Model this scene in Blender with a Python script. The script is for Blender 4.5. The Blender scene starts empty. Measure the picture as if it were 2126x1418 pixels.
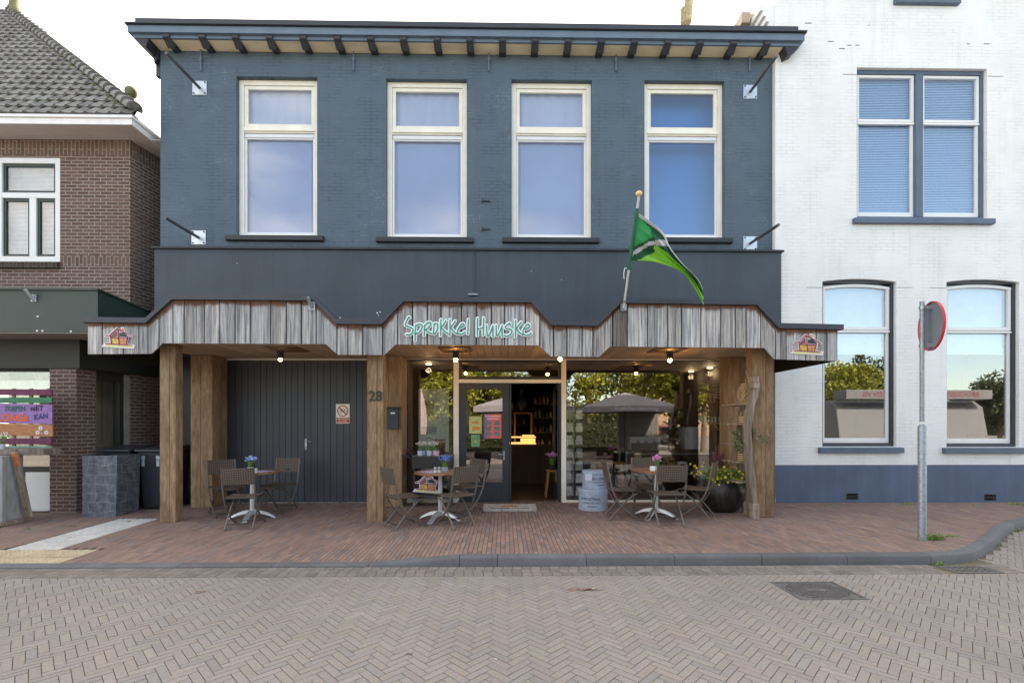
import bpy, math, random
from mathutils import Vector, Matrix
random.seed(7)
R = random.Random(11)
sc = bpy.context.scene
COL = sc.collection
PI = math.pi
# ---------------------------------------------------------------- camera
F, CX, HY, EYE, YAW = 970.0, 1063.0, 881.0, 1.53, math.radians(0.87)
FW = Vector((math.sin(YAW), math.cos(YAW), 0)); RT = Vector((math.cos(YAW), -math.sin(YAW), 0))
def P(px, py, Y):
    """point of the plane y = Y seen at photo pixel (px, py)"""
    d = FW + RT * ((px - CX) / F) + Vector((0, 0, (HY - py) / F))
    t = Y / d.y
    return Vector((d.x * t, Y, EYE + d.z * t))
def PX(px, Y): return P(px, 881, Y).x
def PZ(px, py, Y): return P(px, py, Y).z
def G(px, py, z=0.1):
    d = FW + RT * ((px - CX) / F) + Vector((0, 0, (HY - py) / F))
    t = (z - EYE) / d.z
    return Vector((d.x * t, d.y * t, z))
cam = bpy.data.cameras.new('camera'); co = bpy.data.objects.new('camera', cam); COL.objects.link(co)
cam.sensor_width = 36; cam.lens = 36 * F / 2126; cam.shift_y = (HY - 709) / 2126
cam.clip_start = 0.05; cam.clip_end = 2000
co.location = (0, 0, EYE); co.rotation_euler = (PI / 2, 0, -YAW)
sc.camera = co
# ---------------------------------------------------------------- colours, materials
def lin(c):
    c /= 255.0
    return c / 12.92 if c <= 0.04045 else ((c + 0.055) / 1.055) ** 2.4
def C(r, g, b, k=1.0): return (lin(r) * k, lin(g) * k, lin(b) * k, 1)
def K(c, k): return (c[0] * k, c[1] * k, c[2] * k, 1)
class NT:
    def __init__(s, name):
        s.m = bpy.data.materials.new(name); s.m.use_nodes = True
        s.t = s.m.node_tree; s.t.nodes.clear()
        s.out = s.n('ShaderNodeOutputMaterial')
    def n(s, typ, **kw):
        o = s.t.nodes.new(typ)
        for k, v in kw.items(): setattr(o, k, v)
        return o
    def l(s, a, b): s.t.links.new(a, b)
    def setin(s, node, **kw):
        for k, v in kw.items():
            i = node.inputs[k.replace('_', ' ')]
            if hasattr(v, 'links') or isinstance(v, bpy.types.NodeSocket): s.l(v, i)
            else: i.default_value = v
    def coord(s, scale=(1, 1, 1)):
        tc = s.n('ShaderNodeTexCoord'); mp = s.n('ShaderNodeMapping')
        s.l(tc.outputs['Object'], mp.inputs['Vector']); mp.inputs['Scale'].default_value = scale
        return mp.outputs[0]
    def wallcoord(s):
        tc = s.n('ShaderNodeTexCoord'); sp = s.n('ShaderNodeSeparateXYZ'); s.l(tc.outputs['Object'], sp.inputs[0])
        ad = s.math('ADD', sp.outputs[0], sp.outputs[1]); cb = s.n('ShaderNodeCombineXYZ')
        s.l(ad, cb.inputs[0]); s.l(sp.outputs[2], cb.inputs[1])
        return cb.outputs[0]
    def noise(s, vec, scale, detail=4, rough=.55, dist=0):
        o = s.n('ShaderNodeTexNoise'); s.l(vec, o.inputs['Vector'])
        o.inputs['Scale'].default_value = scale; o.inputs['Detail'].default_value = detail
        o.inputs['Roughness'].default_value = rough; o.inputs['Distortion'].default_value = dist
        return o.outputs['Fac']
    def math(s, op, a, b=None, clamp=False):
        o = s.n('ShaderNodeMath', operation=op); o.use_clamp = clamp
        for i, v in enumerate((a, b)):
            if v is None: continue
            if isinstance(v, (int, float)): o.inputs[i].default_value = v
            else: s.l(v, o.inputs[i])
        return o.outputs[0]
    def ramp(s, fac, a, b):
        """0 below a, 1 above b"""
        o = s.n('ShaderNodeMapRange'); o.interpolation_type = 'SMOOTHSTEP'
        s.l(fac, o.inputs['Value']); o.inputs['From Min'].default_value = a; o.inputs['From Max'].default_value = b
        return o.outputs[0]
    def mix(s, fac, a, b, mode='MIX'):
        o = s.n('ShaderNodeMix', data_type='RGBA', blend_type=mode)
        for sock, v in ((o.inputs[0], fac), (o.inputs[6], a), (o.inputs[7], b)):
            if isinstance(v, (int, float)): sock.default_value = v
            elif isinstance(v, (tuple, list)): sock.default_value = v
            else: s.l(v, sock)
        return o.outputs[2]
    def attr(s, name='tint'):
        o = s.n('ShaderNodeAttribute'); o.attribute_name = name
        return o.outputs['Color']
    def bump(s, h, strength=.3, dist=.01):
        o = s.n('ShaderNodeBump'); s.l(h, o.inputs['Height'])
        o.inputs['Strength'].default_value = strength; o.inputs['Distance'].default_value = dist
        return o.outputs[0]
    def done(s, col, rough=.6, metal=0, bump=None, spec=.5, emit=None, estr=0, coat=0, trans=0):
        b = s.n('ShaderNodeBsdfPrincipled')
        for k, v in (('Base Color', col), ('Roughness', rough), ('Metallic', metal), ('Specular IOR Level', spec)):
            if isinstance(v, (tuple, list, int, float)): b.inputs[k].default_value = v
            else: s.l(v, b.inputs[k])
        if bump is not None: s.l(bump, b.inputs['Normal'])
        if emit is not None:
            b.inputs['Emission Color'].default_value = emit; b.inputs['Emission Strength'].default_value = estr
        b.inputs['Coat Weight'].default_value = coat
        s.l(b.outputs[0], s.out.inputs[0])
        return s.m
_mc = {}
def mat(name, col, rough=.6, metal=0, var=.15, scale=6, bump=.0, bscale=60, stretch=(1, 1, 1), attr=False, spec=.5, coat=0, dirt=0, streak=0):
    if name in _mc: return _mc[name]
    s = NT(name); v = s.coord(stretch)
    n = s.noise(v, scale, 5)
    c = s.mix(s.ramp(n, .25, .75), K(col, 1 - var), K(col, 1 + var))
    if attr: c = s.mix(1.0, c, s.attr(), 'MULTIPLY')
    if dirt:
        d = s.noise(v, scale * .35, 6, .7)
        c = s.mix(s.math('MULTIPLY', s.ramp(d, .5, .75), dirt), c, K(col, .45))
    if streak:
        st = s.noise(s.coord((6, 6, .3)), 1.0, 6, .68)
        c = s.mix(s.math('MULTIPLY', s.ramp(st, .48, .72), streak), c, K(col, 1.45)); c = s.mix(s.math('MULTIPLY', s.ramp(st, .5, .3), streak), c, K(col, .6))
    b = s.bump(s.noise(v, bscale, 3), bump, .01) if bump else None
    _mc[name] = s.done(c, rough, metal, b, spec, coat=coat)
    return _mc[name]
def emis(name, col, strength):
    if name in _mc: return _mc[name]
    s = NT(name); _mc[name] = s.done(col, .5, emit=col, estr=strength); return _mc[name]
def painted_brick(name, col, dark, light, lw=.25, dw=.6, rough=.75):
    if name.startswith('blue'): col = K(col, .9)
    s = NT(name); v = s.wallcoord(); o3 = s.coord()
    wob = s.noise(o3, 3.0, 2)
    vv = s.n('ShaderNodeVectorMath', operation='ADD'); s.l(v, vv.inputs[0])
    cw = s.n('ShaderNodeCombineXYZ'); s.l(s.math('MULTIPLY', s.math('SUBTRACT', wob, .5), .012), cw.inputs[1]); s.l(cw.outputs[0], vv.inputs[1])
    br = s.n('ShaderNodeTexBrick'); s.l(vv.outputs[0], br.inputs['Vector'])
    for k, x in (('Scale', 1.0), ('Mortar Size', .0055), ('Mortar Smooth', .6), ('Bias', 0), ('Brick Width', .22), ('Row Height', .0625)): br.inputs[k].default_value = x
    br.inputs['Color1'].default_value = (.2, .2, .2, 1); br.inputs['Color2'].default_value = (.8, .8, .8, 1)
    bw = s.n('ShaderNodeRGBToBW'); s.l(br.outputs['Color'], bw.inputs[0])
    c = s.mix(s.math('MULTIPLY', bw.outputs[0], .22), col, K(col, .72))
    big = s.noise(o3, .8, 5)
    c = s.mix(s.ramp(big, .3, .7), K(c if isinstance(c, tuple) else col, 1) if False else c, s.mix(.5, c, K(col, 1.18)))
    n1 = s.noise(o3, 2.2, 5, .65); n2 = s.noise(o3, 26, 3, .6); n3 = s.noise(o3, 1.7, 4, .6, .4)
    fm = br.outputs['Fac']
    c = s.mix(s.math('MULTIPLY', s.math('MULTIPLY', fm, s.ramp(n1, .42, .62)), dw), c, dark)
    lf = s.math('MULTIPLY', s.math('MULTIPLY', fm, s.ramp(n3, .52, .68)), s.ramp(n2, .4, .62))
    c = s.mix(s.math('MULTIPLY', lf, lw), c, light)
    st = s.noise(s.coord((5, 5, .35)), 1.1, 5, .65)
    c = s.mix(s.math('MULTIPLY', s.ramp(st, .5, .78), .22), c, K(dark, .9))
    h = s.math('SUBTRACT', s.math('MULTIPLY', s.noise(o3, 45, 4, .6), .5), fm)
    return s.done(c, rough, 0, s.bump(h, .45, .006), .4)
def brick_mat(name, c1, c2, mortar, bw=.22, rh=.0625, ms=.01, soldier=False):
    s = NT(name); v = s.wallcoord(); o3 = s.coord()
    if soldier:
        mp = s.n('ShaderNodeMapping'); s.l(v, mp.inputs[0]); mp.inputs['Rotation'].default_value = (0, 0, PI / 2); v = mp.outputs[0]
    br = s.n('ShaderNodeTexBrick'); s.l(v, br.inputs['Vector'])
    for k, x in (('Scale', 1.0), ('Mortar Size', ms), ('Mortar Smooth', .15), ('Bias', 0), ('Brick Width', bw), ('Row Height', rh)): br.inputs[k].default_value = x
    br.inputs['Color1'].default_value = c1; br.inputs['Color2'].default_value = c2; br.inputs['Mortar'].default_value = mortar
    n = s.noise(o3, 35, 4, .7); big = s.noise(o3, 1.1, 4)
    c = s.mix(s.ramp(n, .3, .75), K((1, 1, 1), .68), (1.2, 1.18, 1.15, 1)); c = s.mix(1.0, br.outputs['Color'], c, 'MULTIPLY')
    c = s.mix(s.math('MULTIPLY', s.ramp(big, .35, .7), .35), c, K(c1, .75))
    h = s.math('SUBTRACT', s.math('MULTIPLY', n, .4), br.outputs['Fac'])
    return s.done(c, .85, 0, s.bump(h, .6, .008), .3)
def wood(name, c1, c2, grain=(14, 14, .9), attr=True, rough=.8, knots=True, stain=None):
    """vertical grain; per board tint comes from the face attribute"""
    s = NT(name); v = s.coord(grain)
    if attr:   # shift grain per board
        vm = s.n('ShaderNodeVectorMath', operation='ADD'); s.l(v, vm.inputs[0])
        sc_ = s.n('ShaderNodeVectorMath', operation='SCALE'); s.l(s.attr('shift'), sc_.inputs[0]); sc_.inputs['Scale'].default_value = 30
        s.l(sc_.outputs[0], vm.inputs[1]); v = vm.outputs[0]
    n = s.noise(v, 2.2, 7, .68, .35); n2 = s.noise(v, .5, 3, .5)
    c = s.mix(s.ramp(n, .28, .74), c1, c2)
    c = s.mix(s.math('MULTIPLY', s.ramp(n2, .42, .7), .55), c, K(c1, .62))
    if stain is not None:
        st = s.attr('stain'); sp = s.n('ShaderNodeSeparateColor'); s.l(st, sp.inputs[0])
        nn = s.noise(s.coord((9, 9, 5)), 1.2, 4)
        f = s.math('ADD', sp.outputs[0], s.math('MULTIPLY', s.math('SUBTRACT', nn, .5), .9))
        c = s.mix(s.math('MULTIPLY', s.ramp(f, .32, .75), .9), c, stain)
    if attr: c = s.mix(1.0, c, s.attr(), 'MULTIPLY')
    return s.done(c, rough, 0, s.bump(n, .35, .004), .3)
def glass(name, refl=.16, tint=(1, 1, 1, 1), smudge=0.0):
    s = NT(name)
    tr = s.n('ShaderNodeBsdfTransparent'); tr.inputs[0].default_value = tint
    gl = s.n('ShaderNodeBsdfGlossy'); gl.inputs['Roughness'].default_value = 0.0; gl.inputs[0].default_value = (1, 1, 1, 1)
    if smudge:
        pass
    lw = s.n('ShaderNodeLayerWeight'); lw.inputs['Blend'].default_value = .5
    f = s.math('ADD', s.math('MULTIPLY', s.math('POWER', lw.outputs['Facing'], 5), 1 - refl), refl, True)
    mx = s.n('ShaderNodeMixShader'); s.l(f, mx.inputs[0]); s.l(tr.outputs[0], mx.inputs[1]); s.l(gl.outputs[0], mx.inputs[2])
    s.l(mx.outputs[0], s.out.inputs[0])
    return s.m
# ---------------------------------------------------------------- mesh builder
class MB:
    def __init__(s): s.v = []; s.f = []; s.mi = []; s.tint = []; s.shift = []; s.cur = (1, 1, 1); s.sh = (0, 0, 0); s.m = 0; s.stain = {}
    def face(s, idx):
        s.f.append(tuple(idx)); s.mi.append(s.m); s.tint.append(s.cur); s.shift.append(s.sh)
    def add(s, vs, fs):
        b = len(s.v); s.v += [tuple(v) for v in vs]
        for f in fs: s.face([b + i for i in f])
        return b
    def quad(s, a, b, c, d): s.add((a, b, c, d), ((0, 1, 2, 3),))
    def poly(s, pts): s.add(pts, (tuple(range(len(pts))),))
    def box(s, x0, x1, y0, y1, z0, z1):
        x0, x1 = min(x0, x1), max(x0, x1); y0, y1 = min(y0, y1), max(y0, y1); z0, z1 = min(z0, z1), max(z0, z1)
        s.add([(x0, y0, z0), (x1, y0, z0), (x1, y1, z0), (x0, y1, z0), (x0, y0, z1), (x1, y0, z1), (x1, y1, z1), (x0, y1, z1)],
              [(0, 3, 2, 1), (4, 5, 6, 7), (0, 1, 5, 4), (1, 2, 6, 5), (2, 3, 7, 6), (3, 0, 4, 7)])
        return s
    def boxm(s, M, sx, sy, sz):
        """box of full size sx,sy,sz centred in frame M"""
        vs = [M @ Vector((i * sx / 2, j * sy / 2, k * sz / 2)) for i, j, k in ((-1, -1, -1), (1, -1, -1), (1, 1, -1), (-1, 1, -1), (-1, -1, 1), (1, -1, 1), (1, 1, 1), (-1, 1, 1))]
        s.add(vs, [(0, 3, 2, 1), (4, 5, 6, 7), (0, 1, 5, 4), (1, 2, 6, 5), (2, 3, 7, 6), (3, 0, 4, 7)]); return s
    def prism(s, poly, y0, y1, ax='y'):
        """polygon (a,b) extruded; ax y: (x,z) over y; ax x: (y,z) over x; ax z: (x,y) over z"""
        n = len(poly)
        def mk(a, b, t): return (a, t, b) if ax == 'y' else ((t, a, b) if ax == 'x' else (a, b, t))
        vs = [mk(a, b, y0) for a, b in poly] + [mk(a, b, y1) for a, b in poly]
        fs = [tuple(range(n)), tuple(range(2 * n - 1, n - 1, -1))] + [(i, i + n, (i + 1) % n + n, (i + 1) % n) for i in range(n)]
        s.add(vs, fs); return s
    def tube(s, pts, r, n=8, flat=None, cap=True):
        """r: number or list; flat: (axis vector, factor) squashes the section"""
        pts = [Vector(p) for p in pts]; m = len(pts)
        rs = r if isinstance(r, (list, tuple)) else [r] * m
        up = None; rings = []
        for i, p in enumerate(pts):
            t = (pts[min(i + 1, m - 1)] - pts[max(i - 1, 0)])
            t = t.normalized() if t.length > 1e-9 else Vector((0, 0, 1))
            if up is None:
                up = Vector((0, 0, 1)) if abs(t.z) < .9 else Vector((1, 0, 0))
            a = t.cross(up)
            a = a.normalized() if a.length > 1e-6 else t.orthogonal().normalized()
            b = a.cross(t).normalized(); up = b
            ring = []
            for k in range(n):
                an = 2 * PI * k / n
                d = a * math.cos(an) * rs[i] + b * math.sin(an) * rs[i]
                if flat: ax_ = Vector(flat[0]); d = d - ax_ * (d.dot(ax_)) * (1 - flat[1])
                ring.append(p + d)
            rings.append(ring)
        vs = [v for rg in rings for v in rg]
        fs = [(i * n + k, i * n + (k + 1) % n, (i + 1) * n + (k + 1) % n, (i + 1) * n + k) for i in range(m - 1) for k in range(n)]
        if cap: fs += [tuple(range(n - 1, -1, -1)), tuple(range((m - 1) * n, m * n))]
        s.add(vs, fs); return s
    def ell(s, c, rx, ry, rz, n=12, m=8):
        vs = []; c = Vector(c)
        for i in range(m + 1):
            th = PI * i / m
            for k in range(n):
                an = 2 * PI * k / n
                vs.append(c + Vector((rx * math.sin(th) * math.cos(an), ry * math.sin(th) * math.sin(an), rz * math.cos(th))))
        s.add(vs, [(i * n + k, (i + 1) * n + k, (i + 1) * n + (k + 1) % n, i * n + (k + 1) % n) for i in range(m) for k in range(n)])
        return s
    def lathe(s, prof, c=(0, 0, 0), n=24, M=None):
        """prof list of (r,z)"""
        c = Vector(c); vs = []
        for r, z in prof:
            for k in range(n):
                an = 2 * PI * k / n; v = Vector((r * math.cos(an), r * math.sin(an), z))
                vs.append((M @ v) if M else (c + v))
        s.add(vs, [(i * n + k, i * n + (k + 1) % n, (i + 1) * n + (k + 1) % n, (i + 1) * n + k) for i in range(len(prof) - 1) for k in range(n)])
        return s
    def xf(s, M, start=0):
        for i in range(start, len(s.v)): s.v[i] = tuple(M @ Vector(s.v[i]))
        return s
_off = {}
def build(name, mb, mats, parent=None, smooth=None, bevel=0, bseg=2):
    me = bpy.data.meshes.new(name)
    off = _off.get(parent.name, Vector((0, 0, 0))) if parent else Vector((0, 0, 0))
    me.from_pydata([(x - off.x, y - off.y, z - off.z) for x, y, z in mb.v], [], mb.f)
    if not isinstance(mats, (list, tuple)): mats = [mats]
    for m in mats: me.materials.append(m)
    me.polygons.foreach_set('material_index', mb.mi)
    for nm, arr in (('tint', mb.tint), ('shift', mb.shift)):
        a = me.attributes.new(nm, 'FLOAT_COLOR', 'FACE')
        a.data.foreach_set('color', [x for t in arr for x in (t[0], t[1], t[2], 1)])
    if mb.stain:
        a = me.attributes.new('stain', 'FLOAT_COLOR', 'POINT')
        a.data.foreach_set('color', [x for i in range(len(mb.v)) for x in (mb.stain.get(i, 0),) * 3 + (1,)])
    if smooth is not None:
        for p in me.polygons: p.use_smooth = True
        me.set_sharp_from_angle(angle=math.radians(smooth))
    me.update()
    o = bpy.data.objects.new(name, me); COL.objects.link(o)
    if parent: o.parent = parent; _off[o.name] = off
    if bevel:
        md = o.modifiers.new('bevel', 'BEVEL'); md.width = bevel; md.segments = bseg; md.limit_method = 'ANGLE'; md.angle_limit = math.radians(40)
        md.harden_normals = False
    return o
def tag(o, label=None, cat=None, group=None, kind=None):
    if label: o['label'] = label
    if cat: o['category'] = cat
    if group: o['group'] = group
    if kind: o['kind'] = kind
    return o
def thing(name, label, cat, loc=(0, 0, 0), group=None, rot=0):
    o = bpy.data.objects.new(name, None); COL.objects.link(o); o.empty_display_size = .1
    o.location = loc; o.rotation_euler = (0, 0, rot); _off[o.name] = Vector(loc)
    return tag(o, label, cat, group)
def solo(name, mb, mats, label, cat, group=None, **kw):
    return tag(build(name, mb, mats, None, **kw), label, cat, group)
def struct(name, mb, mats, **kw): return tag(build(name, mb, mats, None, **kw), kind='structure')
def dup(root, loc, rot, label, group=None):
    r = root.copy(); COL.objects.link(r); r.location = loc; r.rotation_euler = (0, 0, rot); r['label'] = label
    if group: r['group'] = group
    for ch in list(root.children):
        c = ch.copy(); COL.objects.link(c); c.parent = r
        for g in list(ch.children):
            d = g.copy(); COL.objects.link(d); d.parent = c
    return r
def text(mb, s, size, org, right=(1, 0, 0), up=(0, 0, 1), align='CENTER', depth=.003, bold=0.0, sx=1.0):
    """lettering laid into mb: letters stand in the plane right/up, extruded towards the viewer"""
    cu = bpy.data.curves.new('txt', 'FONT'); cu.body = s; cu.size = size; cu.align_x = align; cu.align_y = 'CENTER'
    cu.extrude = depth; cu.offset = bold; cu.resolution_u = 3; cu.fill_mode = 'BOTH'
    o = bpy.data.objects.new('txt', cu); COL.objects.link(o)
    dg = bpy.context.evaluated_depsgraph_get(); me = o.evaluated_get(dg).to_mesh()
    r = Vector(right).normalized(); u = Vector(up).normalized(); n = r.cross(u)
    mb.add([Vector(org) + r * v.co.x * sx + u * v.co.y + n * v.co.z for v in me.vertices], [tuple(p.vertices) for p in me.polygons])
    o.evaluated_get(dg).to_mesh_clear(); bpy.data.objects.remove(o); bpy.data.curves.remove(cu)
    return mb
def smooth_pts(pts, k=4):
    """Catmull-Rom through pts"""
    pts = [Vector(p) for p in pts]; out = []
    for i in range(len(pts) - 1):
        p0, p1, p2, p3 = pts[max(i - 1, 0)], pts[i], pts[i + 1], pts[min(i + 2, len(pts) - 1)]
        for j in range(k):
            t = j / k
            out.append(.5 * ((2 * p1) + (p2 - p0) * t + (2 * p0 - 5 * p1 + 4 * p2 - p3) * t * t + (3 * p1 - p0 - 3 * p2 + p3) * t ** 3))
    return out + [pts[-1]]
def wall_holes(mb, x0, x1, z0, z1, y, depth, holes):
    """front sheet in plane y with rectangular openings and their reveals (depth towards +y)"""
    xs = sorted({x0, x1, *[h[0] for h in holes], *[h[1] for h in holes]}); zs = sorted({z0, z1, *[h[2] for h in holes], *[h[3] for h in holes]})
    xs = [x for x in xs if x0 - 1e-6 <= x <= x1 + 1e-6]; zs = [z for z in zs if z0 - 1e-6 <= z <= z1 + 1e-6]
    for i in range(len(xs) - 1):
        for j in range(len(zs) - 1):
            cx, cz = (xs[i] + xs[i + 1]) / 2, (zs[j] + zs[j + 1]) / 2
            if any(h[0] < cx < h[1] and h[2] < cz < h[3] for h in holes): continue
            mb.quad((xs[i], y, zs[j]), (xs[i + 1], y, zs[j]), (xs[i + 1], y, zs[j + 1]), (xs[i], y, zs[j + 1]))
    for a, b, c, d in holes:
        e = y + depth
        mb.quad((a, y, c), (a, y, d), (a, e, d), (a, e, c)); mb.quad((b, y, c), (b, e, c), (b, e, d), (b, y, d))
        mb.quad((a, y, d), (b, y, d), (b, e, d), (a, e, d)); mb.quad((a, y, c), (a, e, c), (b, e, c), (b, y, c))
    return mb
def ring(mb, x0, x1, z0, z1, w, y0, y1, wt=None, wb=None):
    """rectangular frame: stiles full height, rails butted between them"""
    wt = w if wt is None else wt; wb = w if wb is None else wb
    mb.box(x0, x0 + w, y0, y1, z0, z1); mb.box(x1 - w, x1, y0, y1, z0, z1)
    mb.box(x0 + w, x1 - w, y0, y1, z1 - wt, z1); mb.box(x0 + w, x1 - w, y0, y1, z0, z0 + wb)
    return mb
# ================================================================ GROUND
YK = 5.03
def zk(x): return 0.022 + 0.083 * max(0, min(1, (x + 1.47) / .98))
def zp(x, y):
    t = max(0, min(1, (y - 5.16) / 3.2)); return zk(x) * (1 - t) + .10 * t
KPX = [(2012.6, 1166.5), (2040, 1155.5), (2060, 1142), (2074, 1129), (2092.5, 1110), (2126, 1096.5)]
kp = [Vector((-14, YK)), Vector((4.60, YK)), Vector((4.85, YK + .02))] + [G(*p, 0).xy for p in KPX]
kp += [Vector((8.6, kp[-1].y + .25)), Vector((14, kp[-1].y + .3))]
sm = smooth_pts([Vector((p.x, p.y, 0)) for p in kp[2:-1]], 5)
KPATH = [kp[0], kp[1]] + [v.xy for v in sm] + [kp[-1]]
def kdist(x, y):
    """signed distance to the kerb front line, positive on the pavement side"""
    if x < 4.3: return y - YK
    best = 1e9; sg = 1
    for a, b in zip(KPATH, KPATH[1:]):
        d = b - a; t = max(0, min(1, ((x - a.x) * d.x + (y - a.y) * d.y) / d.length_squared))
        q = a + d * t; r = math.hypot(x - q.x, y - q.y)
        if r < best:
            best = r; sg = 1 if d.x * (y - a.y) - d.y * (x - a.x) > 0 else -1
    return best * sg
def clip(poly, nx, ny, c):
    """keep nx*x+ny*y <= c"""
    out = []
    for i in range(len(poly)):
        a, b = poly[i], poly[(i + 1) % len(poly)]
        da, db = nx * a[0] + ny * a[1] - c, nx * b[0] + ny * b[1] - c
        if da <= 0: out.append(a)
        if (da < 0 < db) or (db < 0 < da):
            t = da / (da - db); out.append((a[0] + (b[0] - a[0]) * t, a[1] + (b[1] - a[1]) * t))
    return out
def brick(mb, poly, zf, jz=.0012, skirt=.012):
    n = len(poly)
    if n < 3: return
    zz = [zf(x, y) + R.uniform(-jz, jz) for x, y in poly]
    mb.add([(x, y, z) for (x, y), z in zip(poly, zz)] + [(x, y, z - skirt) for (x, y), z in zip(poly, zz)],
           [tuple(range(n))] + [(i, i + n, (i + 1) % n + n, (i + 1) % n) for i in range(n)])
def paver(name, col, var=.25, rough=.8):
    s = NT(name); o = s.coord()
    n = s.noise(o, 60, 5, .7); b = s.noise(o, .55, 4, .6); m = s.noise(o, 6, 4, .65)
    c = s.mix(1.0, col, s.attr(), 'MULTIPLY')
    c = s.mix(s.ramp(n, .3, .75), K(c, 1) if isinstance(c, tuple) else s.mix(1.0, c, (.82, .82, .82, 1), 'MULTIPLY'), s.mix(1.0, c, (1.14, 1.13, 1.12, 1), 'MULTIPLY'))
    c = s.mix(s.math('MULTIPLY', s.ramp(b, .4, .72), .4), c, s.mix(1.0, c, (.66, .66, .68, 1), 'MULTIPLY'))
    c = s.mix(s.math('MULTIPLY', s.ramp(m, .58, .74), .25), c, s.mix(1.0, c, (1.25, 1.25, 1.22, 1), 'MULTIPLY'))
    return s.done(c, rough, 0, s.bump(n, .35, .003), .3)
def joint_mat(name, a, b):
    s = NT(name); o = s.coord(); n = s.noise(o, 3.5, 5, .65); f = s.noise(o, 90, 2)
    c = s.mix(s.ramp(n, .45, .65), a, b); c = s.mix(s.math('MULTIPLY', s.ramp(f, .5, .7), .4), c, K(a, .55))
    return s.done(c, .95, 0, None, .2)
M_road = paver('road_brick', (.298, .272, .260, 1)); M_pave = paver('pavement_brick', (.275, .198, .172, 1))
M_joint = joint_mat('road_joint', (.15, .132, .10, 1), (.19, .18, .085, 1)); M_pjoint = joint_mat('pavement_joint', (.07, .055, .046, 1), (.085, .075, .045, 1))
M_gutter = paver('gutter_brick', (.225, .200, .185, 1))
MAN = (G(1634, 1226, 0).x, G(1634, 1226, 0).y)   # replaced below
ma, mbp, mc, md = G(1608, 1208, 0), G(1735, 1207, 0), G(1794, 1242, 0), G(1657, 1247, 0)
MX0, MX1, MY0, MY1 = (ma.x + md.x) / 2, (mbp.x + mc.x) / 2, (mc.y + md.y) / 2, (ma.y + mbp.y) / 2
DX0, DX1, DY0, DY1 = 4.66, 5.14, 4.74, 4.985
# --- road: herringbone bricks
road = MB(); L, W, JT = .184, .0565, .0048
for i in range(-165, 165):
    for j in range(-66, 66):
        for v in (0, 1):
            if v == 0: u0, v0, lu, lv = i * W + j * L, i * W - j * L, L, W
            else: u0, v0, lu, lv = i * W + L + j * L, i * W + W - L - j * L, W, L
            cu, cv = u0 + lu / 2, v0 + lv / 2
            x, y = (cu - cv) * .70711 + .05, (cu + cv) * .70711 + 3.2
            if not (-9.5 < x < 12 and 1.0 < y < 9): continue
            if y > YK + .1 and x < 4.3: continue
            far = y > 4.6
            if far and kdist(x, y) > -.02: continue
            rc = [(u0 + JT / 2, v0 + JT / 2), (u0 + lu - JT / 2, v0 + JT / 2), (u0 + lu - JT / 2, v0 + lv - JT / 2), (u0 + JT / 2, v0 + lv - JT / 2)]
            rc = [((a - b) * .70711 + .05, (a + b) * .70711 + 3.2) for a, b in rc]
            if far and x < 5.4: rc = clip(rc, 0, 1, YK - .31)
            g = R.gauss(1, .032); w = R.random()
            road.cur = (g * 1.0, g * R.uniform(.97, 1.01), g * R.uniform(.94, 1.0)) if w > .13 else ((.93 * g, .955 * g, .98 * g) if w > .03 else (1.05 * g, 1.0 * g, .97 * g))
            pcs = [rc]
            for X0, X1, Y0, Y1 in ((MX0 - .004, MX1 + .004, MY0 - .004, MY1 + .004), (DX0 - .004, DX1 + .004, DY0 - .004, DY1 + .004)):
                if abs(x - (X0 + X1) / 2) < (X1 - X0) / 2 + .15 and abs(y - (Y0 + Y1) / 2) < (Y1 - Y0) / 2 + .15:
                    nx_ = []
                    for q in pcs:
                        mid_ = clip(clip(q, -1, 0, -X0), 1, 0, X1)
                        nx_ += [clip(q, 1, 0, X0), clip(q, -1, 0, -X1)] + ([clip(mid_, 0, 1, Y0), clip(mid_, 0, -1, -Y1)] if len(mid_) > 2 else [])
                    pcs = [q for q in nx_ if len(q) > 2]
            for q in pcs: brick(road, q, lambda x, y: 0)
road.cur = (1, 1, 1); road.m = 1
road.quad((-10, .8, -.006), (12.5, .8, -.006), (12.5, 9.2, -.006), (-10, 9.2, -.006))
struct('road', road, [M_road, M_joint])
# --- gutter rows along the kerb
gut = MB()
for row in range(3):
    y1 = YK - .004 - row * .102; x = -9.5 - row * .03
    while x < 5.35:
        w = .1 + R.uniform(-.004, .004)
        if not (DX0 - .05 < x + w / 2 < DX1 + .02 and y1 - .06 < DY1):
            g = R.gauss(1, .09); gut.cur = (g, g, g * R.uniform(.97, 1.03))
            if kdist(x + w / 2, y1 - .05) < -.02: brick(gut, [(x + .003, y1 - .099), (x + w - .003, y1 - .099), (x + w - .003, y1), (x + .003, y1)], lambda x, y: .002)
        x += w
struct('gutter_strip', gut, M_gutter)
st_ = MB()
for q, yy, a_, b_2 in ((1205, 1223, .13, .04), (1230, 1224, .10, .02), (415, 1228, .05, .04), (850, 1356, .035, .015)):
    c_ = G(q, yy, .003); n_ = 14; st_.add([(c_.x + a_ * R.uniform(.6, 1.2) * math.cos(2 * PI * k / n_), c_.y + b_2 * R.uniform(.6, 1.3) * math.sin(2 * PI * k / n_), .0034) for k in range(n_)], [tuple(range(n_))])
tag(build('road_stain', st_, mat('rust_stain', C(128, 108, 98), .9, var=.4, scale=30)), kind='stuff')
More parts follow.
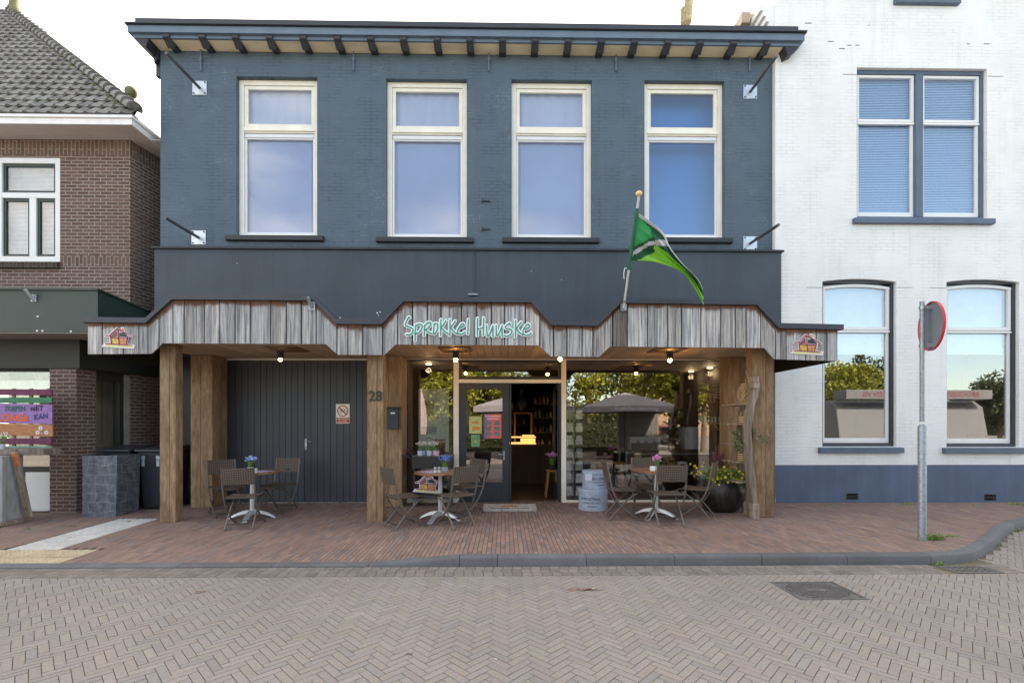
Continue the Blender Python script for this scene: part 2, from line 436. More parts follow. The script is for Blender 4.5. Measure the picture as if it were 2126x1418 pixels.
# --- kerb stones
M_kerb = NT('kerb_stone'); _o = M_kerb.coord(); _n = M_kerb.noise(_o, 160, 3, .7); _b = M_kerb.noise(_o, 2.5, 5, .6)
_c = M_kerb.mix(M_kerb.ramp(_n, .35, .7), (.105, .115, .125, 1), (.17, .18, .195, 1)); _c = M_kerb.mix(M_kerb.math('MULTIPLY', M_kerb.ramp(_b, .4, .7), .5), _c, (.085, .09, .095, 1))
_c = M_kerb.mix(1.0, _c, M_kerb.attr(), 'MULTIPLY'); M_kerb = M_kerb.done(_c, .8, 0, M_kerb.bump(_n, .3, .003), .3)
kerb = MB()
def kat(s):
    """point and left normal at arc position given by x for the straight, else arc length beyond 4.6"""
    if s <= 4.6: return Vector((s, YK)), Vector((0, 1))
    rem = s - 4.6; pts = KPATH[1:]
    for a, b in zip(pts, pts[1:]):
        d = b - a
        if rem <= d.length: return a + d * (rem / d.length), Vector((-d.y, d.x)).normalized()
        rem -= d.length
    d = pts[-1] - pts[-2]; return pts[-1], Vector((-d.y, d.x)).normalized()
bounds = [-13.5 + i for i in range(12)] + [-1.47, -.49, -.08, .88, 1.84, 2.79, 3.73, 4.66] + [4.66 + .8 * k for k in range(1, 10)]
for a, b in zip(bounds, bounds[1:]):
    n = 1 if b < 4.6 and not (-1.5 < a < -.5) else 6
    g = R.uniform(.88, 1.1); kerb.cur = (g, g, g); st = len(kerb.v)
    for k in range(n + 1):
        s_ = a + .003 + (b - a - .006) * k / n; p, nn = kat(s_); x = min(p.x, 4); h = zk(x)
        ch = min(.022, h * .5)
        for off, z in ((.0, -.02), (.006, h - ch), (.028, h), (.128, h + .001), (.128, -.02)):
            kerb.v.append((p.x + nn.x * off, p.y + nn.y * off, z))
    for k in range(n):
        for q in range(4):
            i = st + k * 5 + q; kerb.face((i, i + 5, i + 6, i + 1))
    kerb.face([st + q for q in range(5)]); kerb.face([st + n * 5 + q for q in range(4, -1, -1)])
struct('kerb', kerb, M_kerb, smooth=50)
# --- pavement: narrow clinkers laid towards the wall
TW0, TW1 = G(13, 1142, .03), G(113, 1142, .03)            # white strip at its near end
wx0, wx1 = TW0.x, TW0.x + .6; wy0 = TW0.y; wy1 = G(235, 1079, .06).y
yx1 = G(200, 1143.5, .03).x
tan_y0 = YK + .128
def kclip(poly, cx, cy):
    best = 1e9
    for a, b in zip(KPATH, KPATH[1:]):
        d = b - a; t = max(0, min(1, ((cx - a.x) * d.x + (cy - a.y) * d.y) / d.length_squared)); q = a + d * t; r = math.hypot(cx - q.x, cy - q.y)
        if r < best: best = r; n = Vector((-d.y, d.x)).normalized(); c = n.dot(q) + .131
    return clip(poly, -n.x, -n.y, -c)
pav = MB(); bl, bw_, j = .2, .0525, .0056
col = 0; x = -9.5
while x < 13:
    y = 5.16 - (col % 2) * .1 - R.uniform(0, .02)
    while y < 10.2 if x < -5.5 else y < 8.75:
        cx, cy = x + bw_ / 2, y + bl / 2
        ok = True
        if cx > 4.3:
            if kdist(cx, cy) < .06: ok = False
        if wx0 - .01 < cx < wx1 + .01 and wy0 < cy < wy1: ok = False
        if cx < yx1 and cy < wy0: ok = False
        if ok:
            poly = [(x + j / 2, y + j / 2), (x + bw_ - j / 2, y + j / 2), (x + bw_ - j / 2, y + bl - j / 2), (x + j / 2, y + bl - j / 2)]
            poly = clip(poly, 0, -1, -(YK + .13)) if cx < 4.3 else kclip(poly, cx, cy)
            w = R.random(); g = R.gauss(1, .07)
            if w < .58: t = (1, .97, .95)
            elif w < .74: t = (.80, .90, 1.02)
            elif w < .86: t = (1.08, 1.06, 1.0)
            else: t = (.86, .82, .82)
            pav.cur = tuple(q * g for q in t); brick(pav, poly, zp, .001, .01)
        y += bl
    x += bw_; col += 1
pav.cur = (1, 1, 1); pav.m = 1
for i in range(121):
    for q in range(13):
        xs = [-10 + i * .2, -10 + (i + 1) * .2]; ys = [5.13 + q * .4, 5.13 + (q + 1) * .4]
        if all(kdist(a, b) > .06 for a in xs for b in ys if True):
            pav.add([(a, b, zp(a, b) - .007) for a, b in ((xs[0], ys[0]), (xs[1], ys[0]), (xs[1], ys[1]), (xs[0], ys[1]))], [(0, 1, 2, 3)])
# strip under the bricks close to the curved kerb
pts = [KPATH[k] for k in range(len(KPATH)) if KPATH[k].x > 3.5]
vs = []; fs = []
for k, p in enumerate(pts):
    q, nn = (pts[max(k - 1, 0)], pts[min(k + 1, len(pts) - 1)])
    d = (nn - q); nrm = Vector((-d.y, d.x)).normalized(); e = p + nrm * .12; f_ = p + nrm * .9
    vs += [(e.x, e.y, zp(e.x, e.y) - .008), (f_.x, f_.y, zp(f_.x, f_.y) - .008)]
    if k: fs.append((2 * k - 2, 2 * k - 1, 2 * k + 1, 2 * k))
pav.add(vs, fs)
struct('pavement', pav, [M_pave, M_pjoint])
# --- tactile tiles
tac = MB(); 
def tile(x0, x1, y0, y1, mi, kind):
    tac.m = mi; g = R.uniform(.9, 1.06); tac.cur = (g, g, g); e = .003
    brick(tac, [(x0 + e, y0 + e), (x1 - e, y0 + e), (x1 - e, y1 - e), (x0 + e, y1 - e)], lambda x, y: zp(x, y) + .001, .001, .02)
    if kind == 'rib':
        for k in range(4):
            xa = x0 + .03 + k * .07
            tac.add([(xa, y0 + .01, zp(xa, y0) + .003), (xa + .03, y0 + .01, zp(xa, y0) + .003), (xa + .03, y1 - .01, zp(xa, y1) + .003), (xa, y1 - .01, zp(xa, y1) + .003),
                     (xa + .006, y0 + .012, zp(xa, y0) + .008), (xa + .024, y0 + .012, zp(xa, y0) + .008), (xa + .024, y1 - .012, zp(xa, y1) + .008), (xa + .006, y1 - .012, zp(xa, y1) + .008)],
                    [(4, 5, 6, 7), (0, 1, 5, 4), (1, 2, 6, 5), (2, 3, 7, 6), (3, 0, 4, 7)])
    else:
        for a in range(6):
            for b in range(6):
                x, y = x0 + .03 + a * .048, y0 + .03 + b * .048; z = zp(x, y) + .001
                tac.lathe([(.014, 0), (.012, .005), (.0, .006)], (x, y, z), 6)
y = wy1
while y > wy0 + .05:
    for k in range(2): tile(wx0 + .3 * k, wx0 + .3 * k + .3, max(y - .3, wy0), y, 0, 'rib')
    y -= .3
for k in range(9):
    for q in range(2):
        y1 = wy0 - .305 * q; y0_ = max(y1 - .3, tan_y0)
        tile(yx1 - .3 * (k + 1), yx1 - .3 * k, y0_, y1 - .004, 1, 'dot')
tac.m = 1; 
struct('tactile_paving', tac, [mat('tactile_white', (.62, .63, .62, 1), .8, var=.12, scale=20, attr=True, dirt=.5), mat('tactile_yellow', (.52, .44, .31, 1), .85, var=.14, scale=20, attr=True, dirt=.5)])
# --- ground out to the horizon
gm = NT('ground_paving'); gv = gm.coord(); gn = gm.noise(gv, .6, 5); gf = gm.noise(gv, 14, 3)
gc = gm.mix(gm.ramp(gn, .3, .7), (.24, .205, .185, 1), (.32, .275, .245, 1)); gc = gm.mix(gm.math('MULTIPLY', gm.ramp(gf, .4, .7), .3), gc, (.1, .09, .085, 1))
gmat = gm.done(gc, .9, 0, None, .2)
gr = MB(); gr.quad((-300, -300, -.03), (300, -300, -.03), (300, 300, -.03), (-300, 300, -.03)); struct('ground', gr, gmat)
# --- manhole cover and gully
M_iron = mat('cast_iron', (.15, .148, .15, 1), .65, .3, .3, 30, .3, 120); M_dark = mat('dark_void', (.006, .006, .006, 1), .9)
mh = thing('manhole_cover', 'square cast iron manhole cover with ribbed round lid set in the street bricks', 'manhole cover', ((MX0 + MX1) / 2, (MY0 + MY1) / 2, 0))
m = MB(); ring(m, MX0, MX1, MY0, MY1, .03, 0, 1)
fr = MB(); wfr = .022
fr.box(MX0, MX1, MY0, MY0 + wfr, -.03, .004); fr.box(MX0, MX1, MY1 - wfr, MY1, -.03, .004); fr.box(MX0, MX0 + wfr, MY0 + wfr, MY1 - wfr, -.03, .004); fr.box(MX1 - wfr, MX1, MY0 + wfr, MY1 - wfr, -.03, .004)
build('frame', fr, M_iron, mh)
lid = MB(); mx, my = (MX0 + MX1) / 2, (MY0 + MY1) / 2; rr = min(MX1 - MX0, MY1 - MY0) / 2 - .03; rx = (MX1 - MX0) / 2 - .05
lid.box(MX0 + wfr, MX1 - wfr, MY0 + wfr, MY1 - wfr, -.03, -.003)
for k in range(18):
    x = mx - rx + rx * 2 * (k + .5) / 18; hy = rr * math.sqrt(max(0, 1 - ((x - mx) / rx) ** 2)); 
    lid.box(x - .007, x + .007, my - hy, my + hy, -.004, .005)
pts = [(mx + (rx + .012) * math.cos(a), my + (rr + .012) * math.sin(a), .001) for a in [2 * PI * k / 40 for k in range(41)]]
lid.tube(pts, .006, 6); lid.box(mx - .09, mx + .09, my - .025, my + .025, .0, .0075)
build('lid', lid, M_iron, mh)
dg = thing('drain_grate', 'small slotted iron drain grate against the curved kerb', 'drain', ((DX0 + DX1) / 2, (DY0 + DY1) / 2, 0))
fr = MB(); w = .03
fr.box(DX0, DX1, DY0, DY0 + w, -.04, .003); fr.box(DX0, DX1, DY1 - w, DY1, -.04, .003); fr.box(DX0, DX0 + w, DY0 + w, DY1 - w, -.04, .003); fr.box(DX1 - w, DX1, DY0 + w, DY1 - w, -.04, .003)
for k in range(6):
    x = DX0 + w + (DX1 - DX0 - 2 * w) * (k + .5) / 6; fr.box(x - .012, x + .012, DY0 + w, DY1 - w, -.03, .001)
fr.box(DX0 + w, DX1 - w, (DY0 + DY1) / 2 - .012, (DY0 + DY1) / 2 + .012, -.03, .0025)
build('grate', fr, M_iron, dg); pit = MB(); pit.box(DX0 + w, DX1 - w, DY0 + w, DY1 - w, -.05, -.032); build('pit', pit, M_dark, dg)
# ================================================================ MATERIALS OF THE BUILDINGS
BLUE = C(88, 106, 122); 
M_blue = painted_brick('blue_painted_brick', C(86, 104, 119), C(45, 56, 66), C(168, 182, 195), .55, .85)
M_blue_plain = mat('blue_grey_paint', C(98, 117, 136), .55, var=.1, scale=3, bump=.1, bscale=30)
M_slate = mat('slate_paint', C(59, 70, 80), .6, var=.14, scale=1.3, bump=.15, bscale=12, dirt=.15, streak=.35)
M_char = mat('charcoal_paint', C(50, 55, 63), .5, var=.12, scale=4)
M_black = mat('black_paint', C(38, 42, 48), .5, var=.15, scale=5)
M_cream = mat('cream_paint', C(234, 231, 219), .45, var=.06, scale=4, bump=.05)
M_cove = mat('yellowed_cream_paint', C(246, 232, 196), .55, var=.16, scale=3, stretch=(.4, 1, 3), dirt=.25)
M_white = painted_brick('white_painted_brick', C(228, 232, 233), C(180, 186, 188), C(245, 247, 247), .25, .65)
M_white_plain = mat('white_frame_paint', C(228, 231, 232), .4, var=.03, scale=4)
M_navy = mat('navy_plinth_paint', C(82, 98, 122), .7, var=.12, scale=1.5, bump=.15, bscale=18, dirt=.25, streak=.3)
M_navy_d = mat('dark_navy_paint', C(52, 58, 70), .45, var=.1, scale=4)
M_navy_l = mat('light_navy_paint', C(80, 98, 120), .45, var=.1, scale=4)
M_oak = wood('oak_post', C(126, 101, 77, .95), C(174, 146, 117, .95), (11, 11, 2.2))
M_oak_top = M_oak
M_grey_wood = wood('silvered_board', C(108, 110, 116), C(226, 224, 220), (20, 20, .7), stain=C(105, 64, 38))
M_soffit = wood('soffit_board', C(186, 162, 134), C(206, 180, 150), (2, .6, 12), attr=True, rough=.6)
M_drift = wood('driftwood', C(118, 104, 92), C(182, 168, 154), (12, 12, 1.2), attr=True)
M_steel = mat('galvanised_steel', C(165, 172, 178), .38, .75, .2, 14, .1, 60)
M_zinc = mat('dull_zinc', C(150, 162, 176), .5, .35, .15, 8, .05)
M_redbrick = brick_mat('brown_brick', C(122, 96, 88), C(98, 76, 70), C(158, 150, 142), .21, .0625, .0095)
M_soldier = brick_mat('brown_soldier_brick', C(120, 96, 86), C(100, 80, 72), C(150, 142, 134), .30, .07, .009, True)
M_greenf = mat('dark_green_panel', C(38, 56, 52), .45, var=.16, scale=2, bump=.1, dirt=.3)
M_greend = mat('black_green_paint', C(40, 42, 38), .6, var=.15, scale=2)
M_glass = glass('shop_glass', .165, (.92, .94, .93, 1)); M_glass_up = glass('upper_glass', .075, (.9, .93, .97, 1)); M_glass_up2 = glass('upper_glass_clear', .09, (.9, .93, .97, 1)); M_glass_wu = glass('blind_glass', .11, (.9, .94, .97, 1)); M_glass_w = glass('house_glass', .17, (.85, .9, .92, 1))
M_curtain = mat('net_curtain', C(190, 194, 206), .9, var=.05, scale=1.2, stretch=(3, 1, .4)); M_curtain2 = mat('net_curtain_edge', C(196, 200, 214), .9, var=.04)
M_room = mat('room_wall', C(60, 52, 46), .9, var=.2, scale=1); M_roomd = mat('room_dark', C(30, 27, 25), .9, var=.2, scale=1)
M_skyblind = mat('sky_reflection_blind', C(166, 198, 228), .8, var=.06, scale=2, stretch=(.3, 1, 14))  # slat colour carries the blue of the reflected sky
def grow(r, a, b=None): b = a if b is None else b; return (r[0] - a, r[1] + a, r[2] - b, r[3] + b)
def prect(x0, x1, y0, y1, Y):
    """photo rectangle (x0..x1, top y0..bottom y1) in plane Y -> x0,x1,z0,z1"""
    cx, cy = (x0 + x1) / 2, (y0 + y1) / 2
    return (PX(x0, Y), PX(x1, Y), PZ(cx, y1, Y), PZ(cx, y0, Y))
# ================================================================ SHOP BUILDING
YW = 8.56
shop = thing('shop_building', 'two storey slate blue painted brick shop building with bracketed cornice', 'building', (-.9, YW, .1))
SX0, SX1 = PX(333, YW), PX(1610, YW); ZT = PZ(1000, 114, YW)
YF = YW + .09
wins = [(496.5, 662.5, 167.5, 492.5), (804, 970, 172, 496), (1062, 1227, 174, 497), (1335, 1499.5, 175.5, 497)]
wr = [prect(*w, YF) for w in wins]
BZ = PZ(1000, 521, YW - .15)
# shopfront opening in wall plane
gy = YW + .05
gd = prect(455, 765, 738, 1050, gy); sf = prect(834, 1511, 738, 1050, gy)
gd = (gd[0], gd[1], .06, 2.74); sf = (sf[0], sf[1], .06, 2.74)
w = MB(); wall_holes(w, SX0, SX1, .0, ZT + .1, YW, .14, wr + [gd, sf])
w.quad((SX0, YW, 0), (SX0, 20, 0), (SX0, 20, ZT + .1), (SX0, YW, ZT + .1)); w.quad((SX1, YW, 0), (SX1, YW, ZT + .1), (SX1, 20, ZT + .1), (SX1, 20, 0))
w.quad((SX0, 20, 0), (SX1, 20, 0), (SX1, 20, ZT + .1), (SX0, 20, ZT + .1))
build('wall', w, M_blue, shop)
rf = MB(); rf.box(SX0 - .3, SX1 + .3, YW - .2, 20.2, ZT + .3, ZT + .42); build('roof', rf, M_char, shop)
# inner shell of the upper floor and of the ground floor
sh = MB(); 
sh.quad((SX0 + .1, YW + .9, 3.5), (SX1 - .1, YW + .9, 3.5), (SX1 - .1, YW + .9, 8.4), (SX0 + .1, YW + .9, 8.4)); sh.quad((SX0 + .1, YW + .15, 3.9), (SX1 - .1, YW + .15, 3.9), (SX1 - .1, YW + .9, 3.9), (SX0 + .1, YW + .9, 3.9))
sh.quad((SX0 + .1, YW + .15, 8.39), (SX1 - .1, YW + .15, 8.39), (SX1 - .1, YW + .9, 8.39), (SX0 + .1, YW + .9, 8.39))
build('upper_room', sh, mat('upper_room_wall', C(120, 125, 140), .9), shop)
# band
b = MB(); bx0, bx1 = PX(320.5, YW - .15), PX(1622, YW - .15)
b.box(bx0, bx1, YW - .15, YW - .002, 2.74, BZ); build('band', b, M_slate, shop)
b = MB(); b.prism([(YW - .19, BZ + .003), (YW - .19, BZ + .03), (YW - .004, BZ + .11), (YW - .004, BZ + .003)], bx0 - .035, bx1 + .035, 'x'); build('band_flashing', b, M_black, shop)
b = MB(); pz = PZ(983, 612, YW - .155)
b.tube([(PX(985, YW - .16), YW - .163, BZ), (PX(985, YW - .16), YW - .163, pz)], .009, 6); build('conduit', b, M_slate, shop)
b = MB(); b.box(PX(972, YW - .2), PX(992, YW - .2), YW - .24, YW - .152, pz - .03, pz + .0); build('junction_box', b, M_zinc, shop, bevel=.006)
b = MB()
for q, yy, s_ in ((783, 650, 1.3), (789, 648, 1), (786, 655, .8), (1009, 655, 1), (1259, 650, 1.2), (492, 547, .7), (706, 660, 1), (1103, 563, .6), (1166, 581, .6), (520, 640, .6)):
    c_ = P(q, yy, YW - .153); b.ell(c_, .014 * s_, .002, .01 * s_, 7, 5)
tag(build('paint_chip', b, mat('flaked_paint', C(214, 216, 214), .8), shop), kind='stuff')
# --- windows
M_frame = M_cream; M_alu = mat('white_sash', C(222, 226, 232), .35, var=.03)
def up_window(r, px, i):
    x0, x1, z0, z1 = r; fr = MB(); y0, y1 = YF, YF + .09
    wI = x1 - x0; fw = .085 * 1.0
    ring(fr, x0, x1, z0, z1, fw, y0, y1, .09, .05)
    # transom
    tz0, tz1 = z0 + (z1 - z0) * (.667 if i else .665), z0 + (z1 - z0) * .703
    fr.box(x0 + fw, x1 - fw, y0 + .005, y1, tz0, tz1); fr.box(x0 + fw - .0, x1 - fw, y0 - .02, y0 + .004, tz0 + .025, tz0 + .05)
    f = build('window', fr, M_frame, shop, bevel=.006)
    s = MB(); ring(s, x0 + fw + .004, x1 - fw - .004, tz1 + .004, z1 - .094, .062, y0 + .022, y0 + .075); build('top_sash', s, M_frame, f, bevel=.005)
    s = MB(); lx0, lx1, lz0, lz1 = x0 + fw + .004, x1 - fw - .004, z0 + .054, tz0 - .004
    ring(s, lx0, lx1, lz0, lz1, .035, y0 + .03, y0 + .08, .10, .045); s.box(lx0 + .012, lx1 - .012, y0 + .012, y0 + .029, lz1 - .075, lz1 - .015); build('lower_sash', s, M_alu, f, bevel=.005)
    g = MB(); g.box(x0 + fw + .05, x1 - fw - .05, y0 + .05, y0 + .056, tz1 + .05, z1 - .14); g.box(lx0 + .03, lx1 - .03, y0 + .058, y0 + .064, lz0 + .04, lz1 - .09)
    build('pane', g, M_glass_up if i < 3 else M_glass_up2, f)
    return f
wf = [up_window(r, None, i) for i, r in enumerate(wr)]
for i, (r, f) in enumerate(zip(wr, wf)):
    x0, x1, z0, z1 = r
    sb = MB(); sb.prism([(YW - .075, z0 - .115), (YW - .075, z0 - .03), (YF, z0 - .002), (YF, z0 - .12), (YW + .002, z0 - .12)], x0 - .17 if i < 3 else x0 - .15, x1 + .13, 'x')
    build('sill', sb, M_black, f, bevel=.008)
    if i < 3:
        cu = MB(); y = YF + .115; n = 40
        vs = []; 
        for k in range(n + 1):
            x = x0 + .08 + (x1 - x0 - .16) * k / n; yy = y + .008 * math.sin(k * 1.1) 
            vs += [(x, yy, z0 + .02), (x, yy, z1 - .02)]
        cu.add(vs, [(2 * k, 2 * k + 2, 2 * k + 3, 2 * k + 1) for k in range(n)])
        build('curtain', cu, M_curtain, f, smooth=60)
        # soft rounded screen held just behind the lower pane
        lz0, lz1 = z0 + .12, z0 + (z1 - z0) * .625; a0, a1 = x0 + .17, x1 - .17; rr = .13
        scn = [(a0, lz0), (a1, lz0)] + [(a1 - rr + rr * math.cos(t), lz1 - rr * .55 + rr * .55 * math.sin(t)) for t in [PI / 2 * q / 6 for q in range(7)]] + [(a0 + rr - rr * math.sin(t), lz1 - rr * .55 + rr * .55 * math.cos(t)) for t in [PI / 2 * q / 6 for q in range(7)]]
        sc_ = MB(); sc_.prism(scn, y - .025, y - .021); build('screen', sc_, mat('window_screen', C(164, 172, 194), .9, var=.05, scale=1.5), f)
    else:
        cu = MB(); cu.quad((x0, YF + .35, z0), (x1, YF + .35, z0), (x1, YF + .35, z1), (x0, YF + .35, z1)); build('sky_blue_sheet', cu, mat('reflected_sky_blue', C(30, 122, 186), .7, var=.12, scale=.7), f)  # blue sheet paints the sky's reflection in this pane
# --- cornice
cor = MB(); XL, XR = SX0, SX1
def sweep(mb, prof, ret=.75):
    """prof (out,z) swept round the front with mitred returns along both sides"""
    st = len(mb.v); n = len(prof)
    for px_, py_, sx_, sy_ in ((XL, YW + ret, -1, 0), (XL, YW, -1, -1), (XR, YW, 1, -1), (XR, YW + ret, 1, 0)):
        for o_, z in prof: mb.v.append((px_ + sx_ * o_, py_ + sy_ * o_, z))
    for k in range(3):
        for q in range(n):
            a, b_ = st + k * n + q, st + k * n + (q + 1) % n; mb.face((a, a + n, b_ + n, b_))
    mb.face([st + q for q in range(n)]); mb.face([st + 3 * n + q for q in range(n - 1, -1, -1)])
Z0 = ZT
OUT = .33
ZF0 = PZ(1000, 75.5, YW - OUT); ZF1 = PZ(1000, 62, YW - OUT)
c1 = MB(); sweep(c1, [(OUT - .02, ZF0), (OUT, ZF0), (OUT, ZF1), (OUT - .02, ZF1)]); 
cor_o = build('cornice', c1, M_blue_plain, shop)
c2 = MB(); sweep(c2, [(.05, ZF1 + .003), (OUT + .03, ZF1 + .003), (OUT + .012, ZF1 + .006), (OUT + .032, ZF1 + .016), (OUT + .032, ZF1 + .036), (.05, ZF1 + .06)]); build('crown_moulding', c2, M_char, cor_o)
c3 = MB(); sweep(c3, [(OUT - .09, ZF0 - .06), (OUT - .055, ZF0 - .06), (OUT - .055, ZF0 - .004), (OUT - .0, ZF0 - .004), (OUT - .021, ZF0 + .05), (OUT - .09, ZF0 + .05)]); build('fillet', c3, M_blue_plain, cor_o)
# cove in front (cream), dark on the returns
cv = MB(); prof = [(OUT - .08, ZF0 - .058)] + [(OUT - .09 - (OUT - .13) * math.sin(t), ZF0 - .058 - (ZF0 - .058 - Z0) * (1 - math.cos(t))) for t in [PI / 2 * q / 6 for q in range(7)]] + [(.035, Z0), (.0, Z0 - .0), (.0, Z0 + .3), (OUT - .1, Z0 + .3)]
cv.prism([(YW - o_, z) for o_, z in prof], XL - .0, XR + .0, 'x'); build('cove', cv, M_cove, cor_o)
for sx, xx in ((-1, XL), (1, XR)):
    cr = MB()
    cr.prism([(xx + sx * o_, z) for o_, z in [(OUT - .06, ZF0 - .03), (OUT - .16, ZF0 - .16), (OUT - .24, ZF0 - .22), (OUT - .25, ZF0 - .33), (.004, Z0 - .16), (.004, ZF0 - .03)]], YW - .05, YW + .75)
    cr.prism([(xx + sx * o_, z) for o_, z in [(OUT - .05, ZF0 - .03), (OUT - .14, ZF0 - .15), (.06, ZF0 - .22), (.004, Z0 + .02), (.004, ZF0 - .03)]], YW - OUT + .06, YW - .052)
    cr.box(xx + sx * .004, xx + sx * .10, YW + .02, YW + .1, Z0 - .45, Z0 - .16)
    build('return_bracket', cr, M_black, cor_o, bevel=.01)

brpx = [348, 422, 491, 561, 630.5, 701.5, 770.5, 838, 907.5, 975.5, 1043, 1110.5, 1179, 1247.5, 1316, 1385, 1452, 1521, 1590]
for q in brpx:
    x = PX(q + (1063 - q) * 0.018, YW - .1); k = MB(); wd = .062
    pr = [(YW - OUT + .075, ZF0 - .05), (YW - OUT + .02, ZF0 - .05), (YW - OUT + .01, ZF0 - .012), (YW - OUT + .05, ZF0 - .0)]
    pr = [(YW + .0, ZF0), (YW - OUT + .02, ZF0 - .002), (YW - OUT + .02, ZF0 - .06), (YW - OUT + .07, ZF0 - .085), (YW - .16, ZF0 - .16), (YW - .105, Z0 + .06), (YW - .10, Z0 - .01), (YW - .085, Z0 - .035), (YW + .0, Z0 - .045)]
    k.prism(pr, x - wd, x + wd, 'x'); build('bracket', k, M_char, cor_o, bevel=.008, bseg=1)
for q in (417, 734, 1015, 1279, 1556.5):
    k = MB(); x = PX(q, YW - .03); za = PZ(q, 100, YW - .03); zb = PZ(q, 148, YW - .03)
    k.tube([(x, YW - .03, za), (x, YW - .03, zb)], .014, 6); k.box(x - .02, x + .02, YW - .045, YW, (za + zb) / 2 - .02, (za + zb) / 2 + .02); build('wall_anchor', k, M_blue_plain, shop)
for q, yy in ((1012, 417), (1012, 476)):
    k = MB(); x = PX(q, YW - .02); z = PZ(q, yy, YW - .02); k.box(x - .09, x + .05, YW - .02, YW, z - .01, z + .01); k.box(x - .1, x - .08, YW - .035, YW, z - .03, z + .03); build('wall_anchor', k, M_black, shop)
# chimney pipe behind the roof edge
ch = MB(); cy = 11.0
ch.tube([(PX(1419, cy), cy, ZT + .3), (PX(1423, cy), cy, PZ(1423, 20, cy))], .11, 12); ch.tube([(PX(1427, cy - .2), cy - .2, PZ(1427, 47, cy - .2)), (PX(1434, cy - .2), cy - .2, PZ(1434, -40, cy - .2))], .1, 12)
build('chimney', ch, mat('mossy_chimney', C(150, 140, 112), .9, var=.3, scale=14), shop, smooth=50)
# ---------------------------------------------------------------- shopfront
gY = YW + .05
# garage double door
fr = MB(); gx = [PX(p, gY) for p in (455, 461, 762, 766)]; zh = PZ(600, 748, gY); zt = 2.74; zb = PZ(600, 1043, gY)
fr.box(gx[0], gx[1], gY - .04, gY + .06, .08, zt); fr.box(gx[1], gx[3], gY - .04, gY + .06, zh, zt); fr.box(gx[1], gx[3], gY - .02, gY + .06, .08, zb - .002); build('door_frame', fr, M_cream, shop)
mid = PX(630.5, gY)
for a, b_, nb in ((gx[1] + .004, mid - .002, 13), (mid + .002, gx[3], 10)):
    d = MB(); ww = (b_ - a) / nb
    d.box(a, b_, gY + .035, gY + .06, zb, zh - .003)
    for k in range(nb):
        g = R.uniform(.93, 1.07); d.cur = (g, g, g)
        c0, c1_ = a + k * ww, a + (k + 1) * ww
        d.prism([(c0 + .001, gY + .034), (c0 + .005, gY + .024), (c1_ - .005, gY + .024), (c1_ - .001, gY + .034)], zb + .002, zh - .005, 'z')
    dl = build('garage_door', d, mat('garage_door_paint', C(62, 66, 74), .5, var=.08, scale=2, attr=True, bump=.05), shop)
    if b_ > mid + .1:
        h = MB(); hx, hz = PX(634.5, gY), PZ(634, 921, gY); h.box(hx - .02, hx + .02, gY + .006, gY + .019, hz - .11, hz + .09)
        h.tube([(hx, gY + .01, hz + .045), (hx, gY - .035, hz + .045), (hx + .02, gY - .045, hz + .043), (hx + .12, gY - .04, hz + .04)], .0085, 8); h.tube([(hx, gY + .01, hz - .055), (hx, gY + .0, hz - .055)], .011, 8)
        build('handle', h, M_steel, dl, smooth=40, bevel=.003)
# glazed front
fr = MB()
X = {k: PX(k, gY) for k in (835, 839, 942, 953, 1165, 1175, 1505, 1511)}
Zh0, Zh1 = PZ(1000, 747.5, gY), 2.74
y0, y1 = gY - .05, gY + .05
fr.box(X[835], X[839], y0, y1, .08, Zh0); fr.box(X[942], X[953], y0, y1, .08, Zh0); fr.box(X[1165], X[1175], y0, y1, .08, Zh0); fr.box(X[1505], X[1511], y0, y1, .08, Zh0)
fr.box(X[835], X[1511], y0, y1, Zh0, Zh1)
zs = PZ(1300, 1037, gY); fr.box(X[1175], X[1505], y0, y1, .08, zs); zl = PZ(890, 1033, gY); fr.box(X[839], X[942], y0, y1, .08, zl - .0)
ztr0, ztr1 = PZ(1060, 795.5, gY), PZ(1060, 788, gY); fr.box(X[953], X[1165], y0, y1, ztr0, ztr1)
sfo = build('shopfront', fr, M_cream, shop, bevel=.006)
def pane(name, x0, x1, z0, z1, y, par, m=None):
    g = MB(); g.box(x0, x1, y, y + .006, z0, z1); return build(name, g, m or M_glass, par)
d = MB(); ring(d, X[1175], X[1505], zs, Zh0, .012, gY - .02, gY + .03); ring(d, X[839], X[942], zl, Zh0, .02, gY - .02, gY + .03); ring(d, X[953], X[1165], ztr1, Zh0, .055, gY - .02, gY + .03); build('glazing_bead', d, M_black, sfo)
pane('pane', X[1175] + .01, X[1505] - .01, zs + .01, Zh0 - .01, gY + .0, sfo); pane('pane', X[839] + .018, X[942] - .018, zl + .018, Zh0 - .018, gY, sfo); pane('pane', X[953] + .05, X[1165] - .05, ztr1 + .05, Zh0 - .05, gY, sfo)
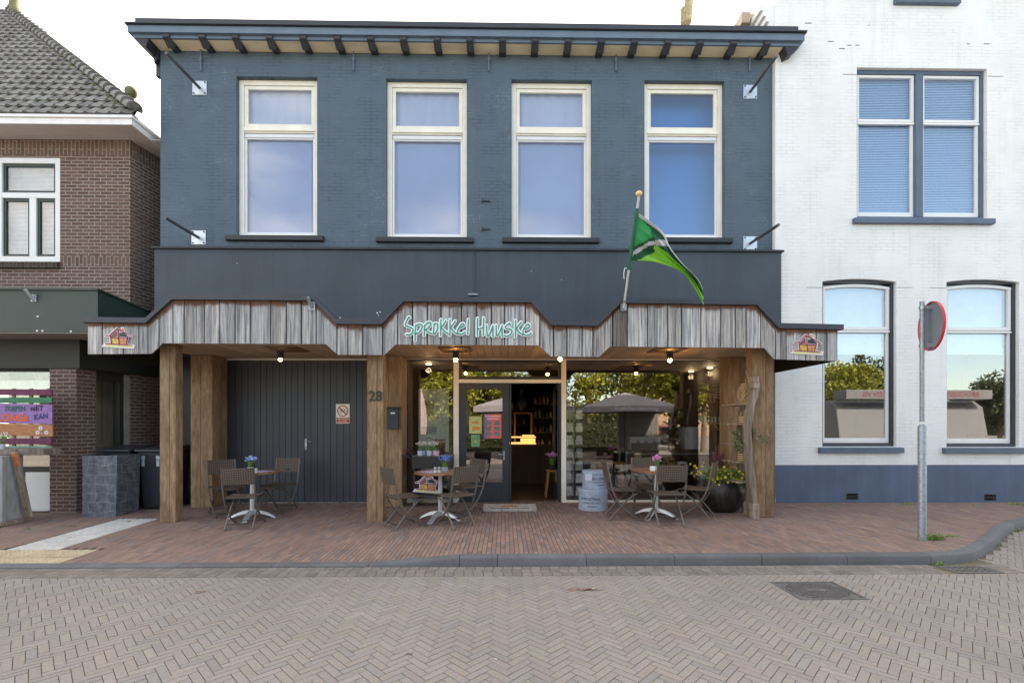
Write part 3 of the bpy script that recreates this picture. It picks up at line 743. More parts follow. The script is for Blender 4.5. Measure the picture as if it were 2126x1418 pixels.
# closed leaf
lx0, lx1 = PX(954, gY), PX(1058, gY); zd = PZ(1000, 1043, gY); d = MB(); dy0, dy1 = gY - .01, gY + .035
gx0, gx1, gz0, gz1 = PX(968, gY), PX(1043, gY), PZ(1000, 1001, gY), PZ(1000, 808, gY)
d.box(lx0, gx0, dy0, dy1, zd, ztr0 - .004); d.box(gx1, lx1, dy0, dy1, zd, ztr0 - .004); d.box(gx0, gx1, dy0, dy1, gz1, ztr0 - .004); d.box(gx0, gx1, dy0, dy1, zd, gz0)
d.box(gx0 + .02, gx1 - .02, dy0 - .008, dy0 - .001, PZ(1000, 1038, gY), PZ(1000, 1017, gY))
dl = build('door', d, M_char, shop, bevel=.004); pane('pane', gx0, gx1, gz0, gz1, gY + .005, dl)
h = MB(); hz = PZ(1, 944, gY); h.tube([(gx1 + .03, gY - .01, hz), (gx1 + .03, gY - .055, hz), (gx1 - .07, gY - .06, hz)], .009, 8); h.box(gx1 + .015, gx1 + .045, gY - .016, gY - .0101, hz - .1, hz + .06); build('handle', h, M_steel, dl, smooth=40)
d = MB(); ax = PX(1161, gY); d.box(ax, X[1165] - .003, gY - .03, gY + .04, .1, ztr0 - .004); d.box(PX(1058.5, gY), PX(1061.5, gY), gY - .02, gY + .04, .1, ztr0 - .004); build('door_jamb', d, M_char, shop)
# open leaf swung inside
d = MB(); ring(d, gY + .06, gY + .98, .12, ztr0, .1, ax - .02, ax + .025, .1, .25); 
for i in range(len(d.v)): d.v[i] = (d.v[i][1], d.v[i][0], d.v[i][2])
dl2 = build('door', d, M_char, shop, bevel=.004)
st = MB(); st.box(lx0, ax, gY - .06, gY + .06, .07, zd - .003); build('threshold', st, mat('threshold_stone', C(110, 105, 100), .8), shop)
# timber piers between the openings
def pier(px0, px1, Yf, splits, zb_=.1, ztop=2.72, name='timber_pier', deep=None):
    d = MB(); xs = [px0] + splits + [px1]
    for a, b_ in zip(xs, xs[1:]):
        g = R.uniform(.9, 1.1); d.cur = (g, g * .985, g * .96); d.sh = (R.random(), R.random(), R.random())
        d.box(PX(a, Yf) + .002, PX(b_, Yf) - .002, Yf, deep or (YW - .003), zb_, ztop)
    return build(name, d, M_oak, shop, bevel=.006)
YP = 8.12
pier(395.5, 441, YP, [416.5]); pier(800, 834, YP, [806]); pier(1511.5, 1556, YP + .1, [1536])
d = MB(); d.box(SX0 + .02, PX(395, YP), YW - .05, YW - .003, .1, 2.72); build('side_panel', d, M_greend, shop)
# ---------------------------------------------------------------- canopy
YC = 6.85
TOP = [(175, 659.6), (307, 661), (360.5, 612.5), (652, 614.7), (699.5, 663), (794, 664), (839, 617), (1102, 619), (1144.5, 665.7), (1239, 667.6), (1288, 620), (1568, 624), (1614, 672), (1747, 675)]
BOT = [(181, 735.3), (314, 734.3), (337, 712.6), (676, 714.4), (701, 736.4), (798, 737), (820.5, 715.3), (1118, 717), (1144.5, 740.2), (1244, 740.8), (1266.5, 719.4), (1588, 722.3), (1607.5, 745.6), (1740, 749.6)]
tw = [(P(a, b_, YC).x, P(a, b_, YC).z) for a, b_ in TOP]; bw = [(P(a, b_, YC).x, P(a, b_, YC).z) for a, b_ in BOT]
def lerp(pl, x):
    if x <= pl[0][0]: return pl[0][1]
    for (a, za), (b_, zb2) in zip(pl, pl[1:]):
        if x <= b_: return za + (zb2 - za) * (x - a) / (b_ - a)
    return pl[-1][1]
CX0, CX1 = bw[0][0], bw[-1][0]
can = thing('canopy', 'weathered silver board canopy with stepped trapezoid outline and charcoal edge trim', 'canopy', (0, YC, 2.72))
fb = MB(); x = CX0; tt = []
while x < CX1 - .02:
    wd = R.choice((.16, .2, .215, .22, .225, .29, .3)); x1 = min(x + wd, CX1)
    if CX1 - x1 < .08: x1 = CX1
    g = R.uniform(.72, 1.12); wm = R.uniform(-.035, .035); fb.cur = (g + wm, g, g - wm * .8); fb.sh = (R.random(), R.random(), R.random())
    if R.random() < .04: fb.cur = (.6, .55, .5)
    a, b_ = x + .009, x1 - .009
    if CX0 < PX(1281, YC) and a < PX(1285, YC) < b_: fb.cur = (.42, .37, .34)
    ks = sorted({a, b_, *[q for q, _ in tw + bw if a < q < b_]})
    ys = YC + .004 * R.random()
    poly = [(q, lerp(bw, q)) for q in ks] + [(q, lerp(tw, q) - .03) for q in reversed(ks)]
    # rows for the stain along the top edge
    n = len(ks); rows = 9; base = len(fb.v); vs = []
    for rr_ in range(rows + 1):
        t = rr_ / rows
        for q in ks: vs.append((q, ys, lerp(bw, q) + (lerp(tw, q) - .03 - lerp(bw, q)) * t))
    fs = [(r_ * n + q, r_ * n + q + 1, (r_ + 1) * n + q + 1, (r_ + 1) * n + q) for r_ in range(rows) for q in range(n - 1)]
    fb.add(vs, fs)
    amp = R.uniform(.07, .17)
    for rr_ in range(rows + 1):
        for k_, q in enumerate(ks):
            dz = (lerp(tw, q) - .03 - lerp(bw, q)) * (1 - rr_ / rows); fb.stain[base + rr_ * n + k_] = max(0, 1 - max(0, dz - .05) / amp)
    fb.prism(poly, ys + .0005, YC + .026)
    x = x1
build('fascia_boards', fb, M_grey_wood, can)
bk = MB(); bk.prism([(q + (.01 if i == 0 else -.01 if i == len(bw) - 1 else 0), z + .02) for i, (q, z) in enumerate(bw)] + [(q, z - .03) for q, z in reversed([(max(min(q, CX1 - .01), CX0 + .01), z) for q, z in tw])], YC + .027, YC + .06)
build('backing', bk, M_dark, can)
tr = MB()
for (xa, za), (xb, zb2) in zip(tw, tw[1:]):
    tr.add([(xa, YC - .05, za), (xb, YC - .05, zb2), (xb, YC - .05, zb2 - .075), (xa, YC - .05, za - .075), (xa, YC + .14, za), (xb, YC + .14, zb2), (xb, YC + .14, zb2 - .075), (xa, YC + .14, za - .075)],
           [(0, 1, 2, 3), (4, 7, 6, 5), (0, 4, 5, 1), (3, 2, 6, 7)])
tr.quad((tw[0][0], YC - .05, tw[0][1]), (tw[0][0], YC - .05, tw[0][1] - .075), (tw[0][0], YC + .14, tw[0][1] - .075), (tw[0][0], YC + .14, tw[0][1]))
tr.quad((tw[-1][0], YC - .05, tw[-1][1]), (tw[-1][0], YC + .14, tw[-1][1]), (tw[-1][0], YC + .14, tw[-1][1] - .075), (tw[-1][0], YC - .05, tw[-1][1] - .075))
build('edge_trim', tr, mat('trim_paint', C(54, 60, 70), .5, var=.12, scale=5, dirt=.2), can)
# flat roof and side returns
rt = MB(); zr = min(z for _, z in tw) - .08
rt.box(CX0 + .02, CX1 - .02, YC + .15, YW - .16, zr - .05, zr); build('roof', rt, M_char, can)
sd = MB(); sd.box(CX0 + .005, CX0 + .03, YC + .061, YW - .16, bw[0][1], zr - .052); build('side_board', sd, M_greend, can); sd = MB(); sd.box(CX1 - .03, CX1 - .005, YC + .061, YW - .12, bw[-1][1], zr - .052); build('side_board', sd, M_greend, can)
so = MB(); n = 0; x = bw[1][0] - .28
zso = 2.725
xe = bw[-2][0] + .28
while x < xe:
    g = R.uniform(.85, 1.1); so.cur = (g, g, g); so.box(x + .003, min(x + .13, xe) - .003, YC + .06, YW - .004, zso, zso + .015); x += .13
so.cur = (.1, .1, .1); so.box(bw[1][0] - .28, xe, YC + .06, YW - .004, zso + .0155, zso + .03)
build('soffit', so, M_soffit, can)
for q, Yq in ((589, 7.45), (944, 7.45), (1391, 7.45)):
    x = PX(q, 7.3); pn = MB(); pn.box(x - .24, x + .24, 7.2, 7.68, zso - .018, zso - .002)
    build('hatch', pn, mat('hatch_board', C(112, 80, 56), .6, var=.15, scale=3), can)
# posts of the canopy
def post(px0, px1, dep, Yf=7.04):
    d = MB(); a, b_ = PX(px0, Yf), PX(px1, Yf); zb_ = zp(a, Yf)
    g = R.uniform(.95, 1.1); d.cur = (g, g * .99, g * .97); d.sh = (R.random(), R.random(), R.random())
    d.box(a, a + (b_ - a) * .62, Yf, Yf + dep, zb_, zso - .001); d.sh = (R.random(), R.random(), 0); d.box(a + (b_ - a) * .62 + .002, b_, Yf + .003, Yf + dep - .003, zb_, zso - .001)
    return build('post', d, M_oak, can, bevel=.008)
post(331.5, 364, .17); post(762, 795, .17); post(1562, 1606.5, .2, 7.12)
# ================================================================ BROWN BRICK HOUSE
YL = 8.66; HX = PX(270, YL); YG = 7.74; SLX = .22
hz_top = PZ(130, 291, YL)
house = thing('brick_house', 'brown brick house with grey pantile hip roof and white gutter box', 'house', (HX - 4, YL, .1))
HL = HX - 9
r = prect(0, 122.5, 326, 542.5, YL - .02); hw = (r[1] - 1.16, r[1], r[2], r[3])
w = MB(); wall_holes(w, HL, HX, 2.9, hz_top, YL, .12, [hw])
w.quad((HX, YL, 2.5), (HX + SLX * 2.4, YL + 2.4, 2.5), (HX + SLX * 2.4, YL + 2.4, hz_top), (HX, YL, hz_top))
w.m = 1; so_z = PZ(130, 322, YL)
w.quad((HL, YL - .004, so_z), (HX + .004, YL - .004, so_z), (HX + .004, YL - .004, hz_top), (HL, YL - .004, hz_top))
w.quad((HX + .004, YL - .004, so_z), (HX + SLX * 2.4 + .004, YL + 2.4, so_z), (HX + SLX * 2.4 + .004, YL + 2.4, hz_top), (HX + .004, YL - .004, hz_top))
z1_, z0_ = PZ(130, 531, YL), PZ(130, 553, YL); w.quad((hw[1] + .002, YL - .003, z0_), (HX, YL - .003, z0_), (HX, YL - .003, z1_), (hw[1] + .002, YL - .003, z1_))
build('wall', w, [M_redbrick, M_soldier], house)
# gutter box
M_gut = mat('white_gutter', C(232, 232, 234), .45, var=.04, scale=1.5, stretch=(6, 6, .5)); M_hs = mat('white_soffit', C(214, 204, 198), .6, var=.05, scale=3)
gY0 = 8.2; gx1_ = -6.47; gz0, gz1 = hz_top, PZ(130, 240, gY0)
g = MB(); g.box(HL, gx1_, gY0, gY0 + .03, gz0, gz1); g.box(gx1_ - .03, gx1_, gY0 + .031, YL + 2.4, gz0, gz1); g.box(HL, gx1_ + .03, gY0 - .03, gY0 - .002, gz1 - .045, gz1 + .005); g.box(gx1_ + .002, gx1_ + .028, gY0 - .0, YL + 2.4, gz1 - .045, gz1 + .005)
go = build('gutter', g, M_gut, house, bevel=.004)
g = MB()
for k in range(4): g.box(HL, gx1_ - .032, gY0 + .032 + k * .107, gY0 + .032 + k * .107 + .1, gz0 + .005, gz0 + .02)
for k in range(5): g.box(HX + .02 + k * .105, HX + .02 + k * .105 + .098, YL + .0, YL + 2.4, gz0 + .006, gz0 + .02)
build('soffit', g, M_hs, house); g = MB(); g.box(HL, gx1_ - .02, gY0 + .02, YL + 2.4, gz0 + .03, gz1 + .01); g.box(HL, gx1_ + .028, gY0 - .034, gY0 + .1, gz1 + .006, gz1 + .03); build('gutter_lid', g, M_black, house)
# roof
EZ = gz1 + .02; EY = gY0 + .06; TAN = math.tan(math.radians(50)); AP = Vector((-15.0, 14.0, EZ + TAN * (14.0 - EY)))
# place apex on the seen pixel
for _ in range(1):
    dy = 13.6; 
    d = FW + RT * ((22 - CX) / F) + Vector((0, 0, (HY - 30) / F)); t = (EZ - TAN * EY - EYE) / (d.z - TAN * d.y); AP = Vector((d.x * t, d.y * t, EYE + d.z * t))
ECX = gx1_ - .0; HB = Vector((PX(279, EY + .05), EY + .05, EZ + TAN * .10 + .03)); AP = AP + Vector((0, 0, .06))
tm = NT('roof_tile'); tv = tm.coord(); n1 = tm.noise(tv, 5, 6, .7); n2 = tm.noise(tv, 22, 4, .7)
tc = tm.mix(tm.ramp(n1, .3, .7), C(92, 94, 96, .85), C(136, 136, 134, .85)); tc = tm.mix(1.0, tc, tm.attr(), 'MULTIPLY')
tc = tm.mix(tm.math('MULTIPLY', tm.ramp(n2, .6, .72), .6), tc, C(165, 165, 158)); n3 = tm.noise(tv, 2.2, 5, .7)
tc = tm.mix(tm.math('MULTIPLY', tm.math('MULTIPLY', tm.ramp(n3, .55, .7), tm.ramp(n2, .42, .6)), .7), tc, C(98, 100, 62)); M_tile = tm.done(tc, .7, 0, tm.bump(n2, .4, .004), .4)
ti = MB(); SL = Vector((0, math.cos(math.atan(TAN)), math.sin(math.atan(TAN)))); NR = Vector((0, -SL.z, SL.y))
TWD, TEX = .207, .335; O = Vector((0, EY - .05, EZ + .0))
slen = (AP - O).dot(SL)
prof = [(0, .022), (.022, .027), (.046, .022), (.072, .010), (.10, .004), (.165, .004), (.192, .014), (.208, .028)]
row = 0
while row * TEX < slen + .2:
    s0 = row * TEX; xh = HB.x + (AP.x - HB.x) * s0 / slen
    k = 0; x = xh + .1 - (row % 2) * .0
    x = math.floor((xh + .0 - (row % 2) * .104) / TWD) * TWD + (row % 2) * .104
    while x > -17:
        g = R.uniform(.72, 1.2); ti.cur = (g, g * R.uniform(.97, 1.02), g * R.uniform(.95, 1.02))
        rows = []
        for sa, lift in ((s0 - .03, .0), (s0 - .03, .036), (s0 + .33, .002)):
            xo = -.07 * 0
            rows.append([O + SL * sa + NR * (lift + h_) + Vector((x + q_, 0, 0)) for q_, h_ in prof])
        # rounded lower edge
        n = len(prof); b = ti.add([v for rr_ in rows for v in rr_], [(a_ * n + q, a_ * n + q + 1, (a_ + 1) * n + q + 1, (a_ + 1) * n + q) for a_ in range(2) for q in range(n - 1)])
        x -= TWD
    row += 1
    if row > 60: break
rfo = build('roof', ti, M_tile, house, smooth=40)
under = MB(); under.add([(-20, EY, EZ - .02), (HB.x, EY, EZ - .02), (AP.x, AP.y, AP.z - .05), (-20, AP.y, AP.z - .05), (HB.x + .1, EY + .2, EZ - .02), (HB.x + .1, AP.y + 6, EZ - .02), (AP.x, AP.y + 6, AP.z - .05)], [(0, 1, 2, 3), (4, 5, 6, 2)]); build('underlay', under, M_tile, rfo)
rg = MB(); hd = (AP - HB); hl = hd.length; hdn = hd.normalized(); k = 0
sd_ = hdn.cross(Vector((0, 0, 1))).normalized(); un = sd_.cross(hdn).normalized()
if un.z < 0: un = -un
s_ = 0
while s_ < hl:
    g = R.uniform(.85, 1.15); rg.cur = (g, g, g * .98); vs = []
    for q, rr_ in ((0, .12), (.05, .12), (.06, .105), (.40, .092)):
        for a in range(9):
            an = PI * (a / 8 * 1.16 - .08); vs.append(HB + hdn * (s_ + q) + sd_ * math.cos(an) * rr_ + un * (math.sin(an) * rr_ + .03 - q * .06))
    rg.add(vs, [(i * 9 + a, i * 9 + a + 1, (i + 1) * 9 + a + 1, (i + 1) * 9 + a) for i in range(3) for a in range(8)] + [tuple(range(9))])
    s_ += .36
rg.cur = (.8, .8, .78); e0 = HB - hdn * .02; rg.add([e0 - sd_ * .05 + un * .05, AP - sd_ * .05 + un * .05, AP - un * .3, e0 - un * .12], [(0, 1, 2, 3)]); rg.add([e0 + sd_ * .05 + un * .05, AP + sd_ * .05 + un * .05, AP - un * .3, e0 - un * .12], [(0, 1, 2, 3)])
build('hip_ridge', rg, M_tile, rfo, smooth=40)
mo = MB()   # moss lying along the ridge
for q in range(420):
    s_ = R.uniform(.2, hl * .97); c_ = HB + hdn * s_ - sd_ * (-.0) ; sgn = -1
    off = Vector((-.13 + R.gauss(0, .03), -.02, -.02)); c_ = c_ + off; rr_ = R.uniform(.008, .03)
    mo.ell(c_, rr_ * 1.2, rr_, rr_ * .8, 5, 3)
build('moss', mo, mat('moss', C(104, 104, 60), .95, var=.35, scale=20), rfo)
mf = mat('mossy_stone', C(120, 120, 88), .9, var=.25, scale=12, bump=.3)
fi = MB(); fi.lathe([(r_ * .6, z_) for r_, z_ in [(.0, -.1), (.26, -.1), (.24, .05), (.19, .12), (.17, .3), (.15, .55), (.19, .75), (.2, .9), (.12, 1.0), (0, 1.02)]], AP + Vector((.1, 0, .05)), 14); build('finial', fi, mf, rfo, smooth=50)
fi = MB(); bp = P(272, 232, 9.4); fi.lathe([(.05, -.3), (.06, 0), (.052, .2), (.06, .3)], bp, 12); fi.lathe([(0, .29), (.08, .3), (.11, .36), (.105, .42), (.07, .47), (0, .49)], bp, 14); build('vent_pipe', fi, mf, rfo, smooth=50)
# window
x0, x1, z0, z1 = hw; y = YL + .01; f = MB(); fw = .10
ring(f, x0, x1, z0, z1, fw, y, y + .1); tz = z0 + (z1 - z0) * .64; f.box(x0 + fw, x1 - fw, y + .003, y + .1, tz - .05, tz + .05); mx_ = PX(66, YL); f.box(mx_ - .06, mx_ + .06, y + .003, y + .1, z0 + fw, tz - .05)
wf_ = build('window', f, M_white_plain, house, bevel=.006)
f = MB(); 
for a, b_, c_, d_ in ((x0 + fw, x1 - fw, tz + .05, z1 - fw), (x0 + fw, mx_ - .06, z0 + fw, tz - .05), (mx_ + .06, x1 - fw, z0 + fw, tz - .05)): ring(f, a + .003, b_ - .003, c_ + .003, d_ - .003, .045, y + .03, y + .07)
build('sash', f, M_greenf, wf_); pane('pane', x0 + fw + .02, x1 - fw - .02, z0 + fw + .02, z1 - fw - .02, y + .05, wf_, M_glass_wu)
f = MB(); zz = z0 + .1
while zz < z1 - .1: f.add([(x0 + .1, y + .14, zz), (x1 - .1, y + .14, zz), (x1 - .1, y + .155, zz + .02), (x0 + .1, y + .155, zz + .02)], [(0, 1, 2, 3)]); zz += .024
build('blind', f, mat('white_blind', C(225, 226, 226), .7), wf_); f = MB(); f.quad((x0, y + .4, z0), (x1, y + .4, z0), (x1, y + .4, z1), (x0, y + .4, z1)); f.quad((x0, y + .102, z1), (x1, y + .102, z1), (x1, y + .4, z1), (x0, y + .4, z1)); f.quad((x0, y + .102, z0), (x1, y + .102, z0), (x1, y + .4, z0), (x0, y + .4, z0)); f.quad((x0, y + .102, z0), (x0, y + .4, z0), (x0, y + .4, z1), (x0, y + .102, z1)); f.quad((x1, y + .102, z0), (x1, y + .4, z0), (x1, y + .4, z1), (x1, y + .102, z1)); build('room_back', f, mat('pale_room', C(150, 152, 156), .9), wf_)
f = MB(); f.prism([(YL - .06, z0 - .13), (YL - .06, z0 - .03), (YL + .04, z0 - .003), (YL + .04, z0 - .13)], x0 - .1, x1, 'x'); build('sill', f, brick_mat('sill_brick', C(78, 70, 62), C(62, 56, 50), C(90, 84, 76), .2, .07, .008, True), wf_)
# green flat canopy in front
gcx = PX(203, 7.2); gz0, gz1 = PZ(100, 690, 7.2), PZ(100, 603, 7.2); ex = -6.455; ey = 8.54
g = MB(); g.prism([(HL, 7.2), (gcx, 7.2), (ex, ey), (ex, YL - .01), (HL, YL - .01)], gz0, gz1 - .001, 'z'); gcn = build('shop_canopy', g, M_greenf, house)
g = MB(); g.prism([(HL, 7.17), (gcx + .03, 7.17), (ex + .01, ey), (ex + .01, YL - .011), (HL, YL - .011)], gz1, gz1 + .03, 'z'); build('edge_trim', g, M_greenf, gcn)
g = MB(); g.prism([(HL, 7.21), (gcx - .01, 7.21), (ex - .01, ey - .01), (HL, ey - .01)], gz0 - .015, gz0 - .002, 'z'); build('soffit', g, mat('pinkish_soffit', C(150, 138, 132), .6, var=.06), gcn)
g = MB()
for q, yy in ((78, 657), (77, 687), (88, 687), (147, 688)): 
    c_ = P(q, yy, 7.197); g.ell(c_, .018, .003, .014, 7, 5)
build('paint_chip', g, mat('paint_chip', C(228, 230, 228), .8), gcn)
g = MB(); c_ = P(70, 618, 7.19); g.box(c_.x - .04, c_.x + .04, 7.185, 7.199, c_.z - .06, c_.z + .04); g.tube([c_ + Vector((0, 0, -.04)), c_ + Vector((-.03, -.1, .1))], .025, 10); solo('flag_holder', g, M_steel, 'empty galvanised flag holder screwed to the dark green canopy', 'flag holder', smooth=40)
# ground floor of the house
pcx0, pcx1 = PX(103, YG), PX(158, YG); zb_, zt_ = .0, PZ(130, 765, YG)
def S(t, off=0): return (pcx1 + SLX * t + off, YG + t)
def side(mb, t0, t1, z0, z1, thick=.2, proud=0): mb.prism([S(t0, proud), S(t1, proud), S(t1, proud - thick), S(t0, proud - thick)], z0, z1, 'z')
g = MB(); g.prism([(pcx0, YG), (pcx1, YG), S(.3), (pcx0, YG + .3)], zb_, zt_, 'z'); 
side(g, .86, 1.02, 0, zt_); side(g, 1.02, 3.0, 0, zt_)
build('ground_wall', g, M_redbrick, house)
bz0, bz1 = zt_, gz0 - .016
g = MB(); g.prism([(HL, YG - .03), (PX(165, YG - .03), YG - .03), (S(3, .03)[0], YG + 3), (HL, YG + 3)], bz0 + .001, bz1, 'z'); build('beam', g, M_greend, house)
g = MB(); side(g, .3, .77, .1, .55, .12, -.02); side(g, .3, .77, zt_ - .16, zt_, .12, -.02); side(g, .70, .77, .55, zt_ - .16, .12, -.02); build('side_window_frame', g, M_greend, house); g = MB(); side(g, .3, .7, .55, zt_ - .16, .008, -.06); build('pane', g, M_glass, house); g = MB(); side(g, .77, .86, .1, zt_ - .02, .1, -.01); build('door_post', g, mat('grey_post_paint', C(150, 148, 146), .6), house)
# shop window of the house and inside
g = MB(); wx0 = pcx0 - 1.6; wz1 = PZ(50, 770, YG); wz0 = PZ(50, 975, YG)
g.box(wx0, pcx0, YG + .1, YG + .16, wz1, zt_ + .02); g.box(wx0, pcx0, YG + .1, YG + .18, wz0 - .05, wz0 + .04); g.box(wx0, pcx0, YG + .12, YG + .2, .1, wz0 - .05); build('window', g, M_greend, house); pane('pane', wx0, pcx0, wz0, wz1, YG + .13, house, M_glass)
g = MB(); g.box(PX(45, YG), PX(103, YG) - .01, YG + .06, YG + .099, PZ(70, 1062, YG), PZ(70, 981, YG)); g.box(PX(45, YG), PX(103, YG) - .01, YG + .052, YG + .0595, PZ(70, 1056, YG), PZ(70, 1053, YG)); build('white_panel', g, M_white_plain, house)
g = MB(); g.box(wx0, pcx1 - .1, YG + .9, YG + .95, 0, 3); build('room_back', g, mat('warm_room', C(120, 110, 96), .9, var=.2, scale=2), house)
g = MB(); g.tube([P(95, 785, YG + .6), P(80, 790, YG + .6), P(78, 800, YG + .6), P(110, 800, YG + .6)], .06, 12); g.box(wx0, pcx0 - .02, YG + .4, YG + .5, wz1 - .3, wz1 - .12); build('air_duct', g, M_steel, house, smooth=50)
# wooden passage gate between the houses
gt = thing('passage_gate', 'brown vertical board gate closing the dark passage behind the wheelie bins', 'gate', (-6.7, 10.6, .1))
g = MB(); x = -7.0
while x < -6.46: t = R.uniform(.8, 1.1); g.cur = (t, t, t); g.sh = (R.random(), R.random(), 0); g.box(x, x + .105, 10.6, 10.63, .12, 2.6); x += .11
build('boards', g, wood('gate_board', C(84, 58, 38), C(120, 86, 56), (8, 8, 1)), gt); g = MB(); g.box(-7.02, -6.45, 10.64, 10.69, .5, .62); g.box(-7.02, -6.45, 10.64, 10.69, 2.1, 2.22); build('rail', g, M_oak, gt)
g = MB(); g.box(-9, -5, 10.9, 11.0, 0, 7); build('back_wall', g, M_greend, house)
# ================================================================ WHITE BUILDING
YB = 8.47
wb = thing('white_building', 'tall white painted brick building with navy plinth and arched lower windows', 'building', (9, YB, .1))
BX0 = PX(1609.5, YB); BX1 = BX0 + 12; PLZ = PZ(1800, 966, YB)
up = prect(1779, 2049, 142, 454, YB); l1 = prect(1707.5, 1861, 579, 927, YB); l2 = prect(1965, 2116, 580, 928, YB); tp = prect(1864, 1978, -250, 0, YB)
w = MB(); wall_holes(w, BX0, BX1, PLZ, 14, YB, .16, [up, l1, l2, tp]); w.quad((BX0, YB, 0), (BX0, 20, 0), (BX0, 20, 9.4), (BX0, YB, 9.4)); w.quad((BX0, YB, 9.4), (BX0, YB + .8, 9.4), (BX0, YB + .8, 14), (BX0, YB, 14)); w.quad((BX0, 20, 0), (BX1, 20, 0), (BX1, 20, 10), (BX0, 20, 10)); w.quad((BX1, YB, 0), (BX1, YB, 14), (BX1, 20, 14), (BX1, 20, 0)); w.quad((BX0, YB + .3, 9.38), (BX0 + 6, YB + .3, 14), (BX0 + 6, 20, 14), (BX0, 20, 9.38)); w.quad((BX1, YB + .3, 9.38), (BX0 + 6, YB + .3, 14), (BX0 + 6, 20, 14), (BX1, 20, 9.38))
for h in (l1, l2):   # segmental arch fills the corners of the opening
    a, b_, c_, d_ = h; rise = .05; n = 10
    pts = [(a + (b_ - a) * k / n, d_ - rise * (2 * k / n - 1) ** 2) for k in range(n + 1)]
    for (p, q), (p2, q2) in zip(pts, pts[1:]): w.quad((p, YB, q), (p2, YB, q2), (p2, YB, d_), (p, YB, d_)); w.quad((p, YB, q), (p, YB + .06, q), (p2, YB + .06, q2), (p2, YB, q2))
build('wall', w, M_white, wb)
g = MB()
vents = [prect(1756, 1781, 1024, 1037, YB), prect(2042, 2067, 1026, 1039, YB)]; wall_holes(g, BX0, BX1, .0, PLZ, YB - .012, .1, vents); g.quad((BX0, YB - .012, PLZ), (BX1, YB - .012, PLZ), (BX1, YB, PLZ + .01), (BX0, YB, PLZ + .01)); build('plinth', g, M_navy, wb)
for v in vents:
    g = MB(); g.box(v[0] - .0, v[1], YB + .05, YB + .08, v[2], v[3]); g.box(v[0] + .005, v[1] - .005, YB + .0, YB + .049, (v[2] + v[3]) / 2 - .012, (v[2] + v[3]) / 2 + .012); build('vent', g, mat('vent_brick', C(60, 54, 48), .9, var=.3), wb)
# arch joint lines and stitched lintels
g = MB()
for (a, b_, yy) in ((1675, 1707, 597), (1862, 1895, 597), (1930, 1965, 598)):
    g.box(PX(a, YB), PX(b_, YB), YB - .003, YB - .0005, PZ(a, yy, YB) - .004, PZ(a, yy, YB) + .004)
for (a, b_, yy) in ((1750, 1779, 155), (2050, 2083, 159)): g.box(PX(a, YB), PX(b_, YB), YB - .003, YB - .0005, PZ(a, yy, YB) - .005, PZ(a, yy, YB) + .005)
for q, yy, wd in ((1678, 49, 7), (1725, 87, 6), (1763, 95, 4), (1780, 95, 4), (1748, 102, 6), (2048, 92, 6), (2010, 92, 3), (1804, 54, 1.2)): g.box(PX(q - wd, YB), PX(q + wd, YB), YB - .0045, YB - .0005, PZ(q, yy, YB) - .007, PZ(q, yy, YB) + .007)
build('wall_cracks', g, mat('crack_grey', C(120, 124, 124), .9), wb)
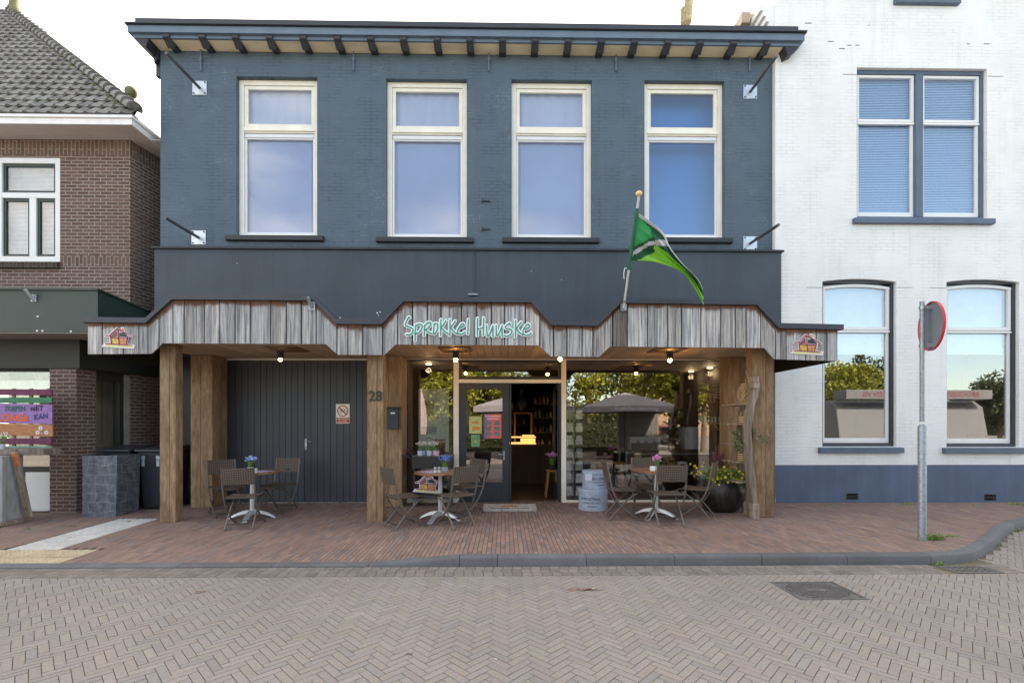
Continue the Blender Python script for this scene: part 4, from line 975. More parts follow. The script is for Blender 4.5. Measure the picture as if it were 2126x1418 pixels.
def b_window(h, cols, split, arched, blind):
    a, b_, c_, d_ = h; y = YB + .06; f = MB(); nf = .055
    ring(f, a, b_, c_, d_, nf, y, y + .1, nf + .015, .06)
    wdt = (b_ - a - 2 * nf - (cols - 1) * .14) / cols
    if cols == 2: f.box(a + nf + wdt, a + nf + wdt + .14, y - .01, y + .1, c_ + .06, d_ - nf - .015)
    fo = build('window', f, M_navy_d if cols == 1 else M_navy_l, wb, bevel=.005)
    for k in range(cols):
        p0 = a + nf + .003 + k * (wdt + .14); p1 = p0 + wdt - .006; zs_ = c_ + (d_ - c_) * split
        s = MB(); ztop = d_ - nf - .018
        if arched:   # arched head rail
            n = 10; s.box(p0, p0 + .055, y + .025, y + .08, zs_, ztop - .05); s.box(p1 - .055, p1, y + .025, y + .08, zs_, ztop - .05); s.box(p0 + .055, p1 - .055, y + .025, y + .08, zs_, zs_ + .06)
            pts = [(p0 + (p1 - p0) * q / n, ztop - .05 * (2 * q / n - 1) ** 2) for q in range(n + 1)]
            s.prism(pts + [(p, q - .055) for p, q in reversed(pts)], y + .02, y + .081)
        else: ring(s, p0, p1, zs_, ztop, .05, y + .025, y + .08)
        build('top_sash', s, M_white_plain, fo, bevel=.005)
        s = MB(); ring(s, p0, p1, c_ + .063, zs_ - .004, .05, y + .04, y + .09, .03, .09); s.box(p0, p1, y + .015, y + .0395, zs_ - .05, zs_ - .012); build('lower_sash', s, M_white_plain, fo, bevel=.005)
        g = MB(); g.box(p0 + .04, p1 - .04, y + .055, y + .061, zs_ + .05, ztop - .03); g.box(p0 + .04, p1 - .04, y + .066, y + .072, c_ + .13, zs_ - .03); build('pane', g, M_glass_wu if cols == 2 else M_glass_w, fo)
        if cols == 1:
            g = MB(); g.box(p0 + .06, p1 - .06, y + .13, y + .136, d_ - blind, d_ - .05)
            for q in range(3): g.box(p0 + .06, p1 - .06, y + .118, y + .1295, d_ - blind + .0 + q * .045, d_ - blind + .04 + q * .045)
            build('blind', g, mat('white_roman_blind', C(226, 230, 234), .85, var=.05), fo)
        else:
            g = MB(); zz = c_ + .06
            while zz < d_ - .06: g.add([(p0, y + .12, zz), (p1, y + .12, zz), (p1, y + .135, zz + .03), (p0, y + .135, zz + .03)], [(0, 1, 2, 3)]); zz += .031
            build('blind', g, M_skyblind, fo)
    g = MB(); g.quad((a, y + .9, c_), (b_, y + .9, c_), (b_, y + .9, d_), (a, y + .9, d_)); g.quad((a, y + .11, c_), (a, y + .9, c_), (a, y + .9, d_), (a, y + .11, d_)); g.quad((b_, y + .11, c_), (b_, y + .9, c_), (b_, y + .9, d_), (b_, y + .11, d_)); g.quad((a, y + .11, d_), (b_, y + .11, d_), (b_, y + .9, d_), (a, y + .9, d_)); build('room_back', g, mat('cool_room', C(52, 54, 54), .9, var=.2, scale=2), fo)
    s = MB(); s.prism([(YB - .075, c_ - .115), (YB - .075, c_ - .02), (y, c_ - .002), (y, c_ - .115)], a - .085, b_ + .09, 'x'); build('sill', s, M_navy_l, fo, bevel=.006)
b_window(up, 2, .66, False, 0); b_window(l1, 1, .70, True, 1.36); b_window(l2, 1, .70, True, 1.36); b_window(tp, 1, .7, False, 1)
# stepped eaves along its side
g = MB()
ez = PZ(1600, 30, YB)
for k in range(5):
    o_ = .05 + k * .055; z = ez - .32 + k * .1
    g.box(BX0 - o_, BX0 - .001, YB + .02 + (0.0 if k else 0), YB + 9, z, z + .099)
e = build('eaves', g, M_white, wb)
g = MB(); g.box(BX0 - .46, BX0 - .30, YB + .3, YB + 9, ez + .1, ez + .3); g.box(BX0 - .30, BX0 - .001, YB + .3, YB + 9, ez + .18, ez + .26); build('gutter', g, mat('old_gutter', C(178, 160, 140), .6, var=.15), wb)
# ================================================================ THINGS ON THE FACADES
def rod(pxy, exy, yplate, label):
    c_ = P(*pxy, yplate); e_ = P(*exy, yplate - .83); t = thing('facade_rod', label, 'flag bracket', c_, 'facade rods')
    g = MB(); g.box(c_.x - .128, c_.x + .128, yplate - .014, yplate - .002, c_.z - .128, c_.z + .128); build('plate', g, mat('plate_zinc', C(196, 204, 210), .4, .6, .15, 8), t, bevel=.02)
    for sx in (-1, 1):
        for sz in (-1, 1): g = MB(); g.tube([(c_.x + sx * .1, yplate - .013, c_.z + sz * .1), (c_.x + sx * .1, yplate - .03, c_.z + sz * .1)], .013, 6); build('bolt', g, M_black, t)
    g = MB(); g.tube([c_ + Vector((0, -.012, 0)), e_], .026, 10); build('rod', g, mat('rod_grey', C(92, 96, 102), .45, .4, .2, 20), t, smooth=50)
rod((415, 184), (345, 110), YW, 'grey rod on a bolted square plate at the upper corner above the garage doors')
rod((413, 494), (343, 452), YW, 'grey rod on a bolted square plate low on the blue wall beside the brown house')
rod((1557, 192), (1612, 118), YW, 'grey rod on a bolted square plate high beside the white building')
rod((1557, 506), (1616.5, 467), YW, 'grey rod on a bolted square plate just above the charcoal band beside the white building')
# letterbox, number, no-cycling sign
c0 = prect(803, 826.5, 845, 890, YP - .1); t = thing('letterbox', 'charcoal metal letterbox on the oak pier under the house number', 'letterbox', (c0[0], YP, c0[2]))
g = MB(); g.box(c0[0], c0[1], YP - .1, YP - .002, c0[2], c0[3] - .03); build('body', g, M_char, t, bevel=.006); g = MB(); g.prism([(YP - .115, c0[3] - .03), (YP - .115, c0[3] - .015), (YP - .002, c0[3] + .005), (YP - .002, c0[3] - .03)], c0[0] - .008, c0[1] + .008, 'x'); build('lid', g, M_black, t, bevel=.004); g = MB(); n_ = prect(811, 820, 856, 859, YP - .1); g.box(n_[0], n_[1], YP - .104, YP - .1005, n_[2], n_[3]); build('name_plate', g, M_white_plain, t)
g = MB(); c_ = P(779.5, 823, 7.037); text(g, '28', .215, c_, depth=.006, bold=.004, sx=.95); solo('house_number', g, M_black, 'dark metal numerals 28 on the middle oak post', 'house number')
c0 = prect(697.5, 726, 838.5, 879, gY + .018); yy = gY + .018; t = thing('prohibition_sign', 'white and red no bicycles sign on the grey garage door', 'sign', (c0[0], yy, c0[2]))
g = MB(); g.box(c0[0], c0[1], yy - .004, yy - .0005, c0[2], c0[3]); build('plate', g, mat('sign_cream', C(232, 230, 212), .5, var=.03), t, bevel=.001)
M_red = mat('sign_red', C(176, 24, 34), .45, var=.05); xm = (c0[0] + c0[1]) / 2; hh = c0[3] - c0[2]; rz = c0[2] + hh * .64; rr = (c0[1] - c0[0]) * .41
g = MB(); n = 36
for k in range(n):
    a, b_ = 2 * PI * k / n, 2 * PI * (k + 1) / n; g.add([(xm + rr * q * math.cos(u), yy - .0055, rz + rr * q * math.sin(u)) for q, u in ((.84, a), (1, a), (1, b_), (.84, b_))], [(0, 1, 2, 3)])
d = rr * .64; ww = rr * .075; g.add([(xm - d - ww, yy - .006, rz + d - ww), (xm - d + ww, yy - .006, rz + d + ww), (xm + d + ww, yy - .006, rz - d + ww), (xm + d - ww, yy - .006, rz - d - ww)], [(0, 1, 2, 3)])
g.box(c0[0] + .009, c0[1] - .009, yy - .0055, yy - .0042, c0[2] + hh * .04, c0[2] + hh * .30); build('pictogram', g, M_red, t)
g = MB(); br_ = rr * .26
for sx in (-1, 1): cx = xm + sx * rr * .45; g.tube([(cx + br_ * math.cos(a), yy - .005, rz - rr * .12 + br_ * math.sin(a)) for a in [2 * PI * k / 20 for k in range(21)]], .0028, 5)
pb = [(-.45, -.12), (-.2, .22), (.25, .22), (.0, -.12), (-.45, -.12)]; g.tube([(xm + a * rr, yy - .005, rz + b_ * rr) for a, b_ in pb], .0028, 5); g.tube([(xm + a * rr, yy - .005, rz + b_ * rr) for a, b_ in [(.45, -.12), (.22, .38), (.32, .42)]], .0028, 5); g.tube([(xm + a * rr, yy - .005, rz + b_ * rr) for a, b_ in [(.0, -.12), (-.22, .34), (-.32, .34), (-.12, .34)]], .0028, 5); build('bicycle', g, M_black, t)
g = MB(); text(g, 'GEEN FIETSEN', .034, (xm, yy - .0058, c0[2] + hh * .225), depth=.0004, bold=.0006, sx=.93); text(g, 'PLAATSEN', .034, (xm, yy - .0058, c0[2] + hh * .11), depth=.0004, bold=.0006); build('lettering', g, mat('sign_lettering', C(240, 230, 205), .5), t)
# fascia lettering in strokes
def strokes(mb, sts, fx, fy, sc_, r, Y, flat=.35):
    for st in sts:
        pts = [P(fx + a / sc_, fy + b_ / sc_, Y) for a, b_ in st]
        mb.tube(smooth_pts(pts, 4), r, 8, flat=((0, 1, 0), flat))
        for e in (pts[0], pts[-1]): mb.ell(e, r, r * flat, r, 8, 6)
LET = [[(218, 180), (205, 165), (185, 195), (160, 250), (155, 285), (195, 305), (245, 325), (265, 355), (245, 405), (205, 428), (165, 420)],
 [(302, 285), (300, 400), (296, 515)], [(305, 300), (345, 270), (390, 275), (400, 305), (375, 365), (330, 405), (280, 405)],
 [(435, 285), (432, 370), (430, 440)], [(440, 290), (480, 250), (520, 245), (525, 275), (490, 320), (440, 355)], [(450, 350), (490, 385), (540, 405)],
 [(578, 265), (572, 330), (570, 415), (600, 395), (625, 340), (630, 280), (610, 258), (575, 268)],
 [(675, 205), (672, 330), (672, 440)], [(750, 220), (715, 275), (680, 320)], [(685, 325), (730, 370), (780, 410)],
 [(810, 205), (808, 330), (806, 440)], [(885, 225), (850, 280), (815, 315)], [(820, 320), (870, 380), (915, 412)],
 [(930, 335), (985, 310), (1015, 290), (1005, 262), (975, 275), (935, 335), (920, 375), (940, 410), (985, 415), (1030, 385)], [(1080, 205), (1075, 310), (1070, 415)],
 [(1215, 185), (1212, 310), (1212, 440)], [(1308, 180), (1302, 310), (1298, 430)], [(1218, 345), (1260, 330), (1300, 318)],
 [(1350, 290), (1350, 380), (1365, 445), (1395, 410), (1440, 300)], [(1442, 290), (1440, 380), (1443, 450)], [(1490, 290), (1490, 380), (1500, 440), (1530, 410), (1575, 300)], [(1575, 290), (1575, 380), (1580, 450)],
 [(1695, 285), (1690, 258), (1660, 270), (1625, 310), (1640, 335), (1690, 340), (1720, 365), (1700, 420), (1650, 445), (1610, 435)],
 [(1775, 215), (1775, 340), (1773, 455)], [(1855, 240), (1810, 300), (1785, 330)], [(1790, 335), (1830, 390), (1880, 425)], [(1900, 340), (1950, 330), (1980, 305), (1960, 270), (1930, 290), (1890, 350), (1885, 400), (1920, 430), (1970, 425), (2005, 400)]]
t = thing('shop_sign', 'green handwritten letters edged in pale blue on the board fascia', 'sign', P(970, 680, YC - .02))
g = MB(); strokes(g, LET, 820, 635, 7.087, .028, YC - .012, .3); build('outline', g, mat('sign_pale', C(226, 238, 242), .5, var=.02), t, smooth=60)
g = MB(); strokes(g, LET, 820, 635, 7.087, .0095, YC - .022, .5); build('lettering', g, mat('sign_green', C(22, 150, 120), .5, var=.05), t, smooth=60)
# house shaped logo boards, coordinates in a 100-unit crop
def logo(mk, label, name='logo_board', cat='sign', loc=None, group='house shaped logo boards'):
    t = thing(name, label, cat, loc, group)
    def poly(pts, dep, mats, nm):
        g = MB(); v = [mk(a, b_, dep) for a, b_ in pts]; v2 = [mk(a, b_, dep - .004) for a, b_ in pts]; n = len(v)
        g.add(v + v2, [tuple(range(n)), tuple(range(2 * n - 1, n - 1, -1))] + [(i, i + n, (i + 1) % n + n, (i + 1) % n) for i in range(n)]); build(nm, g, mats, t)
    W_ = mat('logo_white', C(232, 230, 240), .5, var=.02); Rd = mat('logo_red', C(158, 44, 60), .5); Dk = mat('logo_roof', C(44, 58, 66), .5, var=.3, scale=30); Br = mat('logo_brown', C(140, 84, 76), .6, var=.5, scale=30)
    Ye = mat('logo_yellow', C(216, 186, 82), .5, var=.45, scale=35); Or = mat('logo_orange', C(206, 148, 100), .5, var=.5, scale=35); Gr = mat('logo_grass', C(226, 230, 150), .5, var=.1)
    poly([(16, 31), (27, 27), (42, 13), (50, 18), (51, 13), (58, 13), (60, 23), (77, 31), (76, 35), (69, 33), (65, 48), (81, 50), (79, 58), (50, 57), (10, 54), (16, 46), (27, 46), (26, 34), (17, 34)], .0, W_, 'board')
    poly([(18, 50), (50, 52), (78, 52), (77, 54.5), (45, 55), (18, 53)], .005, Gr, 'base'); poly([(31, 31), (42, 20), (43, 33), (31, 34)], .005, Br, 'roof_picture'); poly([(48, 25), (57, 24), (65, 31), (64, 34), (48, 33)], .005, Dk, 'roof_picture')
    poly([(31, 37), (46, 37), (47, 48), (32, 47)], .005, Ye, 'wall_picture'); poly([(49, 37), (63, 37), (62, 49), (49, 48)], .005, Or, 'wall_picture'); poly([(50, 15), (57, 15), (57, 21), (49, 22)], .005, Or, 'chimney_picture')
    g = MB()
    for st in ([(19, 31.5), (28, 30), (43, 16)], [(43, 16), (60, 25), (75, 32.5)], [(29, 35), (64, 36)], [(29, 31), (31, 48)], [(66, 32), (62, 50)], [(45, 18), (46, 35), (47.5, 50)], [(18, 47.5), (45, 49), (74, 51)]):
        g.tube([mk(a, b_, .010) for a, b_ in st], .0065 if name == 'logo_board' else .006, 6)
    build('red_outline', g, Rd, t)
    return t
yl = YC - .012
logo(lambda a, b_, d: P(1630 + a * .985 + .5, 680 + b_ * 1.0, yl - d), 'cut-out house logo board on the fascia end over the white building', loc=P(1675, 720, yl))
logo(lambda a, b_, d: P(200 + a * .985 + .5, 666 + b_ * 1.0, yl - d), 'cut-out house logo board on the fascia end next to the dark green canopy', loc=P(247, 705, yl))
# flag holder without a flag on the fascia
g = MB(); c_ = P(648, 634, YC - .01); g.box(c_.x - .045, c_.x + .045, YC - .02, YC - .008, c_.z - .07, c_.z + .05); g.tube([c_ + Vector((0, -.01, -.04)), c_ + Vector((-.02, -.1, .09))], .025, 10); solo('flag_holder', g, M_steel, 'empty galvanised flag holder on the silvered board fascia', 'flag holder', smooth=40)
# flag on its pole
FY0, FY1 = YC - .06, 6.25
pb_, pt_ = P(1294.5, 640, FY0), P(1326.5, 408, FY1)
t = thing('flag', 'green and white flag drooping from a white pole on the canopy', 'flag', pb_)
g = MB(); c_ = P(1294.5, 638, YC - .01); g.box(c_.x - .045, c_.x + .045, YC - .02, YC - .008, c_.z - .05, c_.z + .06); g.tube([pb_ + (pb_ - pt_) * .02 + Vector((0, .03, 0)), pb_ + (pt_ - pb_) * .08], .024, 10); build('holder', g, M_steel, t, smooth=40)
g = MB(); g.tube([pb_, pt_], .0165, 10); build('pole', g, mat('pole_white', C(198, 200, 204), .4, .2), t, smooth=50)
g = MB(); g.ell(pt_ + Vector((0, 0, .035)), .045, .045, .035, 16, 10); build('ball', g, mat('ball_orange', C(240, 200, 140), .35), t, smooth=60)
def ppole(s): return pb_ + (pt_ - pb_) * s
top = smooth_pts([Vector(p + (0,)) for p in [(1322.5, 440), (1346, 457), (1376, 482), (1392, 515), (1415, 545), (1437, 566), (1452, 584), (1459, 600)]], 6); bot = smooth_pts([Vector(p + (0,)) for p in [(1311, 541), (1335, 542), (1362, 545), (1392, 554), (1420, 570), (1436, 590), (1450, 612), (1461, 634)]], 6)
NS, NTT = 60, 36; g = MB(); vs = []; pxs = []
def along(pl, s):
    i = s * (len(pl) - 1); k = min(int(i), len(pl) - 2); return pl[k] + (pl[k + 1] - pl[k]) * (i - k)
for i in range(NS + 1):
    s = i / NS; a, b_ = along(top, s), along(bot, s)
    for j in range(NTT + 1):
        u = j / NTT; q = a + (b_ - a) * u; hy_ = ppole(.84 - .42 * u).y
        fold = .055 * math.sin(u * 9 + s * 5) * min(1, s * 3) * (1 - .45 * s) + .03 * math.sin(u * 21 - s * 9) * min(1, s * 3)
        Yq = hy_ - .01 + (6.42 - hy_) * s * .6 + fold; vs.append(P(q.x, q.y, Yq)); pxs.append((q.x, q.y))
GD, GM, GL, WH = C(38, 104, 76), C(58, 176, 104), C(160, 226, 92), C(212, 214, 220)
def fcol(x, y, s, u):
    if u < .06 and s > .02: return WH
    ln = lambda x0, y0, x1, y1: (x - x0) * (y1 - y0) - (y - y0) * (x1 - x0)
    # zigzag of the emblem stripes
    yw = 528 - (x - 1311) * .62 if x < 1350 else 504 + (x - 1350) * .1
    if x < 1358:
        if abs(y - yw) < 4.2: return WH
        if y > 541 - (x - 1322) * .5 + 0 and x > 1320: return GL
        if y < 515 - (x - 1311) * .55 and y > 452 + max(0, (x - 1330)) * 1.1 and x < 1352: return GM
    else:
        if x < 1392 and 497 - (x - 1370) * .05 < y < 510 and y < 520: return WH if x > 1360 else GD
        if u > .40: return GL if y > 512 + (x - 1362) * .68 - 4 else GD
        if s > .82 and u < .3: return GM
    return GD
for i in range(NS):
    for j in range(NTT):
        k = i * (NTT + 1) + j; x, y = pxs[k]; c = fcol(x + 1, y + 1, i / NS, j / NTT); g.cur = c[:3]
        if not (i or j): base = len(g.v); g.v += [tuple(v) for v in vs]
        g.face((k, k + NTT + 1, k + NTT + 2, k + 1))
fm = NT('flag_cloth'); fc_ = fm.attr(); b = fm.n('ShaderNodeBsdfPrincipled'); fm.l(fc_, b.inputs['Base Color']); b.inputs['Roughness'].default_value = .7
tl = fm.n('ShaderNodeBsdfTranslucent'); fm.l(fc_, tl.inputs[0]); mx = fm.n('ShaderNodeMixShader'); mx.inputs[0].default_value = .35; fm.l(b.outputs[0], mx.inputs[1]); fm.l(tl.outputs[0], mx.inputs[2]); fm.l(mx.outputs[0], fm.out.inputs[0])
fo = build('cloth', g, fm.m, t, smooth=180); 
md = fo.modifiers.new('thick', 'SOLIDIFY'); md.thickness = .002
g = MB(); g.tube([ppole(.36), ppole(.90)], .024, 10); build('sleeve', g, mat('sleeve_green', C(32, 100, 70), .7, var=.2), t, smooth=50)
g = MB(); q = P(1301, 558, 6.5); g.tube(smooth_pts([q, q + Vector((-.03, -.02, .0)), q + Vector((-.045, -.02, -.08)), q + Vector((-.04, -.02, -.15))], 4), .005, 6); build('cord', g, M_white_plain, t)
# spot lights under the soffit
M_bulb = emis('warm_bulb', (1, .52, .15, 1), 55)
def spot(px, label, lit=True, Yq=7.62):
    x = PX(px, Yq); t = thing('spotlight', label, 'spotlight', (x, Yq, zso - .02), 'spotlights under the canopy')
    g = MB(); g.tube([(x, Yq, zso - .003), (x, Yq, zso - .13)], .05, 16, cap=False); g.lathe([(.05, 0), (.046, 0), (.044, .05), (.0, .05)], (x, Yq, zso - .13), 16); build('housing', g, M_black, t, smooth=40)
    g = MB(); g.ell((x, Yq, zso - .148), .032, .032, .03, 12, 8); build('bulb', g, M_bulb if lit else emis('dim_bulb', (1, .7, .3, 1), 4), t, smooth=60)
spot(582, 'black spotlight before the grey garage doors, barely glowing', False); spot(946, 'glowing spotlight over the shop door under the green lettering'); spot(1163, 'glowing spotlight at the low fascia beside the open doorway', Yq=7.5); spot(1391, 'glowing spotlight in front of the big shop window')
# street sign seen from behind
pz0 = G(1914.5, 1122, .095); px_, py_ = pz0.x, pz0.y
t = thing('street_sign', 'round traffic sign seen from behind on a galvanised pole', 'traffic sign', (px_, py_, .09))
zt_ = PZ(1914, 626, py_); zm_ = PZ(1914, 886, py_)
g = MB(); g.tube([(px_, py_, .08), (px_, py_, zm_), (px_, py_, zm_ + .02)], [.044, .044, .034], 16); g.tube([(px_, py_, zm_ - .01), (px_, py_, zt_)], .025, 14); build('pole', g, mat('pole_zinc', C(150, 160, 170), .45, .5, .22, 30, .15, 90), t, smooth=40)
dn = Vector((math.sin(math.radians(109.5)), math.cos(math.radians(109.5)), 0)); dc = Vector((px_, py_, PZ(1932, 678.5, py_))) + dn * .10; du = Vector((0, 0, 1)); dv = dn.cross(du).normalized()
Mx = Matrix((dv, du, dn)).transposed().to_4x4(); Mx.translation = dc
g = MB(); g.lathe([(0, .0), (.27, 0), (.295, -.004), (.3, -.012)], n=40, M=Mx); g.lathe([(.27, .003), (0, .003)], n=40, M=Mx); build('disc', g, mat('sign_back', C(128, 138, 150), .45, .3, .06), t, smooth=30)
g = MB(); g.lathe([(.290, .004), (.300, .004), (.301, -.02), (.298, -.024), (.294, -.02), (.290, .004)], n=40, M=Mx); build('rim', g, mat('rim_red', C(206, 52, 56), .4), t, smooth=40)
g = MB()
for zz in (.235, -.235):
    c_ = dc + du * zz; pc = Vector((px_, py_, c_.z)); g.tube([pc - du * .02, pc + du * .02], .033, 14)
    fr_ = Matrix((dv, du, dn)).transposed().to_4x4(); fr_.translation = pc + dn * .06; g.boxm(fr_, .03, .04, .08)
build('clamp', g, M_steel, t, smooth=40); g = MB(); z_ = zm_ + .04; g.tube([(px_ - .03, py_ - .03, z_), (px_ + .03, py_ - .04, z_ + .01), (px_ + .12, py_ - .05, z_ - .03)], .004, 5); g.tube([(px_, py_, z_ - .01), (px_, py_, z_ + .02)], .031, 12); build('cable_tie', g, M_white_plain, t)
# ================================================================ TABLES AND CHAIRS
wv = NT('woven_rattan'); wc = wv.coord(); sp = wv.n('ShaderNodeSeparateXYZ'); wv.l(wc, sp.inputs[0])
hx = wv.math('SINE', wv.math('MULTIPLY', sp.outputs[0], 2 * PI / .03)); hy = wv.math('SINE', wv.math('MULTIPLY', wv.math('ADD', sp.outputs[1], sp.outputs[2]), 2 * PI / .026))
ww_ = wv.math('MULTIPLY', wv.math('ADD', hx, hy), .5); nn = wv.noise(wc, 30, 3)
cc = wv.mix(wv.ramp(ww_, -.55, .35), C(46, 40, 36), C(110, 98, 88)); cc = wv.mix(wv.math('MULTIPLY', nn, .35), cc, C(92, 80, 68)); M_rat = wv.done(cc, .55, 0, wv.bump(ww_, .7, .004), .4)
M_tubes = mat('chair_tube', C(108, 103, 98), .4, .3, .15, 12); M_tubed = mat('chair_tube_dark', C(70, 66, 63), .45, .4)
def make_chair():
    t = thing('folding_chair', 'x', 'chair', (0, 0, 0)); W_ = .205
    up = smooth_pts([(0, -.285, .86), (0, -.26, .70), (0, -.225, .52), (0, -.185, .40), (0, -.09, .24), (0, .05, .11), (0, .25, .006)], 4)
    lg = smooth_pts([(0, .17, .405), (0, .10, .37), (0, -.02, .27), (0, -.14, .14), (0, -.25, .006)], 4)
    for sx in (-1, 1):
        g = MB(); g.tube([p + Vector((sx * W_, 0, 0)) for p in up], .0125, 8); build('leg', g, M_tubes, t, smooth=60)
        g = MB(); g.tube([p + Vector((sx * (W_ - .028), 0, 0)) for p in lg], .0125, 8); build('leg', g, M_tubes, t, smooth=60)
    def panel(pts, wid, sag, th, nm, curve=0):
        g = MB(); n = 8; pp = smooth_pts(pts, 4); vs = []; m = len(pp)
        for side_ in (0, 1):
            for i, p in enumerate(pp):
                d = (pp[min(i + 1, m - 1)] - pp[max(i - 1, 0)]).normalized(); nr = Vector((0, -d.z, d.y))
                for k in range(n + 1):
                    u = k / n * 2 - 1; v = p + Vector((u * wid, 0, 0)) + nr * (sag * (1 - u * u) + curve * (1 - u * u) + (th if side_ else 0)); vs.append(v)
        q = m * (n + 1); fs = []
        for i in range(m - 1):
            for k in range(n):
                a = i * (n + 1) + k; fs.append((a, a + 1, a + n + 2, a + n + 1)); fs.append((q + a, q + a + n + 1, q + a + n + 2, q + a + 1))
        for i in range(m - 1): a = i * (n + 1); fs.append((a, a + n + 1, q + a + n + 1, q + a)); a += n; fs.append((a, q + a, q + a + n + 1, a + n + 1))
        for k in range(n): fs.append((k, q + k, q + k + 1, k + 1)); a = (m - 1) * (n + 1) + k; fs.append((a, a + 1, q + a + 1, q + a))
        g.add(vs, fs); return build(nm, g, M_rat, t, smooth=50)
    panel([(0, -.245, .635), (0, -.265, .73), (0, -.288, .865)], W_ + .008, 0, .014, 'backrest', curve=.02)
    panel([(0, -.205, .445), (0, -.10, .437), (0, .05, .436), (0, .14, .442), (0, .20, .43), (0, .225, .405)], W_ + .0, -.012, .014, 'seat')
    g = MB(); g.tube([(-W_ + .02, -.2, .07), (W_ - .02, -.2, .07)], .008, 6); build('stretcher', g, M_tubed, t); g = MB(); g.tube([(-W_, .2, .045), (W_, .2, .045)], .008, 6); build('stretcher', g, M_tubed, t)
    g = MB(); g.tube([(-W_, -.2, .43), (W_, -.2, .43)], .009, 6); g.tube([(-W_ + .028, .16, .412), (W_ - .028, .16, .412)], .009, 6); build('seat_rail', g, M_tubed, t)
    g = MB(); g.box(-.022, .022, -.268, -.25, .668, .686); build('badge', g, M_black, t)
    return t
proto = make_chair(); first = [True]
def chair(rear, front, label):
    a, b_ = G(*rear, .1), G(*front, .1); c_ = (a + b_) / 2; d = b_ - a; ang = math.atan2(-d.x, d.y); z = zp(c_.x, c_.y)
    if first[0]:
        first[0] = False; proto.location = (c_.x, c_.y, z); proto.rotation_euler = (0, 0, ang); proto['label'] = label; proto['group'] = 'woven folding chairs'
    else: dup(proto, (c_.x, c_.y, z), ang, label, 'woven folding chairs')
chair((494.5, 1094.5), (522, 1079), 'woven folding chair with its back to the street at the table before the garage doors')
chair((459, 1060), (482, 1069.5), 'woven folding chair between the double oak pier and the table before the garage doors')
chair((597, 1054), (559, 1066), 'woven folding chair standing alone against the grey garage doors, right of that table')
chair((811, 1092), (872, 1083), 'woven folding chair seen side-on in front of the middle oak post')
chair((960.5, 1093.7), (929, 1084.5), 'woven folding chair with its back to the street at the table near the shop door')
chair((983, 1063), (948, 1069), 'woven folding chair pushed up against the closed glass shop door')
chair((1263, 1076), (1325, 1076), 'woven folding chair seen side-on next to the two grey round boxes')
chair((1392.5, 1093), (1372, 1080), 'woven folding chair with its back to the street in front of the big shop window')
chair((1471, 1075.5), (1417, 1070), 'woven folding chair tilted before the big black flower pot')
chair((1338, 1056), (1349, 1067), 'woven folding chair facing the street against the big shop window')
M_top = wood('table_wood', C(112, 78, 58), C(160, 120, 92), (8, 8, 8), attr=False, rough=.45)
def table(pxc, Yc, label, rot):
    x = PX(pxc, Yc); z = zp(x, Yc); t = thing('bistro_table', label, 'table', (x, Yc, z), 'round bistro tables'); H = .705
    g = MB(); g.lathe([(0, H - .004), (.37, H - .004), (.385, H), (.385, H + .018), (.375, H + .026), (0, H + .027)], (x, Yc, z), 40); build('table_top', g, M_top, t, smooth=40)
    g = MB(); g.lathe([(0, H - .03), (.13, H - .03), (.13, H - .006), (0, H - .006)], (x, Yc, z), 16); build('top_plate', g, M_tubed, t)
    M_al = mat('cast_aluminium', C(188, 192, 198), .4, .6, .1, 8)
    g = MB(); g.lathe([(.042, .07), (.036, .12), (.032, H - .031)], (x, Yc, z), 20); build('column', g, M_al, t, smooth=50)
    for k in range(4):
        an = rot + k * PI / 2; dx, dy = math.cos(an), math.sin(an); g = MB(); vs = []; n = 10
        for q in range(n + 1):
            s = q / n; r_ = .025 + .31 * s; zt = .135 - .115 * s ** 2.0; zb2 = max(.0, zt - (.06 - .035 * s)) if s < .99 else 0; hw_ = .032 + .008 * s
            for sd_, zz in ((-1, zb2), (1, zb2), (.75, zt), (-.75, zt)): vs.append((x + dx * r_ - dy * hw_ * sd_, Yc + dy * r_ + dx * hw_ * sd_, z + zz))
        g.add(vs, [(i * 4 + a, i * 4 + (a + 1) % 4, (i + 1) * 4 + (a + 1) % 4, (i + 1) * 4 + a) for i in range(n) for a in range(4)] + [(0, 1, 2, 3), tuple(n * 4 + q for q in (3, 2, 1, 0))]); build('foot', g, M_al, t, smooth=40)
    return x, Yc, z + H + .0275
T1 = table(524, 7.3, 'round bistro table in front of the grey garage doors', math.radians(-80)); T2 = table(914, 7.1, 'round bistro table in front of the trolley near the shop door', math.radians(-110)); T3 = table(1362, 7.2, 'round bistro table in front of the big shop window', math.radians(-130))
